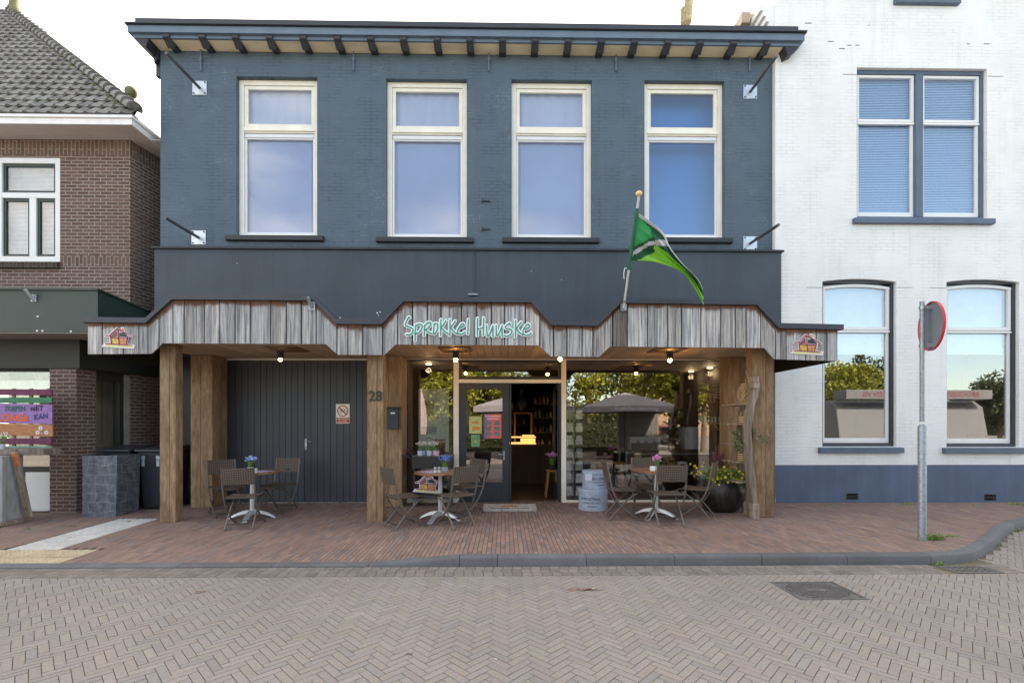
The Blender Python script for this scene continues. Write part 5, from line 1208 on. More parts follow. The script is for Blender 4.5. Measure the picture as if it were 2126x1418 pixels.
# flower pots
M_leaf = mat('fresh_leaf', (.11, .26, .045, 1), .55, var=.4, scale=30); M_leafd = mat('dark_leaf', (.045, .10, .03, 1), .55, var=.5, scale=25)
def blade(g, p, d, ln, w_, bend=.5):
    """a bent leaf blade"""
    p = Vector(p); d = Vector(d).normalized(); s_ = d.cross(Vector((0, 0, 1))); s_ = s_.normalized() if s_.length > .01 else Vector((1, 0, 0)); vs = []; n = 4
    for i in range(n + 1):
        t_ = i / n; c_ = p + d * ln * t_ + Vector((0, 0, -bend * ln * t_ * t_)); ww = w_ * (1 - t_ ** 1.5) + .0004; vs += [c_ - s_ * ww, c_ + s_ * ww]
    g.add(vs, [(2 * i, 2 * i + 1, 2 * i + 3, 2 * i + 2) for i in range(n)])
def flower_pot(x, y, z, label, petal, potc, hgt=.16, n=26, pr=.042, ph=.075, spread=.6):
    t = thing('flower_pot', label, 'potted flowers', (x, y, z), 'small potted flowers')
    g = MB(); g.lathe([(0, 0), (pr * .78, 0), (pr * .95, ph * .5), (pr, ph), (pr * .92, ph), (pr * .85, ph - .01), (0, ph - .012)], (x, y, z), 18); build('pot', g, potc, t, smooth=40)
    g = MB(); g2 = MB()
    for k in range(n * 2):
        a = R.uniform(0, 2 * PI); s = R.uniform(.05, spread); blade(g, (x + .4 * pr * math.cos(a), y + .4 * pr * math.sin(a), z + ph - .012), (s * math.cos(a), s * math.sin(a), 1), hgt * R.uniform(.6, 1), .004, .3 * s)
    for k in range(n):
        a = R.uniform(0, 2 * PI); s = R.uniform(.05, spread * .9); h = hgt * R.uniform(.75, 1.1); c_ = Vector((x + s * h * math.cos(a), y + s * h * math.sin(a), z + ph + h * (1 - .3 * s)))
        for q in range(5): b_ = c_ + Vector((R.gauss(0, .008), R.gauss(0, .008), R.gauss(0, .01))); w = R.uniform(.7, 1.3); g2.cur = (w, w, w); g2.ell(b_, .0085, .0085, .007, 6, 4)
    build('leaves', g, M_leaf, t); build('blossom', g2, petal, t, smooth=60)
M_pb = mat('petal_blue', C(96, 132, 216), .6, var=.4, scale=60, attr=True); M_pp = mat('petal_pink', C(222, 150, 206), .6, var=.3, scale=60, attr=True); M_pw = mat('petal_white', C(226, 226, 216), .6, var=.1, attr=True); M_plb = mat('petal_pale_blue', C(150, 176, 226), .6, var=.35, scale=60, attr=True)
M_pot = mat('pot_grey_blue', C(150, 162, 174), .6, var=.12, scale=30); M_potb = mat('pot_pale_blue', C(190, 206, 224), .5, var=.1, scale=40); M_potp = mat('pot_pink', C(222, 176, 196), .5, var=.1, scale=40)
flower_pot(PX(520, 7.2), 7.2, T1[2], 'pot of pale blue flowers on the table before the garage doors', M_plb, M_pot, .15, 34)
flower_pot(PX(923, 7.0), 7.02, T2[2], 'pot of deep blue grape hyacinths on the table near the shop door', M_pb, M_pot, .16, 22, .048)
flower_pot(PX(1364, 7.1), 7.1, T3[2], 'pot of pink flowers on the table before the big window', M_pp, M_potb, .15, 26, .036, .06)
M_clear = glass('jar_glass', .12, (.9, .92, .93, 1)); M_saltw = mat('salt_white', C(226, 226, 224), .6)
def menu(x, y, z, rot, label):
    t = MB(); c_, s_ = math.cos(rot), math.sin(rot)
    for k, (dx, dy) in enumerate(((0, 0), (.03, .02))):
        pts = [(-.1, -.14), (.1, -.14), (.1, .14), (-.1, .14)]; t.prism([(x + dx + a * c_ - b_ * s_, y + dy + a * s_ + b_ * c_) for a, b_ in pts], z + .001 + k * .003, z + .003 + k * .003, 'z')
    solo('menu_card', t, mat('menu_lilac', C(168, 164, 196), .5, var=.15, scale=20), label, 'menu', 'menu cards')
menu(T1[0] + .17, T1[1] - .08, T1[2], 1.1, 'lilac menu card beside the pale blue flowers'); menu(T2[0] - .14, T2[1] - .1, T2[2], .9, 'lilac menu card beside the glass shakers')
t = thing('napkin_holder', 'small white napkin holder on the table before the garage doors', 'napkin holder', (PX(528.5, 6.98), 6.98, T1[2])); x = PX(528.5, 6.98)
g = MB(); g.box(x - .036, x + .036, 6.96, 6.965, T1[2] + .001, T1[2] + .075); g.box(x - .036, x + .036, 6.995, 7.0, T1[2] + .001, T1[2] + .075); g.box(x - .036, x + .036, 6.966, 6.994, T1[2] + .0005, T1[2] + .006); build('holder', g, M_steel, t); g = MB(); g.box(x - .032, x + .032, 6.967, 6.993, T1[2] + .007, T1[2] + .068); build('napkins', g, M_saltw, t)
for q, lab, dy in ((903.5, 'first glass shaker beside the lilac menu card', 0), (911.5, 'second glass shaker close to the blue grape hyacinths', .02)):
    x, y = PX(q, 6.85 + dy), 6.85 + dy; t = thing('glass_shaker', lab, 'shaker', (x, y, T2[2]), 'glass shakers'); g = MB(); g.lathe([(0, .001), (.024, .001), (.024, .05), (.018, .062), (.018, .066)], (x, y, T2[2]), 14); build('jar', g, M_clear, t, smooth=50); g = MB(); g.lathe([(0, .004), (.02, .004), (.02, .035), (0, .036)], (x, y, T2[2]), 12); build('contents', g, M_saltw, t); g = MB(); g.lathe([(.02, .064), (.02, .085), (.012, .092), (0, .093)], (x, y, T2[2]), 14); build('lid', g, M_steel, t, smooth=50)
g = MB(); x = PX(1354, 6.98); g.box(x - .035, x + .035, 6.95, 6.99, T3[2] + .001, T3[2] + .07); solo('napkin_block', g, M_saltw, 'block of white napkins on the table before the big window', 'napkins', bevel=.004)
# ================================================================ TROLLEY, BOARD, MAT, BOXES
tx0, tx1, tY = PX(856, 8.1), PX(937, 8.1), 8.1
t = thing('trolley', 'dark wheeled trolley with a drawer box and push bar in front of the small window', 'trolley', (tx0, tY, .1)); zt0 = PZ(890, 946, tY)
M_tro = mat('trolley_dark', C(52, 50, 50), .5, var=.15, scale=5); g = MB(); g.box(tx0, tx1, tY, tY + .42, PZ(890, 973, tY), zt0 - .02); build('drawer_box', g, M_tro, t, bevel=.006); g = MB(); g.box(tx0 - .01, tx1 + .01, tY - .01, tY + .43, zt0 - .0195, zt0); build('top', g, mat('trolley_top', C(92, 92, 94), .45, var=.1), t, bevel=.004)
g = MB(); g.tube([((tx0 + tx1) / 2 - .02, tY - .001, zt0 - .16), ((tx0 + tx1) / 2, tY - .014, zt0 - .165), ((tx0 + tx1) / 2 + .02, tY - .001, zt0 - .16)], .006, 6); build('drawer_knob', g, M_black, t)
for sx in (0, 1):
    for sy in (0, 1):
        x, y = (tx0 + .03, tx1 - .03)[sx], (tY + .03, tY + .39)[sy]; g = MB(); g.box(x - .015, x + .015, y - .015, y + .015, .24, PZ(890, 973, tY) - .001); build('leg', g, M_tro, t)
        g = MB(); g.tube([(x - .014, y, .145), (x + .014, y, .145)], .044, 16); g.box(x - .02, x + .02, y - .012, y + .012, .19, .239); build('caster', g, mat('caster_grey', C(120, 124, 130), .5, .2), t, smooth=40)
g = MB(); g.box(tx0, tx1, tY, tY + .42, .24, .30); g.box(tx0 + .04, tx1 - .04, tY + .03, tY + .4, .46, .475); build('shelf', g, mat('trolley_shelf', C(70, 78, 84), .5, var=.15), t)
g = MB(); zz = zt0 + .02; g.tube([(tx0, tY + .04, zz - .08), (tx0 - .28, tY + .04, zz + .02), (tx0 - .28, tY + .38, zz + .02), (tx0, tY + .38, zz - .08)], .010, 6); g.tube([(tx0, tY + .04, zz - .02), (tx0 - .1, tY + .04, zz + .08), (tx0 - .1, tY + .38, zz + .08), (tx0, tY + .38, zz - .02)], .008, 6); g.tube([(tx0 - .15, tY + .04, zz - .03), (tx0 - .15, tY + .38, zz - .03)], .006, 6); build('push_bar', g, M_black, t)
for q, pm, lab in ((872, M_potb, 'white flowers in a pale blue pot at the push bar end of the trolley'), (880, M_potb, 'white flowers in a pale blue pot, second from the push bar on the trolley'), (891, M_potb, 'white flowers in a pale blue pot, third from the push bar on the trolley'), (897, M_potb, 'white flowers in a pale blue pot next to the pink pot'), (905.5, M_potp, 'white flowers in a pink pot on the trolley')):
    yy = tY + (.14 if q in (880, 897) else .06); flower_pot(PX(q, yy), yy, zt0 + .0005, lab, M_pw, pm, .14, 12, .047 if q != 905.5 else .055, .085, .5)
yl2 = tY - .02
logo(lambda a, b_, d: P(856 + (a - 10) * .87, 985 + (b_ - 13) * .87, yl2 - d - .0), 'larger cut-out house logo board leaning on the trolley', loc=P(885, 1010, yl2))
t = thing('stone_plaque', 'pale stone step with a small house emblem lying before the shop door', 'step', (PX(1058, 7.75), 7.75, .1)); a, b_ = PX(1003, 7.7), PX(1114, 7.7)
g = MB(); g.prism([(7.69, .1), (7.69, .135), (7.98, .175), (7.98, .1)], a, b_, 'x'); build('slab', g, mat('pale_stone', C(176, 172, 166), .8, var=.12, scale=10, dirt=.3), t, bevel=.004)
sl = math.atan2(.04, .29); upv = (0, math.cos(sl), math.sin(sl)); g = MB(); text(g, 'Sprokkel Huuske', .085, ((a + b_) / 2, 7.745, .146), up=upv, depth=.0012, sx=1.1); build('lettering', g, mat('engraved_grey', C(96, 92, 88), .8), t)
g = MB(); cx_ = (a + b_) / 2; g.add([(cx_ + u, 7.83 + v * math.cos(sl), .156 + v * math.sin(sl)) for u, v in ((-.16, 0), (.16, 0), (.12, .05), (0, .1), (-.12, .05))], [(0, 1, 2, 3, 4)]); build('emblem', g, mat('emblem_ochre', C(176, 120, 56), .7, var=.4, scale=25), t)
g = MB(); 
for q in (1042, 1076): x = PX(q, 7.7); g.box(x - .004, x + .004, 7.688, 7.689, .1, .135)
build('joint', g, M_roomd, t)
M_box = mat('hatbox_blue', C(160, 176, 198), .7, var=.12, scale=10, dirt=.2, bump=.1); M_ink = mat('hatbox_ink', C(62, 66, 78), .8)
def hatbox(px0, px1, y0p, y1p, Yc, zb_, label, lid):
    a, b_ = PX(px0, Yc), PX(px1, Yc); r_ = (b_ - a) / 2; x = (a + b_) / 2; zt2 = zb_ + (y1p - y0p) / F * (Yc - r_); t = thing('hatbox', label, 'round box', (x, Yc, zb_)); hl = (zt2 - zb_)
    g = MB(); g.lathe([(0, 0), (r_ * .965, 0), (r_ * .965, hl * .8)], (x, Yc, zb_), 40); build('box', g, M_box, t, smooth=40)
    g = MB(); g.lathe([(r_ * .967, hl - lid), (r_, hl - lid), (r_, hl - .008), (r_ - .008, hl), (0, hl + .004)], (x, Yc, zb_), 40); build('lid', g, M_box, t, smooth=40)
    g = MB(); rr_ = r_ * .965
    def ctext(s, size, ox, zz, bold=.0):
        st = len(g.v); text(g, s, size, (0, 0, zz), depth=.0005, bold=bold)
        for i in range(st, len(g.v)):
            vx, vy, vz = g.v[i]; an = (vx + ox) / rr_; g.v[i] = (x + (rr_ + .0012 - vy) * math.sin(an), Yc - (rr_ + .0012 - vy) * math.cos(an), vz)
    k = hl / .36
    ctext('INDUSTRIAL', .062 * k, -.085 * k if lid > .07 else .07, zb_ + hl * .56, .001); ctext('CHINA 229 1562', .040 * k, -.085 * k if lid > .07 else .07, zb_ + hl * .38, .0006); ctext('SHANGHAI', .030 * k, -.06 * k if lid > .07 else .09, zb_ + hl * .22, .0006)
    build('lettering', g, M_ink, t)
    return x, r_, zt2
hb = hatbox(1200.5, 1262.5, 1017, 1062, 7.9, .1, 'large pale blue round box standing on the pavement under a smaller one', .075)
hb2 = hatbox(1208.5, 1258.5, 979, 1016, 7.9, hb[2] + .005, 'small pale blue round box with a paper tag, on top of a larger one', .05)
g = MB(); q = P(1222, 991, 7.9 - hb2[1] - .006); g.add([(q.x - .06, q.y - .003, q.z + .06), (q.x - .055, q.y - .006, q.z - .045), (q.x + .055, q.y - .006, q.z - .05), (q.x + .06, q.y - .003, q.z + .055)], [(0, 1, 2, 3)]); pt = build('paper_tag', g, mat('paper_tag', C(206, 208, 226), .7, var=.06), bpy.data.objects['hatbox.001']); pt.modifiers.new('t', 'SOLIDIFY').thickness = .001
# ================================================================ DRIFTWOOD SHELF, LANTERN, BASKETS, PLANTS
t = thing('driftwood_shelf', 'open shelf of curved driftwood uprights leaning on the thick oak post', 'shelf', P(1560, 1070, 7.3))
def upright(pts, Y0, Y1, wpx, name='upright'):
    g = MB(); pp = smooth_pts([Vector((a, b_, 0)) for a, b_ in pts], 4); n = len(pp); rw = []; g.sh = (R.random(), R.random(), 0); gg = R.uniform(.9, 1.05); g.cur = (gg, gg, gg)
    for i, p in enumerate(pp):
        w_ = wpx * (1 + .1 * math.sin(i * 1.3)); rw.append([P(p.x - w_ / 2, p.y, Y0), P(p.x + w_ / 2, p.y, Y0), P(p.x + w_ / 2, p.y, Y0) + Vector((0, Y1 - Y0, 0)), P(p.x - w_ / 2, p.y, Y0) + Vector((0, Y1 - Y0, 0))])
    g.add([v for r_ in rw for v in r_], [(i * 4 + a, i * 4 + (a + 1) % 4, i * 4 + 4 + (a + 1) % 4, i * 4 + 4 + a) for i in range(n - 1) for a in range(4)] + [(3, 2, 1, 0), tuple((n - 1) * 4 + a for a in range(4))]); build(name, g, M_drift, t, bevel=.006)
upright([(1571, 790), (1571, 812), (1563, 838), (1555.5, 880), (1556, 930), (1561, 985), (1570, 1052)], 6.99, 7.10, 12.5)
g = MB()
for y0_, y1_ in ((781, 793), (793.5, 806), (1046, 1060), (1060.5, 1079)): a = P(1564, y1_, 6.98); b_ = P(1576.5, y0_, 6.98); g.box(a.x, b_.x, 6.975, 7.11, max(a.z, .1), b_.z - .001)
build('end_block', g, M_drift, t, bevel=.006)
upright([(1552, 800), (1550, 830), (1541, 880), (1539, 930), (1543, 985), (1550, 1042), (1551, 1066)], 7.5, 7.59, 13)
g = MB(); a = P(1546, 793, 7.5); g.box(a.x, PX(1560, 7.3), 7.3, 7.498, a.z - .02, a.z + .06); build('cross_block', g, M_drift, t, bevel=.006)
for yy in (838, 879, 921, 958.5, 1000):
    g = MB(); z = PZ(1553, yy, 7.1); xo = PX(1529, 7.11) + (.03 if yy in (921,) else 0); g.sh = (R.random(), 0, R.random()); g.box(xo, PX(1561, 7.12), 7.105, 7.6, z - .022, z); build('shelf_board', g, M_drift, t, bevel=.004)
def zsh(yy): return PZ(1553, yy, 7.1)
# rattan lantern
t = thing('rattan_lantern', 'round lattice rattan lantern with a loop handle on the highest shelf', 'lantern', (PX(1546, 7.24), 7.24, zsh(838))); lx, ly, lz = t.location; M_can = mat('pale_cane', C(196, 168, 118), .6, var=.15, scale=20)
prof = lambda u: .045 + .058 * math.sin(PI * u) ** .8; g = MB(); H = .30
for sg in (-1, 1):
    for k in range(11):
        g.tube([(lx + prof(u) * math.cos(sg * u * 2.2 + k * 2 * PI / 11), ly + prof(u) * math.sin(sg * u * 2.2 + k * 2 * PI / 11), lz + .008 + H * u) for u in [q / 14 for q in range(15)]], .0032, 5)
for z_ in (.008, .012 + H): g.tube([(lx + .047 * math.cos(a), ly + .047 * math.sin(a), lz + z_) for a in [2 * PI * q / 20 for q in range(21)]], .006, 6)
build('lattice', g, M_can, t, smooth=60); g = MB(); g.tube([(lx + .05, ly, lz + H), (lx + .06, ly, lz + H + .08), (lx + .03, ly, lz + H + .19), (lx + .01, ly, lz + H + .22)], .0035, 5); build('handle', g, mat('lantern_wire', C(190, 192, 190), .4, .5), t)
def basket(px, Yb, zb_, label, r_=.075, h=.11):
    x = PX(px, Yb); t = thing('basket', label, 'basket', (x, Yb, zb_), 'small round baskets'); g = MB()
    for k in range(9):
        g.cur = (1, 1, 1) if k % 2 else (.25, .22, .2); rr_ = r_ * (.86 + .14 * k / 8); g.tube([(x + rr_ * math.cos(a), Yb + rr_ * math.sin(a), zb_ + .008 + h * k / 8) for a in [2 * PI * q / 22 for q in range(23)]], .0078, 6)
    g.cur = (.5, .45, .4); g.lathe([(0, .004), (r_ * .85, .004)], (x, Yb, zb_), 16); build('body', g, mat('basket_cane', C(196, 170, 124), .7, attr=True, var=.15, scale=30), t, smooth=60)
    g = MB(); g.tube([(x - .07, Yb - .01, zb_ + h), (x - .05, Yb - .02, zb_ + h + .045), (x + .0, Yb - .02, zb_ + h + .075), (x + .055, Yb - .01, zb_ + h + .06), (x + .07, Yb, zb_ + h)], .006, 6); build('handle', g, M_can, t, smooth=60)
basket(1544, 7.22, zsh(879), 'striped basket on the shelf right below the rattan lantern'); basket(1541, 7.22, zsh(958.5), 'striped basket on the shelf under the trailing plant', .07, .12)
def foliage(g, c_, rad, n, ls, droop=.0, zsq=1, rnd=R):
    for k in range(n):
        v = Vector((rnd.gauss(0, 1), rnd.gauss(0, 1), rnd.gauss(0, 1))); v.normalize(); v *= rnd.uniform(.25, 1) ** .6; p = Vector(c_) + Vector((v.x * rad[0], v.y * rad[1], v.z * rad[2]))
        a = Vector((rnd.gauss(0, 1), rnd.gauss(0, 1), rnd.gauss(0, .7) - droop)).normalized(); b_ = a.orthogonal().normalized(); b_ = (b_ * math.cos(k) + a.cross(b_) * math.sin(k)); l_ = ls * rnd.uniform(.6, 1.3); w_ = l_ * .34; q = rnd.uniform(.55, 1.5); g.cur = (q, q * rnd.uniform(.9, 1.05), q * rnd.uniform(.7, 1.1))
        g.add([p - a * l_ / 2, p + b_ * w_, p + a * l_ / 2, p - b_ * w_], [(0, 1, 2, 3)])
M_fol = mat('grey_green_leaf', (.14, .17, .09, 1), .6, var=.4, scale=20, attr=True)
t = thing('trailing_plant', 'bushy grey green trailing plant spilling over the middle of the driftwood shelf', 'plant', (PX(1541, 7.25), 7.25, zsh(921))); g = MB(); x, z = PX(1541, 7.25), zsh(921)
foliage(g, (x - .03, 7.18, z + .12), (.2, .16, .14), 520, .035, .4); foliage(g, (x - .12, 7.1, z - .02), (.1, .1, .12), 200, .03, .8); foliage(g, (x + .18, 7.0, z + .08), (.12, .05, .1), 130, .03, .4); foliage(g, (x + .06, 7.1, z + .2), (.1, .1, .06), 90, .03)
build('foliage', g, M_fol, t); g = MB(); g.lathe([(0, .002), (.05, .002), (.065, .09), (.06, .09), (0, .08)], (x, 7.28, z), 14); build('pot', g, mat('terracotta_dark', C(84, 62, 52), .8), t)
# big pot
bx_, by_ = PX(1497, 7.72), 7.72
t = thing('planter', 'big round black pot with yellow petunias and a dark red spiky palm lily', 'planter', (bx_, by_, .1)); M_pk = NT('black_pot'); v_ = M_pk.coord((14, 14, .5)); n_ = M_pk.noise(v_, 1.5, 4); M_pk = M_pk.done(M_pk.mix(M_pk.ramp(n_, .3, .7), C(28, 27, 28), C(58, 55, 54)), M_pk.math('ADD', M_pk.math('MULTIPLY', n_, .3), .25), 0, M_pk.bump(n_, .3, .01), .5)
g = MB(); g.lathe([(0, 0), (.22, 0), (.27, .04), (.355, .18), (.385, .31), (.37, .42), (.32, .50), (.30, .53), (.29, .53), (.28, .50), (0, .49)], (bx_, by_, .1), 40); build('pot', g, M_pk, t, smooth=50)
g = MB(); foliage(g, (bx_ + .02, by_ - .15, .68), (.36, .25, .14), 2400, .042, .3); foliage(g, (bx_ - .2, by_ - .2, .72), (.2, .15, .14), 500, .035); foliage(g, (bx_ + .18, by_ - .26, .58), (.2, .1, .12), 400, .03, .6); build('foliage', g, mat('petunia_leaf', (.17, .26, .065, 1), .6, var=.4, scale=20, attr=True), t)
g = MB(); g2 = MB()
spots = [(1442, 967), (1433, 963), (1446, 971), (1461, 960), (1458, 968), (1450, 978), (1495, 980), (1503, 969), (1505, 977), (1512, 983), (1518, 982), (1522, 992), (1535, 978), (1542, 984), (1527, 966), (1517, 968), (1489, 989), (1490, 994), (1497, 993), (1506, 991), (1511, 1001), (1517, 989), (1529, 995), (1537, 997), (1535, 1003), (1480, 996), (1484, 1000), (1493, 1006), (1500, 985), (1508, 973), (1441, 988), (1452, 985), (1447, 984), (1455, 981), (1530, 972), (1540, 992), (1520, 1000), (1514, 960), (1532, 961), (1477, 991), (1436, 981), (1485, 975)]
for px_q, py_q in spots:
    Yq = by_ - .42 + R.uniform(-.04, .06); c_ = P(px_q, py_q, Yq); n = Vector((R.gauss(0, .4), -1, R.gauss(.3, .4))).normalized(); u = n.orthogonal().normalized(); v = n.cross(u); rr_ = R.uniform(.017, .024); g.add([c_ + (u * math.cos(a) + v * math.sin(a)) * rr_ * (1 if q % 2 == 0 else .8) for q, a in enumerate([2 * PI * k / 10 for k in range(10)])] + [c_ - n * .006], [(i, (i + 1) % 10, 10) for i in range(10)]); g2.ell(c_ + n * .001, .005, .005, .005, 6, 4)
build('blossom', g, mat('petal_yellow', (.80, .62, .03, 1), .5, var=.15), t); build('blossom_eye', g2, mat('petal_eye', C(110, 84, 20), .7), t)
g = MB(); bc = Vector((bx_ - .02, by_ + .05, .62))
for k in range(70):
    a = R.uniform(0, 2 * PI); s = abs(R.gauss(0, .75)); q = R.uniform(.6, 1.4); g.cur = (q, q, q); blade(g, bc + Vector((R.gauss(0, .02), R.gauss(0, .02), R.uniform(0, .1))), (s * math.cos(a), s * .7 * math.sin(a), 1), R.uniform(.42, .68), .014, .12 + .35 * s * R.random())
build('spiky_leaves', g, mat('cordyline_red', C(112, 68, 72), .45, var=.3, scale=8, attr=True), t)
# ================================================================ LEFT SIDE THINGS
sl_ = NT('slate_cladding'); v_ = sl_.wallcoord(); dn_ = sl_.n('ShaderNodeTexNoise'); sl_.l(v_, dn_.inputs['Vector']); dn_.inputs['Scale'].default_value = 4; ds_ = sl_.n('ShaderNodeVectorMath', operation='SCALE'); sl_.l(dn_.outputs['Color'], ds_.inputs[0]); ds_.inputs['Scale'].default_value = .16; da_ = sl_.n('ShaderNodeVectorMath', operation='ADD'); sl_.l(v_, da_.inputs[0]); sl_.l(ds_.outputs[0], da_.inputs[1]); vo = sl_.n('ShaderNodeTexBrick'); vo.offset = .37; vo.squash = 1.6; vo.squash_frequency = 3; sl_.l(da_.outputs[0], vo.inputs['Vector'])
for k_, x_ in (('Scale', 1.0), ('Mortar Size', .004), ('Mortar Smooth', .3), ('Bias', 0), ('Brick Width', .17), ('Row Height', .15)): vo.inputs[k_].default_value = x_
vo.inputs['Color1'].default_value = (.05, .05, .05, 1); vo.inputs['Color2'].default_value = (.95, .95, .95, 1)
bwn = sl_.n('ShaderNodeRGBToBW'); sl_.l(vo.outputs['Color'], bwn.inputs[0]); n_ = sl_.noise(v_, 9, 6, .7, .5); c_ = sl_.mix(sl_.ramp(n_, .3, .7), C(62, 70, 80), C(118, 126, 136)); c_ = sl_.mix(sl_.math('MULTIPLY', bwn.outputs[0], .5), c_, C(70, 78, 92)); c_ = sl_.mix(sl_.math('MULTIPLY', vo.outputs['Fac'], .6), c_, C(150, 158, 164)); M_sl = sl_.done(c_, .5, 0, sl_.bump(sl_.math('ADD', n_, bwn.outputs[0]), .6, .01), .5)
pa, pb2 = PX(171, 7.45), PX(243, 7.45); zt_ = PZ(200, 946, 7.45); t = thing('slate_planter', 'tall square planter clad in grey slate pieces', 'planter', (pa, 7.45, .08)); g = MB(); q = .015
g.add([(pa, 7.45, zp(pa, 7.45)), (pb2 - .02, 7.45, zp(pa, 7.45)), (pb2 + .0, 7.88, .09), (pa, 7.88, .09), (pa - .0, 7.45, zt_), (pb2, 7.45, zt_), (pb2 + .02, 7.9, zt_), (pa, 7.9, zt_)], [(0, 1, 5, 4), (1, 2, 6, 5), (2, 3, 7, 6), (3, 0, 4, 7)])
g.add([(pa, 7.45, zt_), (pb2, 7.45, zt_), (pb2 + .02, 7.9, zt_), (pa, 7.9, zt_), (pa + .03, 7.48, zt_), (pb2 - .03, 7.48, zt_), (pb2 - .01, 7.87, zt_), (pa + .03, 7.87, zt_)], [(0, 1, 5, 4), (1, 2, 6, 5), (2, 3, 7, 6), (3, 0, 4, 7)]); build('body', g, M_sl, t); g = MB(); g.add([(pa + .03, 7.48, zt_ - .08), (pb2 - .03, 7.48, zt_ - .08), (pb2 - .01, 7.87, zt_ - .08), (pa + .03, 7.87, zt_ - .08)], [(0, 1, 2, 3)]); build('soil', g, M_roomd, t)
M_bin = mat('bin_plastic', C(50, 54, 64), .45, var=.12, scale=8)
def bin_(x0, label, st):
    t = thing('wheelie_bin', label, 'wheelie bin', (x0, 7.92, .1), 'wheelie bins'); x1 = x0 + .5; y0, y1 = 7.95, 8.5; g = MB(); g.add([(x0 + .05, y0 + .06, .12), (x1 - .05, y0 + .06, .12), (x1 - .05, y1 - .1, .12), (x0 + .05, y1 - .1, .12), (x0, y0, 1.06), (x1, y0, 1.06), (x1, y1, 1.06), (x0, y1, 1.06)], [(0, 3, 2, 1), (0, 1, 5, 4), (1, 2, 6, 5), (2, 3, 7, 6), (3, 0, 4, 7), (4, 5, 6, 7)]); build('body', g, M_bin, t, bevel=.02)
    g = MB(); g.add([(x0 - .03, y0 - .04, 1.065), (x1 + .03, y0 - .04, 1.065), (x1 + .03, y1, 1.065), (x0 - .03, y1, 1.065), (x0 - .03, y0 - .04, 1.11), (x1 + .03, y0 - .04, 1.11), (x1 + .0, y1, 1.17), (x0 - .0, y1, 1.17)], [(0, 3, 2, 1), (0, 1, 5, 4), (1, 2, 6, 5), (2, 3, 7, 6), (3, 0, 4, 7), (4, 5, 6, 7)]); build('lid', g, M_bin, t, bevel=.015)
    g = MB(); g.tube([(x0 + .02, y1 + .02, 1.1), (x1 - .02, y1 + .02, 1.1)], .016, 8); build('handle', g, M_black, t)
    g = MB(); 
    for x in (x0 + .01, x1 - .03): g.tube([(x, y1 - .08, .2), (x + .03, y1 - .08, .2)], .1, 16)
    build('wheel', g, M_black, t, smooth=40)
    g = MB(); s_ = P(st, 952, 7.96); g.box(s_.x - .03, s_.x + .03, 7.944, 7.9505, s_.z - .01, s_.z + .05); g.box(s_.x - .025, s_.x + .025, 7.944, 7.951, s_.z - .13, s_.z - .02); build('sticker', g, mat('bin_sticker', C(172, 182, 194), .6, var=.3, scale=30), t)
bin_(-6.80, 'dark wheelie bin directly behind the slate planter', 298); bin_(-6.18, 'dark wheelie bin half hidden by the oak post nearest the brown house', 329)
# painted pallet board with counter
yp = 7.3
t = thing('pallet_board', 'stack of colourful painted boards on a pallet frame before the house window', 'pallet sign', (PX(50, yp), yp, .6)); xr = lambda p: PX(p, yp)
cols = [('crimson', (108, 46, 80), 808, 820.5, 107, 0), ('green', (58, 122, 88), 825, 836.5, 107, 0), ('purple', (150, 112, 172), 839, 880, 108, 1), ('orange', (176, 120, 80), 881, 905.5, 109, 1), ('crimson', (118, 54, 88), 910, 922, 107, 0), ('mint', (120, 160, 140), 926, 930, 107, 0)]
for nm, c, ya, yb, xe_, tilt in cols:
    g = MB(); z0, z1 = PZ(60, yb, yp), PZ(60, ya, yp); dz = .02 * tilt; x0_, x1_ = xr(-70), xr(xe_); g.add([(x0_, yp, z0 + dz * 1.5), (x1_, yp, z0 - dz * .3), (x1_, yp + .022, z0 - dz * .3), (x0_, yp + .022, z0 + dz * 1.5), (x0_, yp, z1 + dz * 1.5), (x1_, yp, z1 - dz * .3), (x1_, yp + .022, z1 - dz * .3), (x0_, yp + .022, z1 + dz * 1.5)], [(0, 3, 2, 1), (4, 5, 6, 7), (0, 1, 5, 4), (1, 2, 6, 5), (2, 3, 7, 6), (3, 0, 4, 7)]); o = build('board', g, mat('board_' + nm, C(*c), .7, var=.25, scale=9, stretch=(1, 1, 4), dirt=.3), t, bevel=.003); o['label'] = nm + ' painted board'
    if nm == 'purple': purple = o
    if nm == 'orange': orange = o
g = MB()
for q in (24, 60, 97): x = xr(q); g.box(x - .02, x + .02, yp + .023, yp + .05, PZ(60, 945, yp), PZ(60, 806, yp))
build('batten', g, M_drift, t)
g = MB(); text(g, 'ZOEPEN', .105, P(31, 848.5, yp - .003), depth=.001, bold=.004, sx=.8); build('lettering', g, mat('paint_teal', C(44, 96, 92), .7), purple); g = MB(); text(g, 'niET', .115, P(76.5, 848, yp - .003), depth=.001, bold=.002, sx=.95); build('lettering', g, mat('paint_dark', C(44, 28, 58), .7), purple)
g = MB(); text(g, 'LOAtEn', .15, P(27, 867.5, yp - .003), depth=.001, bold=.006, sx=.95); build('lettering', g, mat('paint_orange', C(216, 104, 50), .7), purple); g = MB(); text(g, 'KAN', .115, P(85, 865, yp - .003), right=(1, 0, .14), depth=.001, bold=.003, sx=.9); build('lettering', g, mat('paint_navy', C(52, 58, 116), .7), purple)
g = MB(); text(g, 'LYS', .07, P(9, 901, yp - .004), depth=.001, bold=.001); 
for q, yy in ((84, 889), (96, 898), (78, 898)): 
    c_ = P(q, yy, yp - .003)
    for k in range(6): g.ell(c_ + Vector((.022 * math.cos(k * PI / 3), 0, .022 * math.sin(k * PI / 3))), .013, .002, .013, 7, 5)
build('painted_flowers', g, mat('paint_white', C(214, 210, 220), .7), orange)
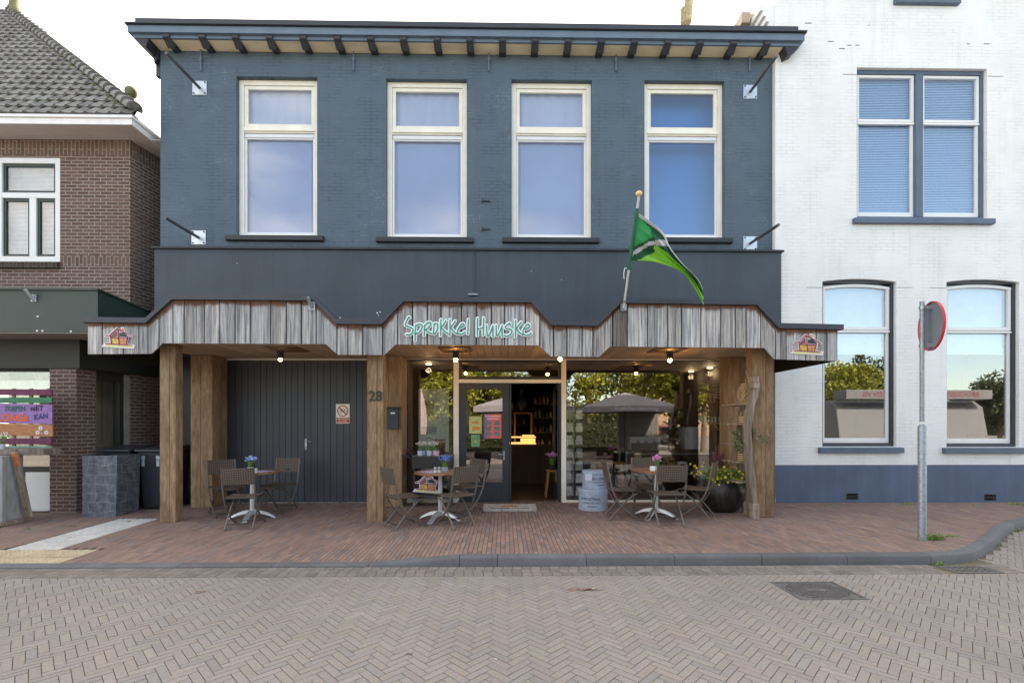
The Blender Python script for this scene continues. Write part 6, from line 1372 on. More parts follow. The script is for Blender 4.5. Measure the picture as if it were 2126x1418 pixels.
t = thing('counter', 'grey weathered wooden counter under the painted boards', 'counter', (PX(20, 7.0), 7.0, .08)); zc1, zc0 = PZ(60, 932, 7.0), PZ(60, 945, 7.0); g = MB(); g.cur = (.75, .75, .78); g.box(PX(-80, 7), PX(103, 7.1), 7.0, 7.29, zc0, zc1); g.box(PX(-80, 7), PX(50, 7.1), 6.98, 6.999, zc0 + .005, zc1 - .005); build('counter_top', g, M_drift, t, bevel=.005)
g = MB(); M_cp = mat('washed_grey_board', C(150, 152, 154), .75, var=.22, scale=5, stretch=(4, 4, .8), dirt=.4); g.prism([(PX(5, 6.86), 6.86), (PX(48, 7.13), 7.13), (PX(48, 7.2), 7.2), (PX(5, 6.86) - .3, 7.2), (PX(5, 6.86) - .3, 6.86)], .127, zc0 - .001, 'z'); g.box(PX(-90, 6.8), PX(4, 6.8), 6.80, 6.855, .127, zc0 - .001); build('front_panel', g, M_cp, t, bevel=.006); g = MB(); g.add([(PX(-60, 6.75), 6.75, .1), (PX(6, 6.8), 6.72, .1), (PX(62, 7.2), 7.2, .1), (PX(-60, 7.2), 7.2, .1), (PX(-60, 6.75), 6.75, .155), (PX(6, 6.8), 6.72, .155), (PX(62, 7.2), 7.2, .155), (PX(-60, 7.2), 7.2, .155)], [(0, 3, 2, 1), (4, 5, 6, 7), (0, 1, 5, 4), (1, 2, 6, 5), (2, 3, 7, 6), (3, 0, 4, 7)]); g2 = MB(); g2.v = [(x, y, z - .03) for x, y, z in g.v]; g2.f = g.f; g2.mi = g.mi; g2.tint = g.tint; g2.shift = g.shift; build('base_frame', g2, M_drift, t, bevel=.004)
a, b_ = P(31, 938, 6.93), P(60, 1072, 7.1); g = MB(); d = (b_ - a); M4 = Matrix.Translation((a + b_) / 2) @ d.to_track_quat('Z', 'Y').to_matrix().to_4x4(); 
t = thing('painted_plank', 'narrow plank with painted letters leaning on the grey counter', 'plank', (b_.x, b_.y, .09)); zax = d.normalized(); xax = Vector((1, 0, 0)); xax = (xax - zax * xax.dot(zax)).normalized(); yax = zax.cross(xax); M4 = Matrix((xax, yax, zax)).transposed().to_4x4(); M4.translation = (a + b_) / 2; g.boxm(M4, .105, .022, d.length); build('plank', g, M_drift, t, bevel=.003)
g = MB(); nrm = yax if yax.y < 0 else -yax
for i, (ch_, c) in enumerate(zip('KREATIJEF', range(9))): pass
txt = 'KRATJES'
for i, ch_ in enumerate(txt): u = .40 + .56 * i / 6; text(g, ch_, .085, a + d * u + nrm * .0125, right=xax, up=-zax, depth=.0008, bold=.003)
build('lettering', g, mat('plank_letters', C(150, 140, 84), .7, var=.5, scale=8), t); g = MB(); M5 = M4.copy(); M5.translation = a + d * .12 + nrm * .0115; g.boxm(M5, .09, .002, .2); build('orange_patch', g, mat('paint_orange_worn', C(190, 110, 72), .7, var=.3, scale=20), t)
g = MB(); x, z = PX(1, 6.99), zc1
flower_pot(PX(1, 7.05), 7.06, zc1, 'small green plant in a blue pot on the grey counter', M_leaf, M_potb, .13, 14, .045, .07)
# ================================================================ WEEDS
def tuft(x, y, n, ln, label, dens=.05):
    g = MB()
    for k in range(n):
        a = R.uniform(0, 2 * PI); s = R.uniform(.1, .9); q = R.uniform(.6, 1.4); g.cur = (q, q, q * .9); blade(g, (x + R.gauss(0, dens), y + R.gauss(0, dens * .4), zp(x, y) if kdist(x, y) > .1 else .0), (s * math.cos(a), s * math.sin(a), 1), ln * R.uniform(.5, 1.1), .003, .35)
    return solo('grass_tuft', g, mat('grass_blade', (.16, .27, .06, 1), .6, attr=True, var=.3, scale=30), label, 'weed', 'weeds in the paving')
p = G(1938, 1121, .1); tuft(p.x, p.y, 170, .14, 'bright grass tuft at the foot of the traffic sign pole', .07); p = G(1973, 1114, .1); tuft(p.x, p.y, 45, .05, 'flat low weed a hand away from the sign pole tuft', .05)
for q, yy, lab, n_, l_ in ((1885, 1047, 'broad weed at the navy plinth between the vents', 50, .09), (2025, 1049, 'small weed under the vent closest to the picture edge', 25, .05), (2108, 1047, 'spreading weed at the navy plinth beyond the second vent', 60, .09), (1713, 1050, 'small weed at the plinth near the thick oak post', 25, .05), (1838, 1048, 'tiny weed at the plinth beside the first vent', 18, .04)):
    p = G(q, yy, .1); tuft(p.x, min(p.y, 8.43), n_, l_, lab, .09)
for q, yy, lab in ((2070, 1132, 'weed in the gutter at the bend of the kerb'), (2115, 1102, 'weed at the foot of the kerb near the picture edge'), (1947, 1171, 'weed at the kerb above the drain grate')):
    p = G(q, yy, 0); tuft(p.x, p.y - .02, 30, .08, lab, .03)
for q, yy, lab in ((148, 1090, 'moss patch left of the white tactile strip'), (60, 1096, 'moss patch close to the leaning plank'), (258, 1066, 'moss patch at the foot of the slate planter'), (268, 1081, 'weed at the far end of the white tactile strip')):
    p = G(q, yy, .08); tuft(p.x, p.y, 40, .03, lab, .045)
g = MB()
for q in range(60):
    x = R.uniform(-5.5, 5.5); y = R.uniform(2.3, 7.2)
    if kdist(x, y) < .25 and y > 4.6: continue
    z = zp(x, y) + .002 if y > 5.2 else .002; s = R.uniform(.006, .018); a = R.uniform(0, PI); w = R.random(); g.cur = (1, 1, 1) if w < .5 else ((.75, .5, .2) if w < .8 else (.3, .22, .16)); g.add([(x + s * math.cos(a + k * PI / 2) * (1 if k % 2 else .45), y + s * math.sin(a + k * PI / 2) * (1 if k % 2 else .45), z + .003 * R.random()) for k in range(4)], [(0, 1, 2, 3)])
tag(build('litter', g, mat('litter', C(200, 196, 188), .8, attr=True)), kind='stuff')
# ================================================================ SHOP INTERIOR
IY0, IY1 = YW + .12, 14.0; ix0, ix1 = PX(829, YW), PX(1516, YW) + .25
t = shop
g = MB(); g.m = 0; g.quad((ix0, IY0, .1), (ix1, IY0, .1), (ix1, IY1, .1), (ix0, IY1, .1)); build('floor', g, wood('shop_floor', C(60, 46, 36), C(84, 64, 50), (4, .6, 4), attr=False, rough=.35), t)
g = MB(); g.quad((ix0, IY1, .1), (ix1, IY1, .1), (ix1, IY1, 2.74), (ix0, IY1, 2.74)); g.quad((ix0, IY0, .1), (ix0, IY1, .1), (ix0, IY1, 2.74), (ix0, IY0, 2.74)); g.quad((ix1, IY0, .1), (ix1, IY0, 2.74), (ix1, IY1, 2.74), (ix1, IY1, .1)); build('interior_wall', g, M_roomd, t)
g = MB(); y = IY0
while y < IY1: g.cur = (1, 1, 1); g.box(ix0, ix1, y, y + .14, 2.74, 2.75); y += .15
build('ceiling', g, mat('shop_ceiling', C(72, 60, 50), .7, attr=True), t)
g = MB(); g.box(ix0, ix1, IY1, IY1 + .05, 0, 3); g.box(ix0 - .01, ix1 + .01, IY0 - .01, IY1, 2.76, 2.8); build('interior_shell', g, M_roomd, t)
# lit display counter deep in the shop
dY = 11.2
def ipx(p, Y=dY): return PX(p, Y)
def ipz(y, Y=dY): return PZ(1100, y, Y)
t = thing('display_counter', 'dark shop counter with a warmly lit pastry display inside the doorway', 'counter', (ipx(1090), dY, .1)); g = MB(); g.box(ipx(1040), ipx(1150), dY, dY + .7, .1, ipz(925)); build('base', g, wood('counter_wood', C(58, 40, 28), C(82, 58, 40), (9, 9, 1), attr=False), t)
g = MB(); g.box(ipx(1056), ipx(1113), dY + .02, dY + .6, ipz(922), ipz(919.5)); g.box(ipx(1062), ipx(1113), dY + .1, dY + .12, ipz(909), ipz(906)); g.box(ipx(1082), ipx(1112), dY + .1, dY + .5, ipz(917), ipz(911.5)); g.box(ipx(1086), ipx(1110), dY + .1, dY + .5, ipz(905.5), ipz(903.5)); build('lit_shelf', g, emis('display_glow', (1, .6, .2, 1), .33), t); g = MB(); ring(g, ipx(1055), ipx(1137), ipz(924.5), ipz(899), .02, dY + .01, dY + .03); build('display_frame', g, M_roomd, t)
def shelf_unit(x0, x1, y0, z0, z1, nsh, label, items):
    t = thing('shop_shelf', label, 'shelf', (x0, y0, z0)); g = MB(); g.box(x0 - .03, x0, y0, y0 + .3, z0, z1); g.box(x1, x1 + .03, y0, y0 + .3, z0, z1); g.box(x0, x1, y0 + .28, y0 + .3, z0, z1); build('side_panel', g, M_roomd, t)
    for k in range(nsh):
        z = z0 + (z1 - z0) * (k + .3) / nsh; g = MB(); g.box(x0, x1, y0, y0 + .279, z, z + .025); build('shelf_board', g, mat('shelf_wood', C(74, 54, 40), .6), t)
        x = x0 + .05
        while x < x1 - .04:
            h = R.uniform(.1, .22); r_ = R.uniform(.025, .036); g = MB(); g.lathe([(0, .001), (r_, .001), (r_, h * .6), (r_ * .4, h * .8), (r_ * .4, h), (0, h)], (x, y0 + .1, z + .025), 8); solo('bottle', g, R.choice(items), 'bottle on a dim shop shelf among other bottles', 'bottle', 'bottles on the dim shop shelves', smooth=50); x += r_ * 2 + R.uniform(.02, .06)
it = [mat('bottle_dark', C(60, 50, 44), .2), mat('bottle_pale', C(150, 144, 132), .3), mat('bottle_amber', C(130, 84, 40), .2), mat('bottle_green', C(60, 80, 60), .2)]
shelf_unit(ipx(1108, 12), ipx(1160, 12), 12, .1, 2.3, 6, 'dark shelf of bottles deep inside the open doorway', it); shelf_unit(ipx(1060, 13), ipx(1092, 13), 13, 1.0, 2.2, 3, 'small wall shelf deep inside the doorway behind the lit counter', it)
# stool with flowers inside the door
x, y = PX(1146, 9.3), 9.3; t = thing('stool', 'wooden stool with crossed legs just inside the open doorway', 'stool', (x, y, .1)); zt2 = PZ(1146, 975, y); M_pine = wood('pine', C(140, 100, 60), C(176, 134, 88), (8, 8, 1), attr=False); g = MB(); g.box(x - .11, x + .11, y - .14, y + .14, zt2 - .03, zt2); build('seat', g, M_pine, t, bevel=.005)
for sx in (-1, 1):
    for sy in (-1, 1): g = MB(); g.tube([(x + sx * .07, y + sy * .1, zt2 - .03), (x + sx * .13, y + sy * .13, .1)], .016, 8); build('leg', g, M_pine, t)
flower_pot(x, y, zt2 + .001, 'pink flowers on the stool inside the doorway', M_pp, M_roomd, .24, 26, .06, .1)
# posters on the door and left window
def poster(px0, px1, y0, y1, Y, m_, label, bits=(), lines=()):
    r_ = prect(px0, px1, y0, y1, Y); t = thing('poster', label, 'poster', (r_[0], Y, r_[2])); g = MB(); g.box(r_[0], r_[1], Y - .0015, Y, r_[2], r_[3]); build('sheet', g, m_, t)
    w_, h_ = r_[1] - r_[0], r_[3] - r_[2]
    for i, (a, b_, c_, d_, mm) in enumerate(bits): g = MB(); g.box(r_[0] + a * w_, r_[0] + b_ * w_, Y - .0032, Y - .0016, r_[3] - d_ * h_, r_[3] - c_ * h_); build('picture', g, mm, t)
    for s, sz, a, b_, mm in lines: g = MB(); text(g, s, sz * h_, (r_[0] + a * w_, Y - .0042, r_[3] - b_ * h_), depth=.0004, bold=.0006); build('lettering', g, mm, t)
    return t
pw = mat('print_white', C(226, 226, 232), .5); ph = mat('print_photo', C(110, 120, 120), .5, var=.7, scale=60); po = mat('print_orange', C(216, 130, 72), .5, var=.3, scale=30); pg = mat('print_green', C(110, 156, 110), .5, var=.5, scale=30); pnv = mat('print_navy', C(48, 70, 130), .5)
yD = gY + .0035
gp = NT('poster_gradient'); gv_ = gp.coord((1, 1, 1)); gsp = gp.n('ShaderNodeSeparateXYZ'); gp.l(gv_, gsp.inputs[0]); gpm = gp.done(gp.mix(gp.ramp(gsp.outputs[0], .0, .16), C(132, 100, 170), C(222, 110, 110)), .5)
poster(1005, 1041, 860, 910, yD, gpm, 'purple and red festival poster with six small photos on the shop door', [(.08, .42, .28 + .22 * k, .46 + .22 * k, ph) for k in range(3)] + [(.58, .92, .28 + .22 * k, .46 + .22 * k, ph) for k in range(3)], [('Schuttersfeest', .11, .5, .08, pw), ('Gaanderen', .11, .5, .18, pw)])
poster(974, 1000, 864, 900, yD, mat('print_pale_green', C(186, 196, 130), .5, var=.25, scale=25), 'pale green and orange poster on the shop door', [(.2, .8, .3, .4, po), (.25, .85, .6, .8, po)]); poster(978, 996, 902, 927, yD, pg, 'small green flyer under the pale green poster', [(.4, .6, .5, .7, mat('print_yellow', C(206, 186, 72), .5))])
yW_ = gY + .3
tp_ = poster(869, 932, 807, 938, yW_, mat('poster_ice', C(206, 220, 226), .5, var=.12, scale=3), 'tall pale blue advertising panel behind the small shop window', [(.1, .5, .19, .43, mat('print_sand', C(168, 170, 150), .5, var=.3, scale=20)), (.14, .28, .2, .27, pnv), (.04, .6, .6, .72, mat('print_beach', C(150, 170, 190), .5, var=.3, scale=16)), (.08, .28, .6, .72, pnv), (.55, .88, .8, 1.0, mat('print_red', C(120, 36, 34), .5))], [('SEE YOU', .03, .33, .78, pnv), ('Coca-Cola', .07, .55, .83, pw)])
# left window: closed umbrella look-alike dried bunch on a stand is a reflection; only a dark side shelf stands inside
g = MB(); x = PX(845, 9.1); 
# postcard rack
rx_, ry_ = PX(1191, 9.05), 9.05; t = thing('postcard_rack', 'revolving postcard rack behind the big window beside the doorway', 'rack', (rx_, ry_, .1)); g = MB(); g.tube([(rx_, ry_, .1), (rx_, ry_, PZ(1190, 826, ry_))], .015, 8); g.lathe([(.0, 0), (.22, 0), (.22, .02), (.03, .04)], (rx_, ry_, .1), 18); build('pole', g, M_steel, t)
cards = [mat('card_%d' % i, C(*c), .35, var=.35, scale=18) for i, c in enumerate(((236, 236, 228), (190, 196, 190), (168, 170, 160), (240, 236, 222), (150, 166, 158)))]
M_acr = mat('acrylic_edge', C(206, 212, 212), .2)
for k in range(8):
    z = PZ(1190, 1024 - k * 26, ry_) - .02
    for q, sx in enumerate((-1, 1)):
        xc = rx_ + sx * .085; g = MB(); y0_ = ry_ - .13; g.add([(xc - .065, y0_, z), (xc + .065, y0_ - .01 * 0, z), (xc + .055 + sx * .01, y0_ + .045, z + .17), (xc - .055 + sx * .01, y0_ + .045, z + .17)], [(0, 1, 2, 3)]); o = build('card', g, cards[(k * 2 + q * 3) % 5], t); o.modifiers.new('t', 'SOLIDIFY').thickness = .003
        g = MB(); g.tube([(xc - .07, y0_ - .008, z + .1), (xc - .07, y0_ - .012, z), (xc + .07, y0_ - .012, z), (xc + .07, y0_ - .008, z + .1)], .004, 5); g.box(xc - .05, xc + .05, y0_ + .05, ry_ - .01, z + .02, z + .026); build('holder', g, M_acr, t)
# metal worktable with tray, tub, black machine
wy = 9.6; wx0, wx1 = PX(1301, wy), PX(1482, wy); zt2 = PZ(1390, 937, wy); M_pipe = mat('steel_pipe', C(132, 148, 164), .4, .5, .15)
t = thing('steel_worktable', 'worktable of grey steel pipes with a dark top behind the big window', 'table', (wx0, wy, .1)); g = MB(); g.box(wx0 - .05, wx1 + .05, wy - .05, wy + .65, zt2, zt2 + .04); build('table_top', g, M_roomd, t)
for x in (wx0, wx1):
    for y in (wy, wy + .6): g = MB(); g.tube([(x, y, .1), (x, y, zt2 - .001)], .025, 10); build('leg', g, M_pipe, t, smooth=40)
g = MB(); g.tube([(wx0, wy, zt2 - .05), (wx1, wy, zt2 - .05)], .02, 8); g.tube([(wx0, wy, .5), (wx1, wy, .5)], .02, 8); build('rail', g, M_pipe, t); zt3 = zt2 + .0405
t = thing('scallop_tray', 'galvanised tray with four half round scallops on the worktable', 'tray', (PX(1342, wy), wy, zt3)); a, b_ = PX(1309, wy), PX(1374, wy); g = MB(); zt4 = PZ(1342, 912, wy); g.box(a, b_, wy, wy + .25, zt4, zt4 + .05)
for k in range(4): cx_ = a + (b_ - a) * (k + .5) / 4; rr_ = (b_ - a) / 8.6; g.prism([(cx_ + rr_ * math.cos(u), zt4 - .001 + rr_ * math.sin(u)) for u in [PI + PI * q / 12 for q in range(13)]], wy, wy + .25)
g.box(a, a + .02, wy + .02, wy + .23, zt3, zt4); g.box(b_ - .02, b_, wy + .02, wy + .23, zt3, zt4); build('tray', g, M_zinc, t, smooth=40)
t = thing('zinc_tub', 'large upright galvanised tub on the worktable', 'tub', (PX(1452, wy), wy + .3, zt3)); a, b_ = PX(1421, wy), PX(1484, wy); g = MB(); g.lathe([((b_ - a) / 2, .0), ((b_ - a) / 2, PZ(1, 887, wy) - zt3), ((b_ - a) / 2 - .01, PZ(1, 887, wy) - zt3), ((b_ - a) / 2 - .01, .01), (0, .01)], ((a + b_) / 2, wy + .3, zt3), 28); build('tub', g, M_zinc, t, smooth=40); g = MB(); 
for q in range(5): z = zt3 + .04 + q * .05; c_ = Vector(((a + b_) / 2 + .12, wy + .3 - .29, z)); g.ell(c_, .012, .012, .02, 8, 6)
build('painted_marks', g, M_saltw, t)
t = thing('coffee_machine', 'flat black machine with a white cog emblem on the worktable', 'machine', (PX(1390, wy), wy, zt3)); a, b_ = PX(1369, wy + .1), PX(1412, wy + .1); g = MB(); g.box(a, b_, wy + .1, wy + .5, zt3, PZ(1, 915, wy)); g.box(a, a + .06, wy + .1, wy + .4, PZ(1, 915, wy) + .001, PZ(1, 880, wy)); build('body', g, M_roomd, t, bevel=.01); g = MB(); c_ = P(1384.5, 906.5, wy + .09)
for k in range(7): g.ell(c_ + Vector((.034 * math.cos(2 * PI * k / 7), 0, .034 * math.sin(2 * PI * k / 7))), .012, .003, .012, 8, 6)
g.ell(c_, .022, .003, .022, 10, 6); build('emblem', g, M_saltw, t); g = MB(); c_ = prect(1390, 1400, 925, 931, wy + .09); g.box(c_[0], c_[1], wy + .085, wy + .0995, c_[2], c_[3]); build('label_plate', g, M_saltw, t)
# trestle bench
by2 = 9.3; t = thing('trestle_bench', 'pine trestle bench behind the big window, left of the worktable', 'bench', (PX(1270, by2), by2, .1)); z_ = PZ(1270, 960, by2); a, b_ = PX(1238, by2), PX(1300, by2); g = MB(); g.box(a, b_, by2, by2 + .3, z_ - .03, z_); build('top', g, M_pine, t, bevel=.004)
for q in (1252, 1289):
    for sy in (0, 1): x = PX(q, by2); g = MB(); g.add([(x - .03, by2 + .03 + sy * .2, z_ - .03), (x + .03, by2 + .03 + sy * .2, z_ - .03), (x + (.1 if q > 1270 else -.06), by2 + .03 + sy * .2, .1), (x + (.04 if q > 1270 else -.12), by2 + .03 + sy * .2, .1)], [(0, 1, 2, 3)]); o = build('leg', g, M_pine, t); o.modifiers.new('t', 'SOLIDIFY').thickness = .04
# crates and boxes under the worktable
cb = [('wooden_crate', 1308, 1330, 945, 975, M_pine, 'pale wooden crate with a hand slot under the worktable'), ('wooden_crate', 1385, 1402, 950, 985, M_pine, 'tan wooden crate under the worktable beside a white box'), ('carton', 1408, 1427, 958, 985, M_saltw, 'white carton under the worktable')]
for nm, a, b_, y0_, y1_, mm, lab in cb:
    r_ = prect(a, b_, y0_, y1_, wy + .2); t = thing(nm, lab, 'crate', (r_[0], wy + .2, r_[2])); g = MB(); g.box(r_[0], r_[1], wy + .2, wy + .45, r_[2], r_[3]); build('box', g, mm, t, bevel=.006); g = MB(); xm = (r_[0] + r_[1]) / 2; g.box(xm - .05, xm + .05, wy + .197, wy + .2005, r_[3] - .09, r_[3] - .055); build('hand_slot', g, M_roomd, t)
g = MB(); g.box(wx0, wx1, wy + .18, wy + .5, .47, .4999); o = build('lower_shelf', g, M_roomd, bpy.data.objects['steel_worktable'])
# red crate low
r_ = prect(1262, 1284, 1018, 1040, 8.95); t = thing('red_crate', 'red crate with a white flower mark low behind the big window', 'crate', (r_[0], 8.95, r_[2])); g = MB(); g.box(r_[0], r_[1], 8.95, 9.15, .1, r_[3]); build('box', g, mat('crate_red', C(150, 30, 40), .5), t, bevel=.01); g = MB(); c_ = P(1278, 1031, 8.945); g.ell(c_, .02, .003, .02, 8, 5); g.ell(c_ + Vector((-.03, 0, .04)), .022, .003, .012, 8, 5); build('mark', g, M_saltw, t)
# glass shelves at the right of the window
gy2 = 9.2; t = thing('glass_shelf', 'wall shelves with cups and drinking glasses at the end of the big window', 'shelf', (PX(1480, gy2), gy2, 1.2))
for yy in (833, 879): g = MB(); z = PZ(1480, yy, gy2); g.box(PX(1462, gy2), PX(1502, gy2), gy2, gy2 + .3, z - .02, z); build('shelf_board', g, M_pine, t); g = MB(); g.tube([(PX(1485, gy2), gy2 + .02, z - .03), (PX(1497, gy2), gy2 + .02, z - .16)], .012, 6); build('brace', g, M_pine, t)
g = MB(); g.box(PX(1495, gy2), PX(1498.5, gy2), gy2 - .02, gy2 + .01, PZ(1, 903, gy2), PZ(1, 790, gy2)); build('white_post', g, M_saltw, t)
z = PZ(1480, 879, gy2)
for k in range(12):
    x = PX(1457 + (k % 6) * 7.2, gy2 + .05); y = gy2 + .05 + (k // 6) * .12; g = MB(); g.lathe([(0, .003), (.025, .003), (.03, .13), (.027, .13), (.022, .01), (0, .01)], (x, y, z), 12); solo('drinking_glass', g, M_clear, 'drinking glass in the row on the lower glass shelf', 'glass', 'drinking glasses on the shelf', smooth=50)
z = PZ(1480, 833, gy2)
for k, q in enumerate((1466, 1475, 1484)): x = PX(q, gy2 + .1); g = MB(); g.lathe([(0, .002), (.016, .002), (.012, .03), (.034, .16), (.03, .165), (0, .1)], (x, gy2 + .1, z), 12); solo('ice_cup', g, mat('cup_cream', C(200, 190, 160), .5), 'cream cone-shaped cup on the upper glass shelf', 'cup', 'cone-shaped cups', smooth=50)
for k in range(4): zz = PZ(1, 806 + k * 6, gy2); g = MB(); x = PX(1497 - 5, gy2 + .12); g.lathe([(0, 0), (.09, 0), (.1, .012), (0, .012)], (x, gy2 + .14, zz), 18); solo('plate', g, M_saltw, 'white plate in the stack beside the cone-shaped cups', 'plate', 'stacked white plates', smooth=40)
# indoor ceiling lamps
for q, yy, Yl in ((1435, 790, 10.5), (1474, 780, 9.8), (890, 749.5, 9.3)):
    x = PX(q, Yl); t = thing('ceiling_lamp', 'small flat lamp on the dim shop ceiling', 'lamp', (x, Yl, 2.72), 'flat lamps on the shop ceiling'); g = MB(); g.lathe([(0, 0), (.055, 0), (.06, .02), (.0, .02)], (x, Yl, 2.715), 16); build('shade', g, emis('lamp_glow', (1, .72, .4, 1), 1.6), t)
    pl = bpy.data.lights.new('lamp_light', 'POINT'); pl.energy = 2.2; pl.color = (1, .72, .45); pl.shadow_soft_size = .06; po_ = bpy.data.objects.new('lamp_light', pl); COL.objects.link(po_); po_.parent = t; po_.location = (0, 0, -.12)
for q, yy in ((1082, 838),):
    Yv = 11.8; c_ = P(q, yy, Yv); t = thing('black_vase', 'black round vase with a narrow neck deep in the shop', 'vase', c_); g = MB(); g.lathe([(0, -.22), (.06, -.2), (.16, -.05), (.15, .06), (.06, .14), (.05, .34), (.06, .36)], c_, 16); build('vase', g, M_black, t, smooth=50); g = MB(); g.box(c_.x - .2, c_.x + .3, Yv - .1, Yv + .3, c_.z - .25, c_.z - .221); g.box(c_.x - .18, c_.x - .14, Yv, Yv + .04, .1, c_.z - .25); g.box(c_.x + .24, c_.x + .28, Yv, Yv + .04, .1, c_.z - .25); build('stand', g, M_pine, t)
# ================================================================ ACROSS THE STREET (seen mirrored in the panes)
def leafmat(name, c): 
    s = NT(name); a = s.attr(); col = s.mix(1.0, c, a, 'MULTIPLY'); b = s.n('ShaderNodeBsdfPrincipled'); s.l(col, b.inputs['Base Color']); b.inputs['Roughness'].default_value = .6; tl = s.n('ShaderNodeBsdfTranslucent'); s.l(col, tl.inputs[0]); mx = s.n('ShaderNodeMixShader'); mx.inputs[0].default_value = .3; s.l(b.outputs[0], mx.inputs[1]); s.l(tl.outputs[0], mx.inputs[2]); s.l(mx.outputs[0], s.out.inputs[0]); return s.m
M_tl = leafmat('tree_leaf', (.30, .30, .04, 1)); M_tl2 = leafmat('conifer_leaf', (.075, .085, .03, 1)); M_bark = mat('bark', C(112, 96, 80), .9, var=.3, scale=8)
def tree(x, y, h, cr, label, m_=M_tl, conifer=False, seed=1):
    rr = random.Random(seed); t = thing('street_tree', label, 'tree', (x, y, 0)); g = MB(); ht = h * (.45 if not conifer else .95); g.tube([(x, y, 0), (x + .05, y, ht * .5), (x - .05, y + .05, ht)], [.16, .13, .08 if not conifer else .02], 10)
    if not conifer:
        for k in range(7): a = k * .9; b0 = Vector((x, y, ht * rr.uniform(.7, 1))); g.tube([b0, b0 + Vector((math.cos(a) * cr * .35, math.sin(a) * cr * .35, h * .16)), b0 + Vector((math.cos(a) * cr * .7, math.sin(a) * cr * .7, h * .25))], [.06, .04, .015], 6)
    build('trunk', g, M_bark, t, smooth=50); g = MB()
    if conifer:
        for k in range(70): u = rr.random(); z = h * (.1 + .9 * u); r_ = cr * (1 - u) * rr.uniform(.6, 1.1); a = rr.uniform(0, 2 * PI); foliage(g, (x + r_ * math.cos(a), y + r_ * math.sin(a), z), (.35, .35, .35), 40, .16, .3, rnd=rr)
    else:
        for k in range(90):
            v = Vector((rr.gauss(0, 1), rr.gauss(0, 1), rr.gauss(0, 1))).normalized() * rr.uniform(.35, 1); c_ = Vector((x + v.x * cr, y + v.y * cr, h * .60 + v.z * h * .38)); s_ = rr.uniform(.45, .9); st = len(g.tint); foliage(g, c_, (s_, s_, s_ * .8), 130, .21, .7, rnd=rr); q = rr.uniform(.65, 1.35)
            for i in range(st, len(g.tint)): g.tint[i] = tuple(w * q for w in g.tint[i])
    build('crown', g, m_, t)
def mx(px, dist): return (px - CX) / F * dist + .0152 * dist   # lateral place of something mirrored at total path length dist
tree(mx(1222, 28), -11, 8.6, 3.3, 'leafy yellow green tree across the street, mirrored at the window edge', seed=3); tree(mx(1398, 27), -10, 8.0, 2.5, 'leafy green tree with pale trunk across the street, mirrored in the window middle', seed=5)
tree(mx(905, 27), -10.3, 7.6, 2.5, 'leafy tree across the street mirrored in the small shop window', seed=8); tree(mx(1290, 42), -25, 8.0, 2.2, 'dark conifer across the street between the leafy trees', M_tl2, True, 4); tree(mx(1318, 46), -29, 9, 2.2, 'taller dark conifer across the street', M_tl2, True, 6)
tree(mx(1012, 30), -13, 8.0, 3.0, 'leafy tree across the street mirrored in the shop door', seed=12); tree(mx(1752, 32), -14, 6.0, 2.2, 'yellow green tree mirrored in the white building window', seed=14); tree(mx(1466, 26), -9, 7.6, 2.4, 'leafy tree across the street mirrored beside the drinking glasses', seed=16); tree(mx(1790, 34), -16, 6.5, 2.6, 'dark leafy tree behind the food trailer', M_tl2, seed=18); tree(mx(2040, 36), -17, 5.5, 2.6, 'dark leafy tree mirrored in the white building window nearest the picture edge', M_tl2, seed=19)
M_par = mat('parasol_grey', C(150, 142, 146), .8, var=.06, scale=2)
def parasol(x, y, w, label, txt):
    t = thing('parasol', label, 'parasol', (x, y, 0)); z0, z1 = 2.28, 3.0; g = MB(); c_ = [(-w / 2, -w / 2), (w / 2, -w / 2), (w / 2, w / 2), (-w / 2, w / 2)]; ap = (x, y, z1); cs = [(x + a, y + b_, z0) for a, b_ in c_]
    for i in range(4):
        a, b_ = cs[i], cs[(i + 1) % 4]; m_ = ((a[0] + b_[0]) / 2, (a[1] + b_[1]) / 2, z0 + .05); g.add([ap, a, m_, b_], [(0, 1, 2), (0, 2, 3)]); g.add([a, m_, b_, (b_[0], b_[1], z0 - .24), (m_[0], m_[1], z0 - .19), (a[0], a[1], z0 - .24)], [(0, 1, 4, 5), (1, 2, 3, 4)])
    build('canopy', g, M_par, t); g = MB(); g.tube([(x, y, 0), (x, y, z1)], .035, 10); build('pole', g, M_char, t); g = MB(); g.box(x - .4, x + .4, y - .4, y + .4, 0, .09); build('base', g, M_char, t, bevel=.02)
    g = MB(); text(g, txt, .2, (x, y + w / 2 + .006, z0 - .08), right=(-1, 0, 0), depth=.001); build('lettering', g, pw, t)
parasol(mx(1303, 21), -4.2, 3.9, 'large grey square parasol across the street, mirrored whole in the big window', 'gerritstuinmeubelen.nl'); parasol(mx(1085, 21), -4.2, 4.2, 'grey square parasol across the street mirrored in the shop door', 'gerritstuinmeubelen.nl')
x, y = mx(868, 20), -3.4; t = thing('closed_parasol', 'folded pinkish grey parasol mirrored in the small shop window', 'parasol', (x, y, 0)); g = MB(); vs = []; n = 24
for z, r_ in ((1.1, .2), (1.6, .24), (2.2, .2), (2.7, .12), (3.1, .03)):
    for k in range(n): rr_ = r_ * (1 + (.22 if k % 3 == 0 else -.08)); vs.append((x + rr_ * math.cos(2 * PI * k / n), y + rr_ * math.sin(2 * PI * k / n), z))
g.add(vs, [(i * n + k, i * n + (k + 1) % n, (i + 1) * n + (k + 1) % n, (i + 1) * n + k) for i in range(4) for k in range(n)]); build('canopy', g, mat('parasol_pink', C(170, 148, 150), .8, var=.08), t, smooth=60); g = MB(); g.tube([(x, y, 0), (x, y, 1.3)], .03, 10); g.box(x - .3, x + .3, y - .3, y + .3, 0, .08); build('pole', g, M_char, t)
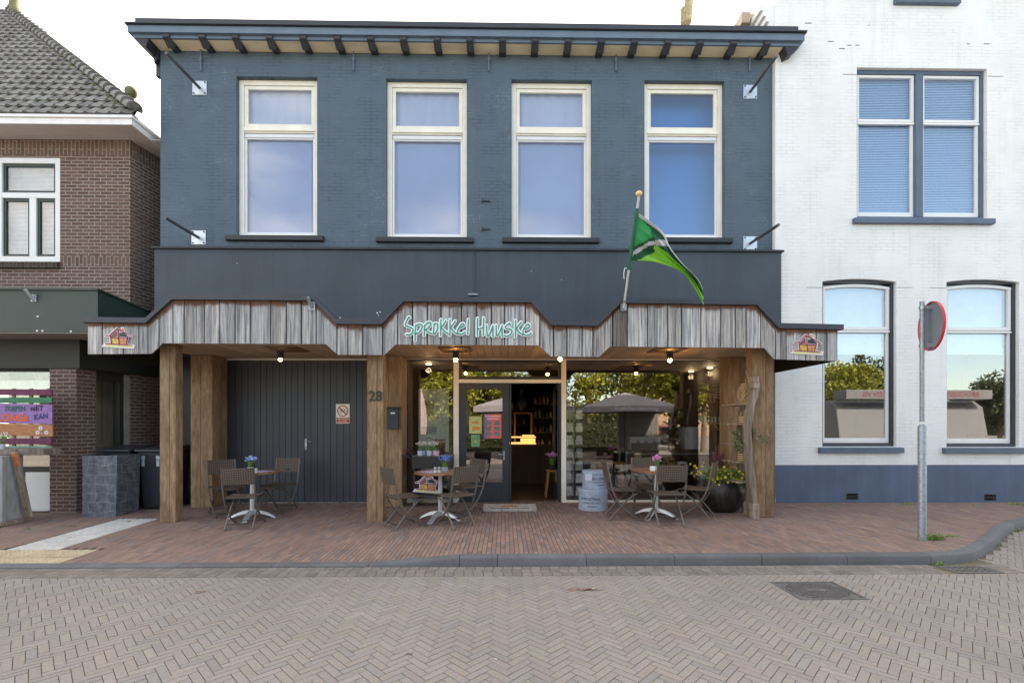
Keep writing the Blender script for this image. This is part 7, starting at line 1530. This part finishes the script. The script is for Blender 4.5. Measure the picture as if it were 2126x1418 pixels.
def car(x, y, rot, col, label):
    t = thing('parked_car', label, 'car', (x, y, 0), 'cars parked across the street', rot); off = _off[t.name]; _off[t.name] = Vector((0, 0, 0)); L_ = 2.1; mb_ = mat('car_' + label.split()[0], col, .25, .1, .05, coat=.6); g = MB()
    g.prism([(-L_, .35), (-L_ + .1, .28), (L_ - .1, .28), (L_, .4), (L_ - .05, .68), (L_ - .9, .86), (L_ - 1.55, 1.36), (-L_ + .55, 1.42), (-L_ + .12, .95), (-L_, .9)], -.82, .82); build('body', g, mb_, t, bevel=.06, bseg=3)
    g = MB(); g.prism([(L_ - 1.02, .9), (L_ - 1.6, 1.32), (-L_ + .62, 1.36), (-L_ + .3, .95)], -.828, .828); build('side_window', g, M_roomd, t); g = MB(); g.box(-L_ + .16, -L_ + .4, -.66, .66, .98, 1.3); build('rear_window', g, M_roomd, t)
    for sx in (-1.25, 1.3):
        for sy in (-1, 1): g = MB(); g.tube([(sx, sy * .68, .31), (sx, sy * .84, .31)], .31, 20); w_ = build('wheel', g, M_black, t, smooth=40); g = MB(); g.tube([(sx, sy * .841, .31), (sx, sy * .85, .31)], .19, 14); build('rim', g, M_steel, w_)
    for sy in (-1, 1): g = MB(); g.box(-L_ - .01, -L_ + .1, sy * .62 - .14, sy * .62 + .14, .72, .86); build('tail_light', g, M_red, t); g = MB(); g.box(L_ - .2, L_ + .005, sy * .6 - .16, sy * .6 + .16, .58, .68); build('headlight', g, M_saltw, t)
    g = MB(); g.box(-L_ - .015, -L_, -.26, .26, .5, .61); build('number_plate', g, mat('plate_yellow', C(220, 180, 50), .5), t)
car(mx(1402, 36), -18.5, math.radians(-90), C(60, 62, 68), 'black hatchback parked across the street'); car(mx(1372, 40), -22.5, math.radians(-80), C(140, 30, 34), 'red hatchback parked across the street'); car(mx(1728, 30), -12.5, math.radians(-95), C(222, 222, 214), 'white hatchback mirrored in the white building window'); car(mx(1205, 38), -20.5, math.radians(-90), C(196, 198, 200), 'silver hatchback parked across the street'); car(mx(1000, 38), -20.5, math.radians(-90), C(90, 98, 112), 'blue-grey hatchback parked across the street')
t = thing('terrace_screen', 'grey framed terrace windscreen behind the big parasol across the street', 'screen', (mx(1328, 23), -5.9, 0)); x0, x1 = mx(1284, 23), mx(1370, 23); g = MB(); ring(g, x0, x1, .1, 2.25, .07, -5.93, -5.86); build('frame', g, mat('screen_frame', C(150, 140, 126), .7), t); g = MB(); g.box(x0 + .07, x1 - .07, -5.91, -5.88, .17, 2.18); build('panel', g, mat('screen_panel', C(112, 108, 104), .6, var=.2, scale=2, stretch=(6, 1, .5)), t)
def hedge(x0, x1, y, h, label, seed):  # added hedges, they keep the sunlit ground out of the mirrored view
    rr = random.Random(seed); g = MB(); x = x0
    while x < x1: foliage(g, (x, y, h * .5), (.45, .4, h * .5), 260, .14, .1, rnd=rr); x += .4
    g.cur = (.4, .4, .4); g.box(x0, x1, y - .2, y + .2, .05, h * .85)
    solo('hedge', g, M_tl2, label, 'hedge', 'dark hedges added across the street')
hedge(mx(1180, 26), mx(1282, 26), -8.6, 1.9, 'dark hedge added to block bright ground left of the terrace screen', 2); hedge(mx(1372, 40), mx(1440, 40), -24.2, 1.6, 'low dark hedge added to block bright ground behind the parked cars', 3); hedge(mx(840, 26), mx(1060, 26), -8.8, 1.7, 'dark hedge added to block bright ground mirrored in the shop door', 4)
# white food trailer
tx, ty = 17.6, -3.2; t = thing('food_trailer', 'white food trailer mirrored in the white building windows', 'trailer', (tx, ty, 0)); g = MB(); g.prism([(ty - 2.2, .5), (ty - 2.2, 2.5), (ty - .4, 2.6), (ty, 2.3), (ty + .25, .9), (ty + .1, .5)], tx - 3, tx + 3.6, 'x'); M_tw = mat('trailer_shaded_white', C(132, 130, 132), .4, var=.03, scale=1); build('body', g, M_tw, t, bevel=.05)  # white body, its colour greyed to stand for shade
g = MB(); g.box(tx - 2.9, tx + 3.5, ty - .3, ty + .5, 2.62, 3.02); build('sign_box', g, M_tw, t, bevel=.02); g = MB(); text(g, 'BROODJES', .3, (tx + 2.2, ty + .506, 2.82), right=(-1, 0, 0), depth=.001); text(g, 'GEBAKKEN VIS', .3, (tx - 1.2, ty + .506, 2.82), right=(-1, 0, 0), depth=.001); build('lettering', g, mat('trailer_red', C(140, 40, 40), .5), t)
for q in (-1.2, 1.2):
    for yy in (ty - .1, ty - 2.1): g = MB(); g.tube([(tx + q, yy - .1, .34), (tx + q, yy + .1, .34)], .34, 18); build('wheel', g, M_black, t, smooth=40)
def far_house(x, y, w_, h, d_, m_, label):
    t = thing('far_house', label, 'house', (x, y, 0)); hs = []; n = max(2, int(w_ / 2.6))
    for k in range(n):
        for z in (1.0, 3.8):
            if z + 1.5 < h: cx_ = x - w_ / 2 + w_ * (k + .5) / n; hs.append((cx_ - .6, cx_ + .6, z, z + 1.4))
    g = MB(); wall_holes(g, x - w_ / 2, x + w_ / 2, 0, h, y, -.15, hs); g.quad((x - w_ / 2, y, 0), (x - w_ / 2, y - d_, 0), (x - w_ / 2, y - d_, h), (x - w_ / 2, y, h)); g.quad((x + w_ / 2, y, 0), (x + w_ / 2, y, h), (x + w_ / 2, y - d_, h), (x + w_ / 2, y - d_, 0)); build('wall', g, m_, t)
    g = MB(); g.prism([(y + .3, h - .1), (y - d_ / 2, h + d_ * .4), (y - d_ - .3, h - .1)], x - w_ / 2 - .2, x + w_ / 2 + .2, 'x'); build('roof', g, mat('far_roof', C(92, 72, 66), .8), t)
    for hh_ in hs: g = MB(); ring(g, *hh_, .08, y - .14, y - .08); f_ = build('window', g, M_white_plain, t); g = MB(); g.box(hh_[0], hh_[1], y - .13, y - .12, hh_[2], hh_[3]); build('pane', g, M_roomd, f_)
fb_ = brick_mat('far_brick', C(196, 150, 116), C(170, 122, 94), C(190, 178, 160))
far_house(mx(1425, 58), -38, 13, 5.6, 9, fb_, 'orange brick house across the street behind the parked cars')
g = MB(); rr = random.Random(77)
for k in range(420):
    x = -45 + 120 * rr.random(); foliage(g, (x, -48 + rr.uniform(-3, 3), rr.uniform(.6, 5.2 + 1.5 * math.sin(x * .35))), (1.2, 1.0, .9), 34, .55, .2, rnd=rr)
g.cur = (.5, .5, .5); g.box(-46, 76, -50, -49, 0, 4.2)
tag(build('far_treeline', g, M_tl2), kind='stuff')
# ================================================================ LIGHT
EL, AZ = math.radians(40), math.radians(22)
sun = bpy.data.lights.new('sun', 'SUN'); sun.energy = 3.6; sun.angle = math.radians(.53); sun.color = (1, .94, .85); so_ = bpy.data.objects.new('sun', sun); COL.objects.link(so_)
dirv = Vector((math.sin(AZ) * math.cos(EL), math.cos(AZ) * math.cos(EL), math.sin(EL))); so_.rotation_euler = dirv.to_track_quat('Z', 'Y').to_euler()
wd = bpy.data.worlds.new('World'); sc.world = wd; wd.use_nodes = True; nt = wd.node_tree; nt.nodes.clear()
ou = nt.nodes.new('ShaderNodeOutputWorld'); bg = nt.nodes.new('ShaderNodeBackground'); sky = nt.nodes.new('ShaderNodeTexSky'); sky.sky_type = 'NISHITA'; sky.sun_disc = False; sky.sun_elevation = EL; sky.sun_rotation = -AZ; sky.dust_density = .7; sky.air_density = 1.0
tc = nt.nodes.new('ShaderNodeTexCoord'); mp = nt.nodes.new('ShaderNodeMapping'); mp.inputs['Scale'].default_value = (1, 1, 2.2); no = nt.nodes.new('ShaderNodeTexNoise'); no.inputs['Scale'].default_value = 2.1; no.inputs['Detail'].default_value = 7; no.inputs['Roughness'].default_value = .58
mr = nt.nodes.new('ShaderNodeMapRange'); mr.inputs['From Min'].default_value = .40; mr.inputs['From Max'].default_value = .70; mr.interpolation_type = 'SMOOTHSTEP'; mr.inputs['To Min'].default_value = .0; mr.inputs['To Max'].default_value = .75
mxn = nt.nodes.new('ShaderNodeMix'); mxn.data_type = 'RGBA'; mxn.inputs[7].default_value = (8.4, 7.8, 7.1, 1)
L = nt.links.new; L(tc.outputs['Generated'], mp.inputs[0]); L(mp.outputs[0], no.inputs['Vector']); L(no.outputs['Fac'], mr.inputs['Value']); sx = nt.nodes.new('ShaderNodeSeparateXYZ'); L(tc.outputs['Generated'], sx.inputs[0])
veil = nt.nodes.new('ShaderNodeMapRange'); veil.interpolation_type = 'SMOOTHSTEP'; veil.inputs['From Min'].default_value = -.75; veil.inputs['From Max'].default_value = .25; veil.inputs['To Min'].default_value = .04; veil.inputs['To Max'].default_value = .6; L(sx.outputs[1], veil.inputs[0])
mxm = nt.nodes.new('ShaderNodeMath'); mxm.operation = 'MAXIMUM'; L(veil.outputs[0], mxm.inputs[1]); cl = nt.nodes.new('ShaderNodeMath'); cl.operation = 'MULTIPLY'; L(mr.outputs[0], cl.inputs[0]); lr = nt.nodes.new('ShaderNodeMapRange'); lr.interpolation_type = 'SMOOTHSTEP'; lr.inputs['From Min'].default_value = .28; lr.inputs['From Max'].default_value = -.2; L(sx.outputs[0], lr.inputs[0]); L(lr.outputs[0], cl.inputs[1]); L(cl.outputs[0], mxm.inputs[0]); L(mxm.outputs[0], mxn.inputs[0]); L(sky.outputs[0], mxn.inputs[6]); L(mxn.outputs[2], bg.inputs[0]); bg.inputs[1].default_value = .12; L(bg.outputs[0], ou.inputs[0])
vs_ = sc.view_settings; vs_.view_transform = 'Standard'; vs_.look = 'None'; vs_.use_white_balance = True; vs_.white_balance_temperature = 7250; vs_.white_balance_tint = 10; vs_.exposure = 1.9; vs_.gamma = 1
sc.cycles.max_bounces = 8; sc.cycles.transparent_max_bounces = 12; sc.cycles.sample_clamp_indirect = 6
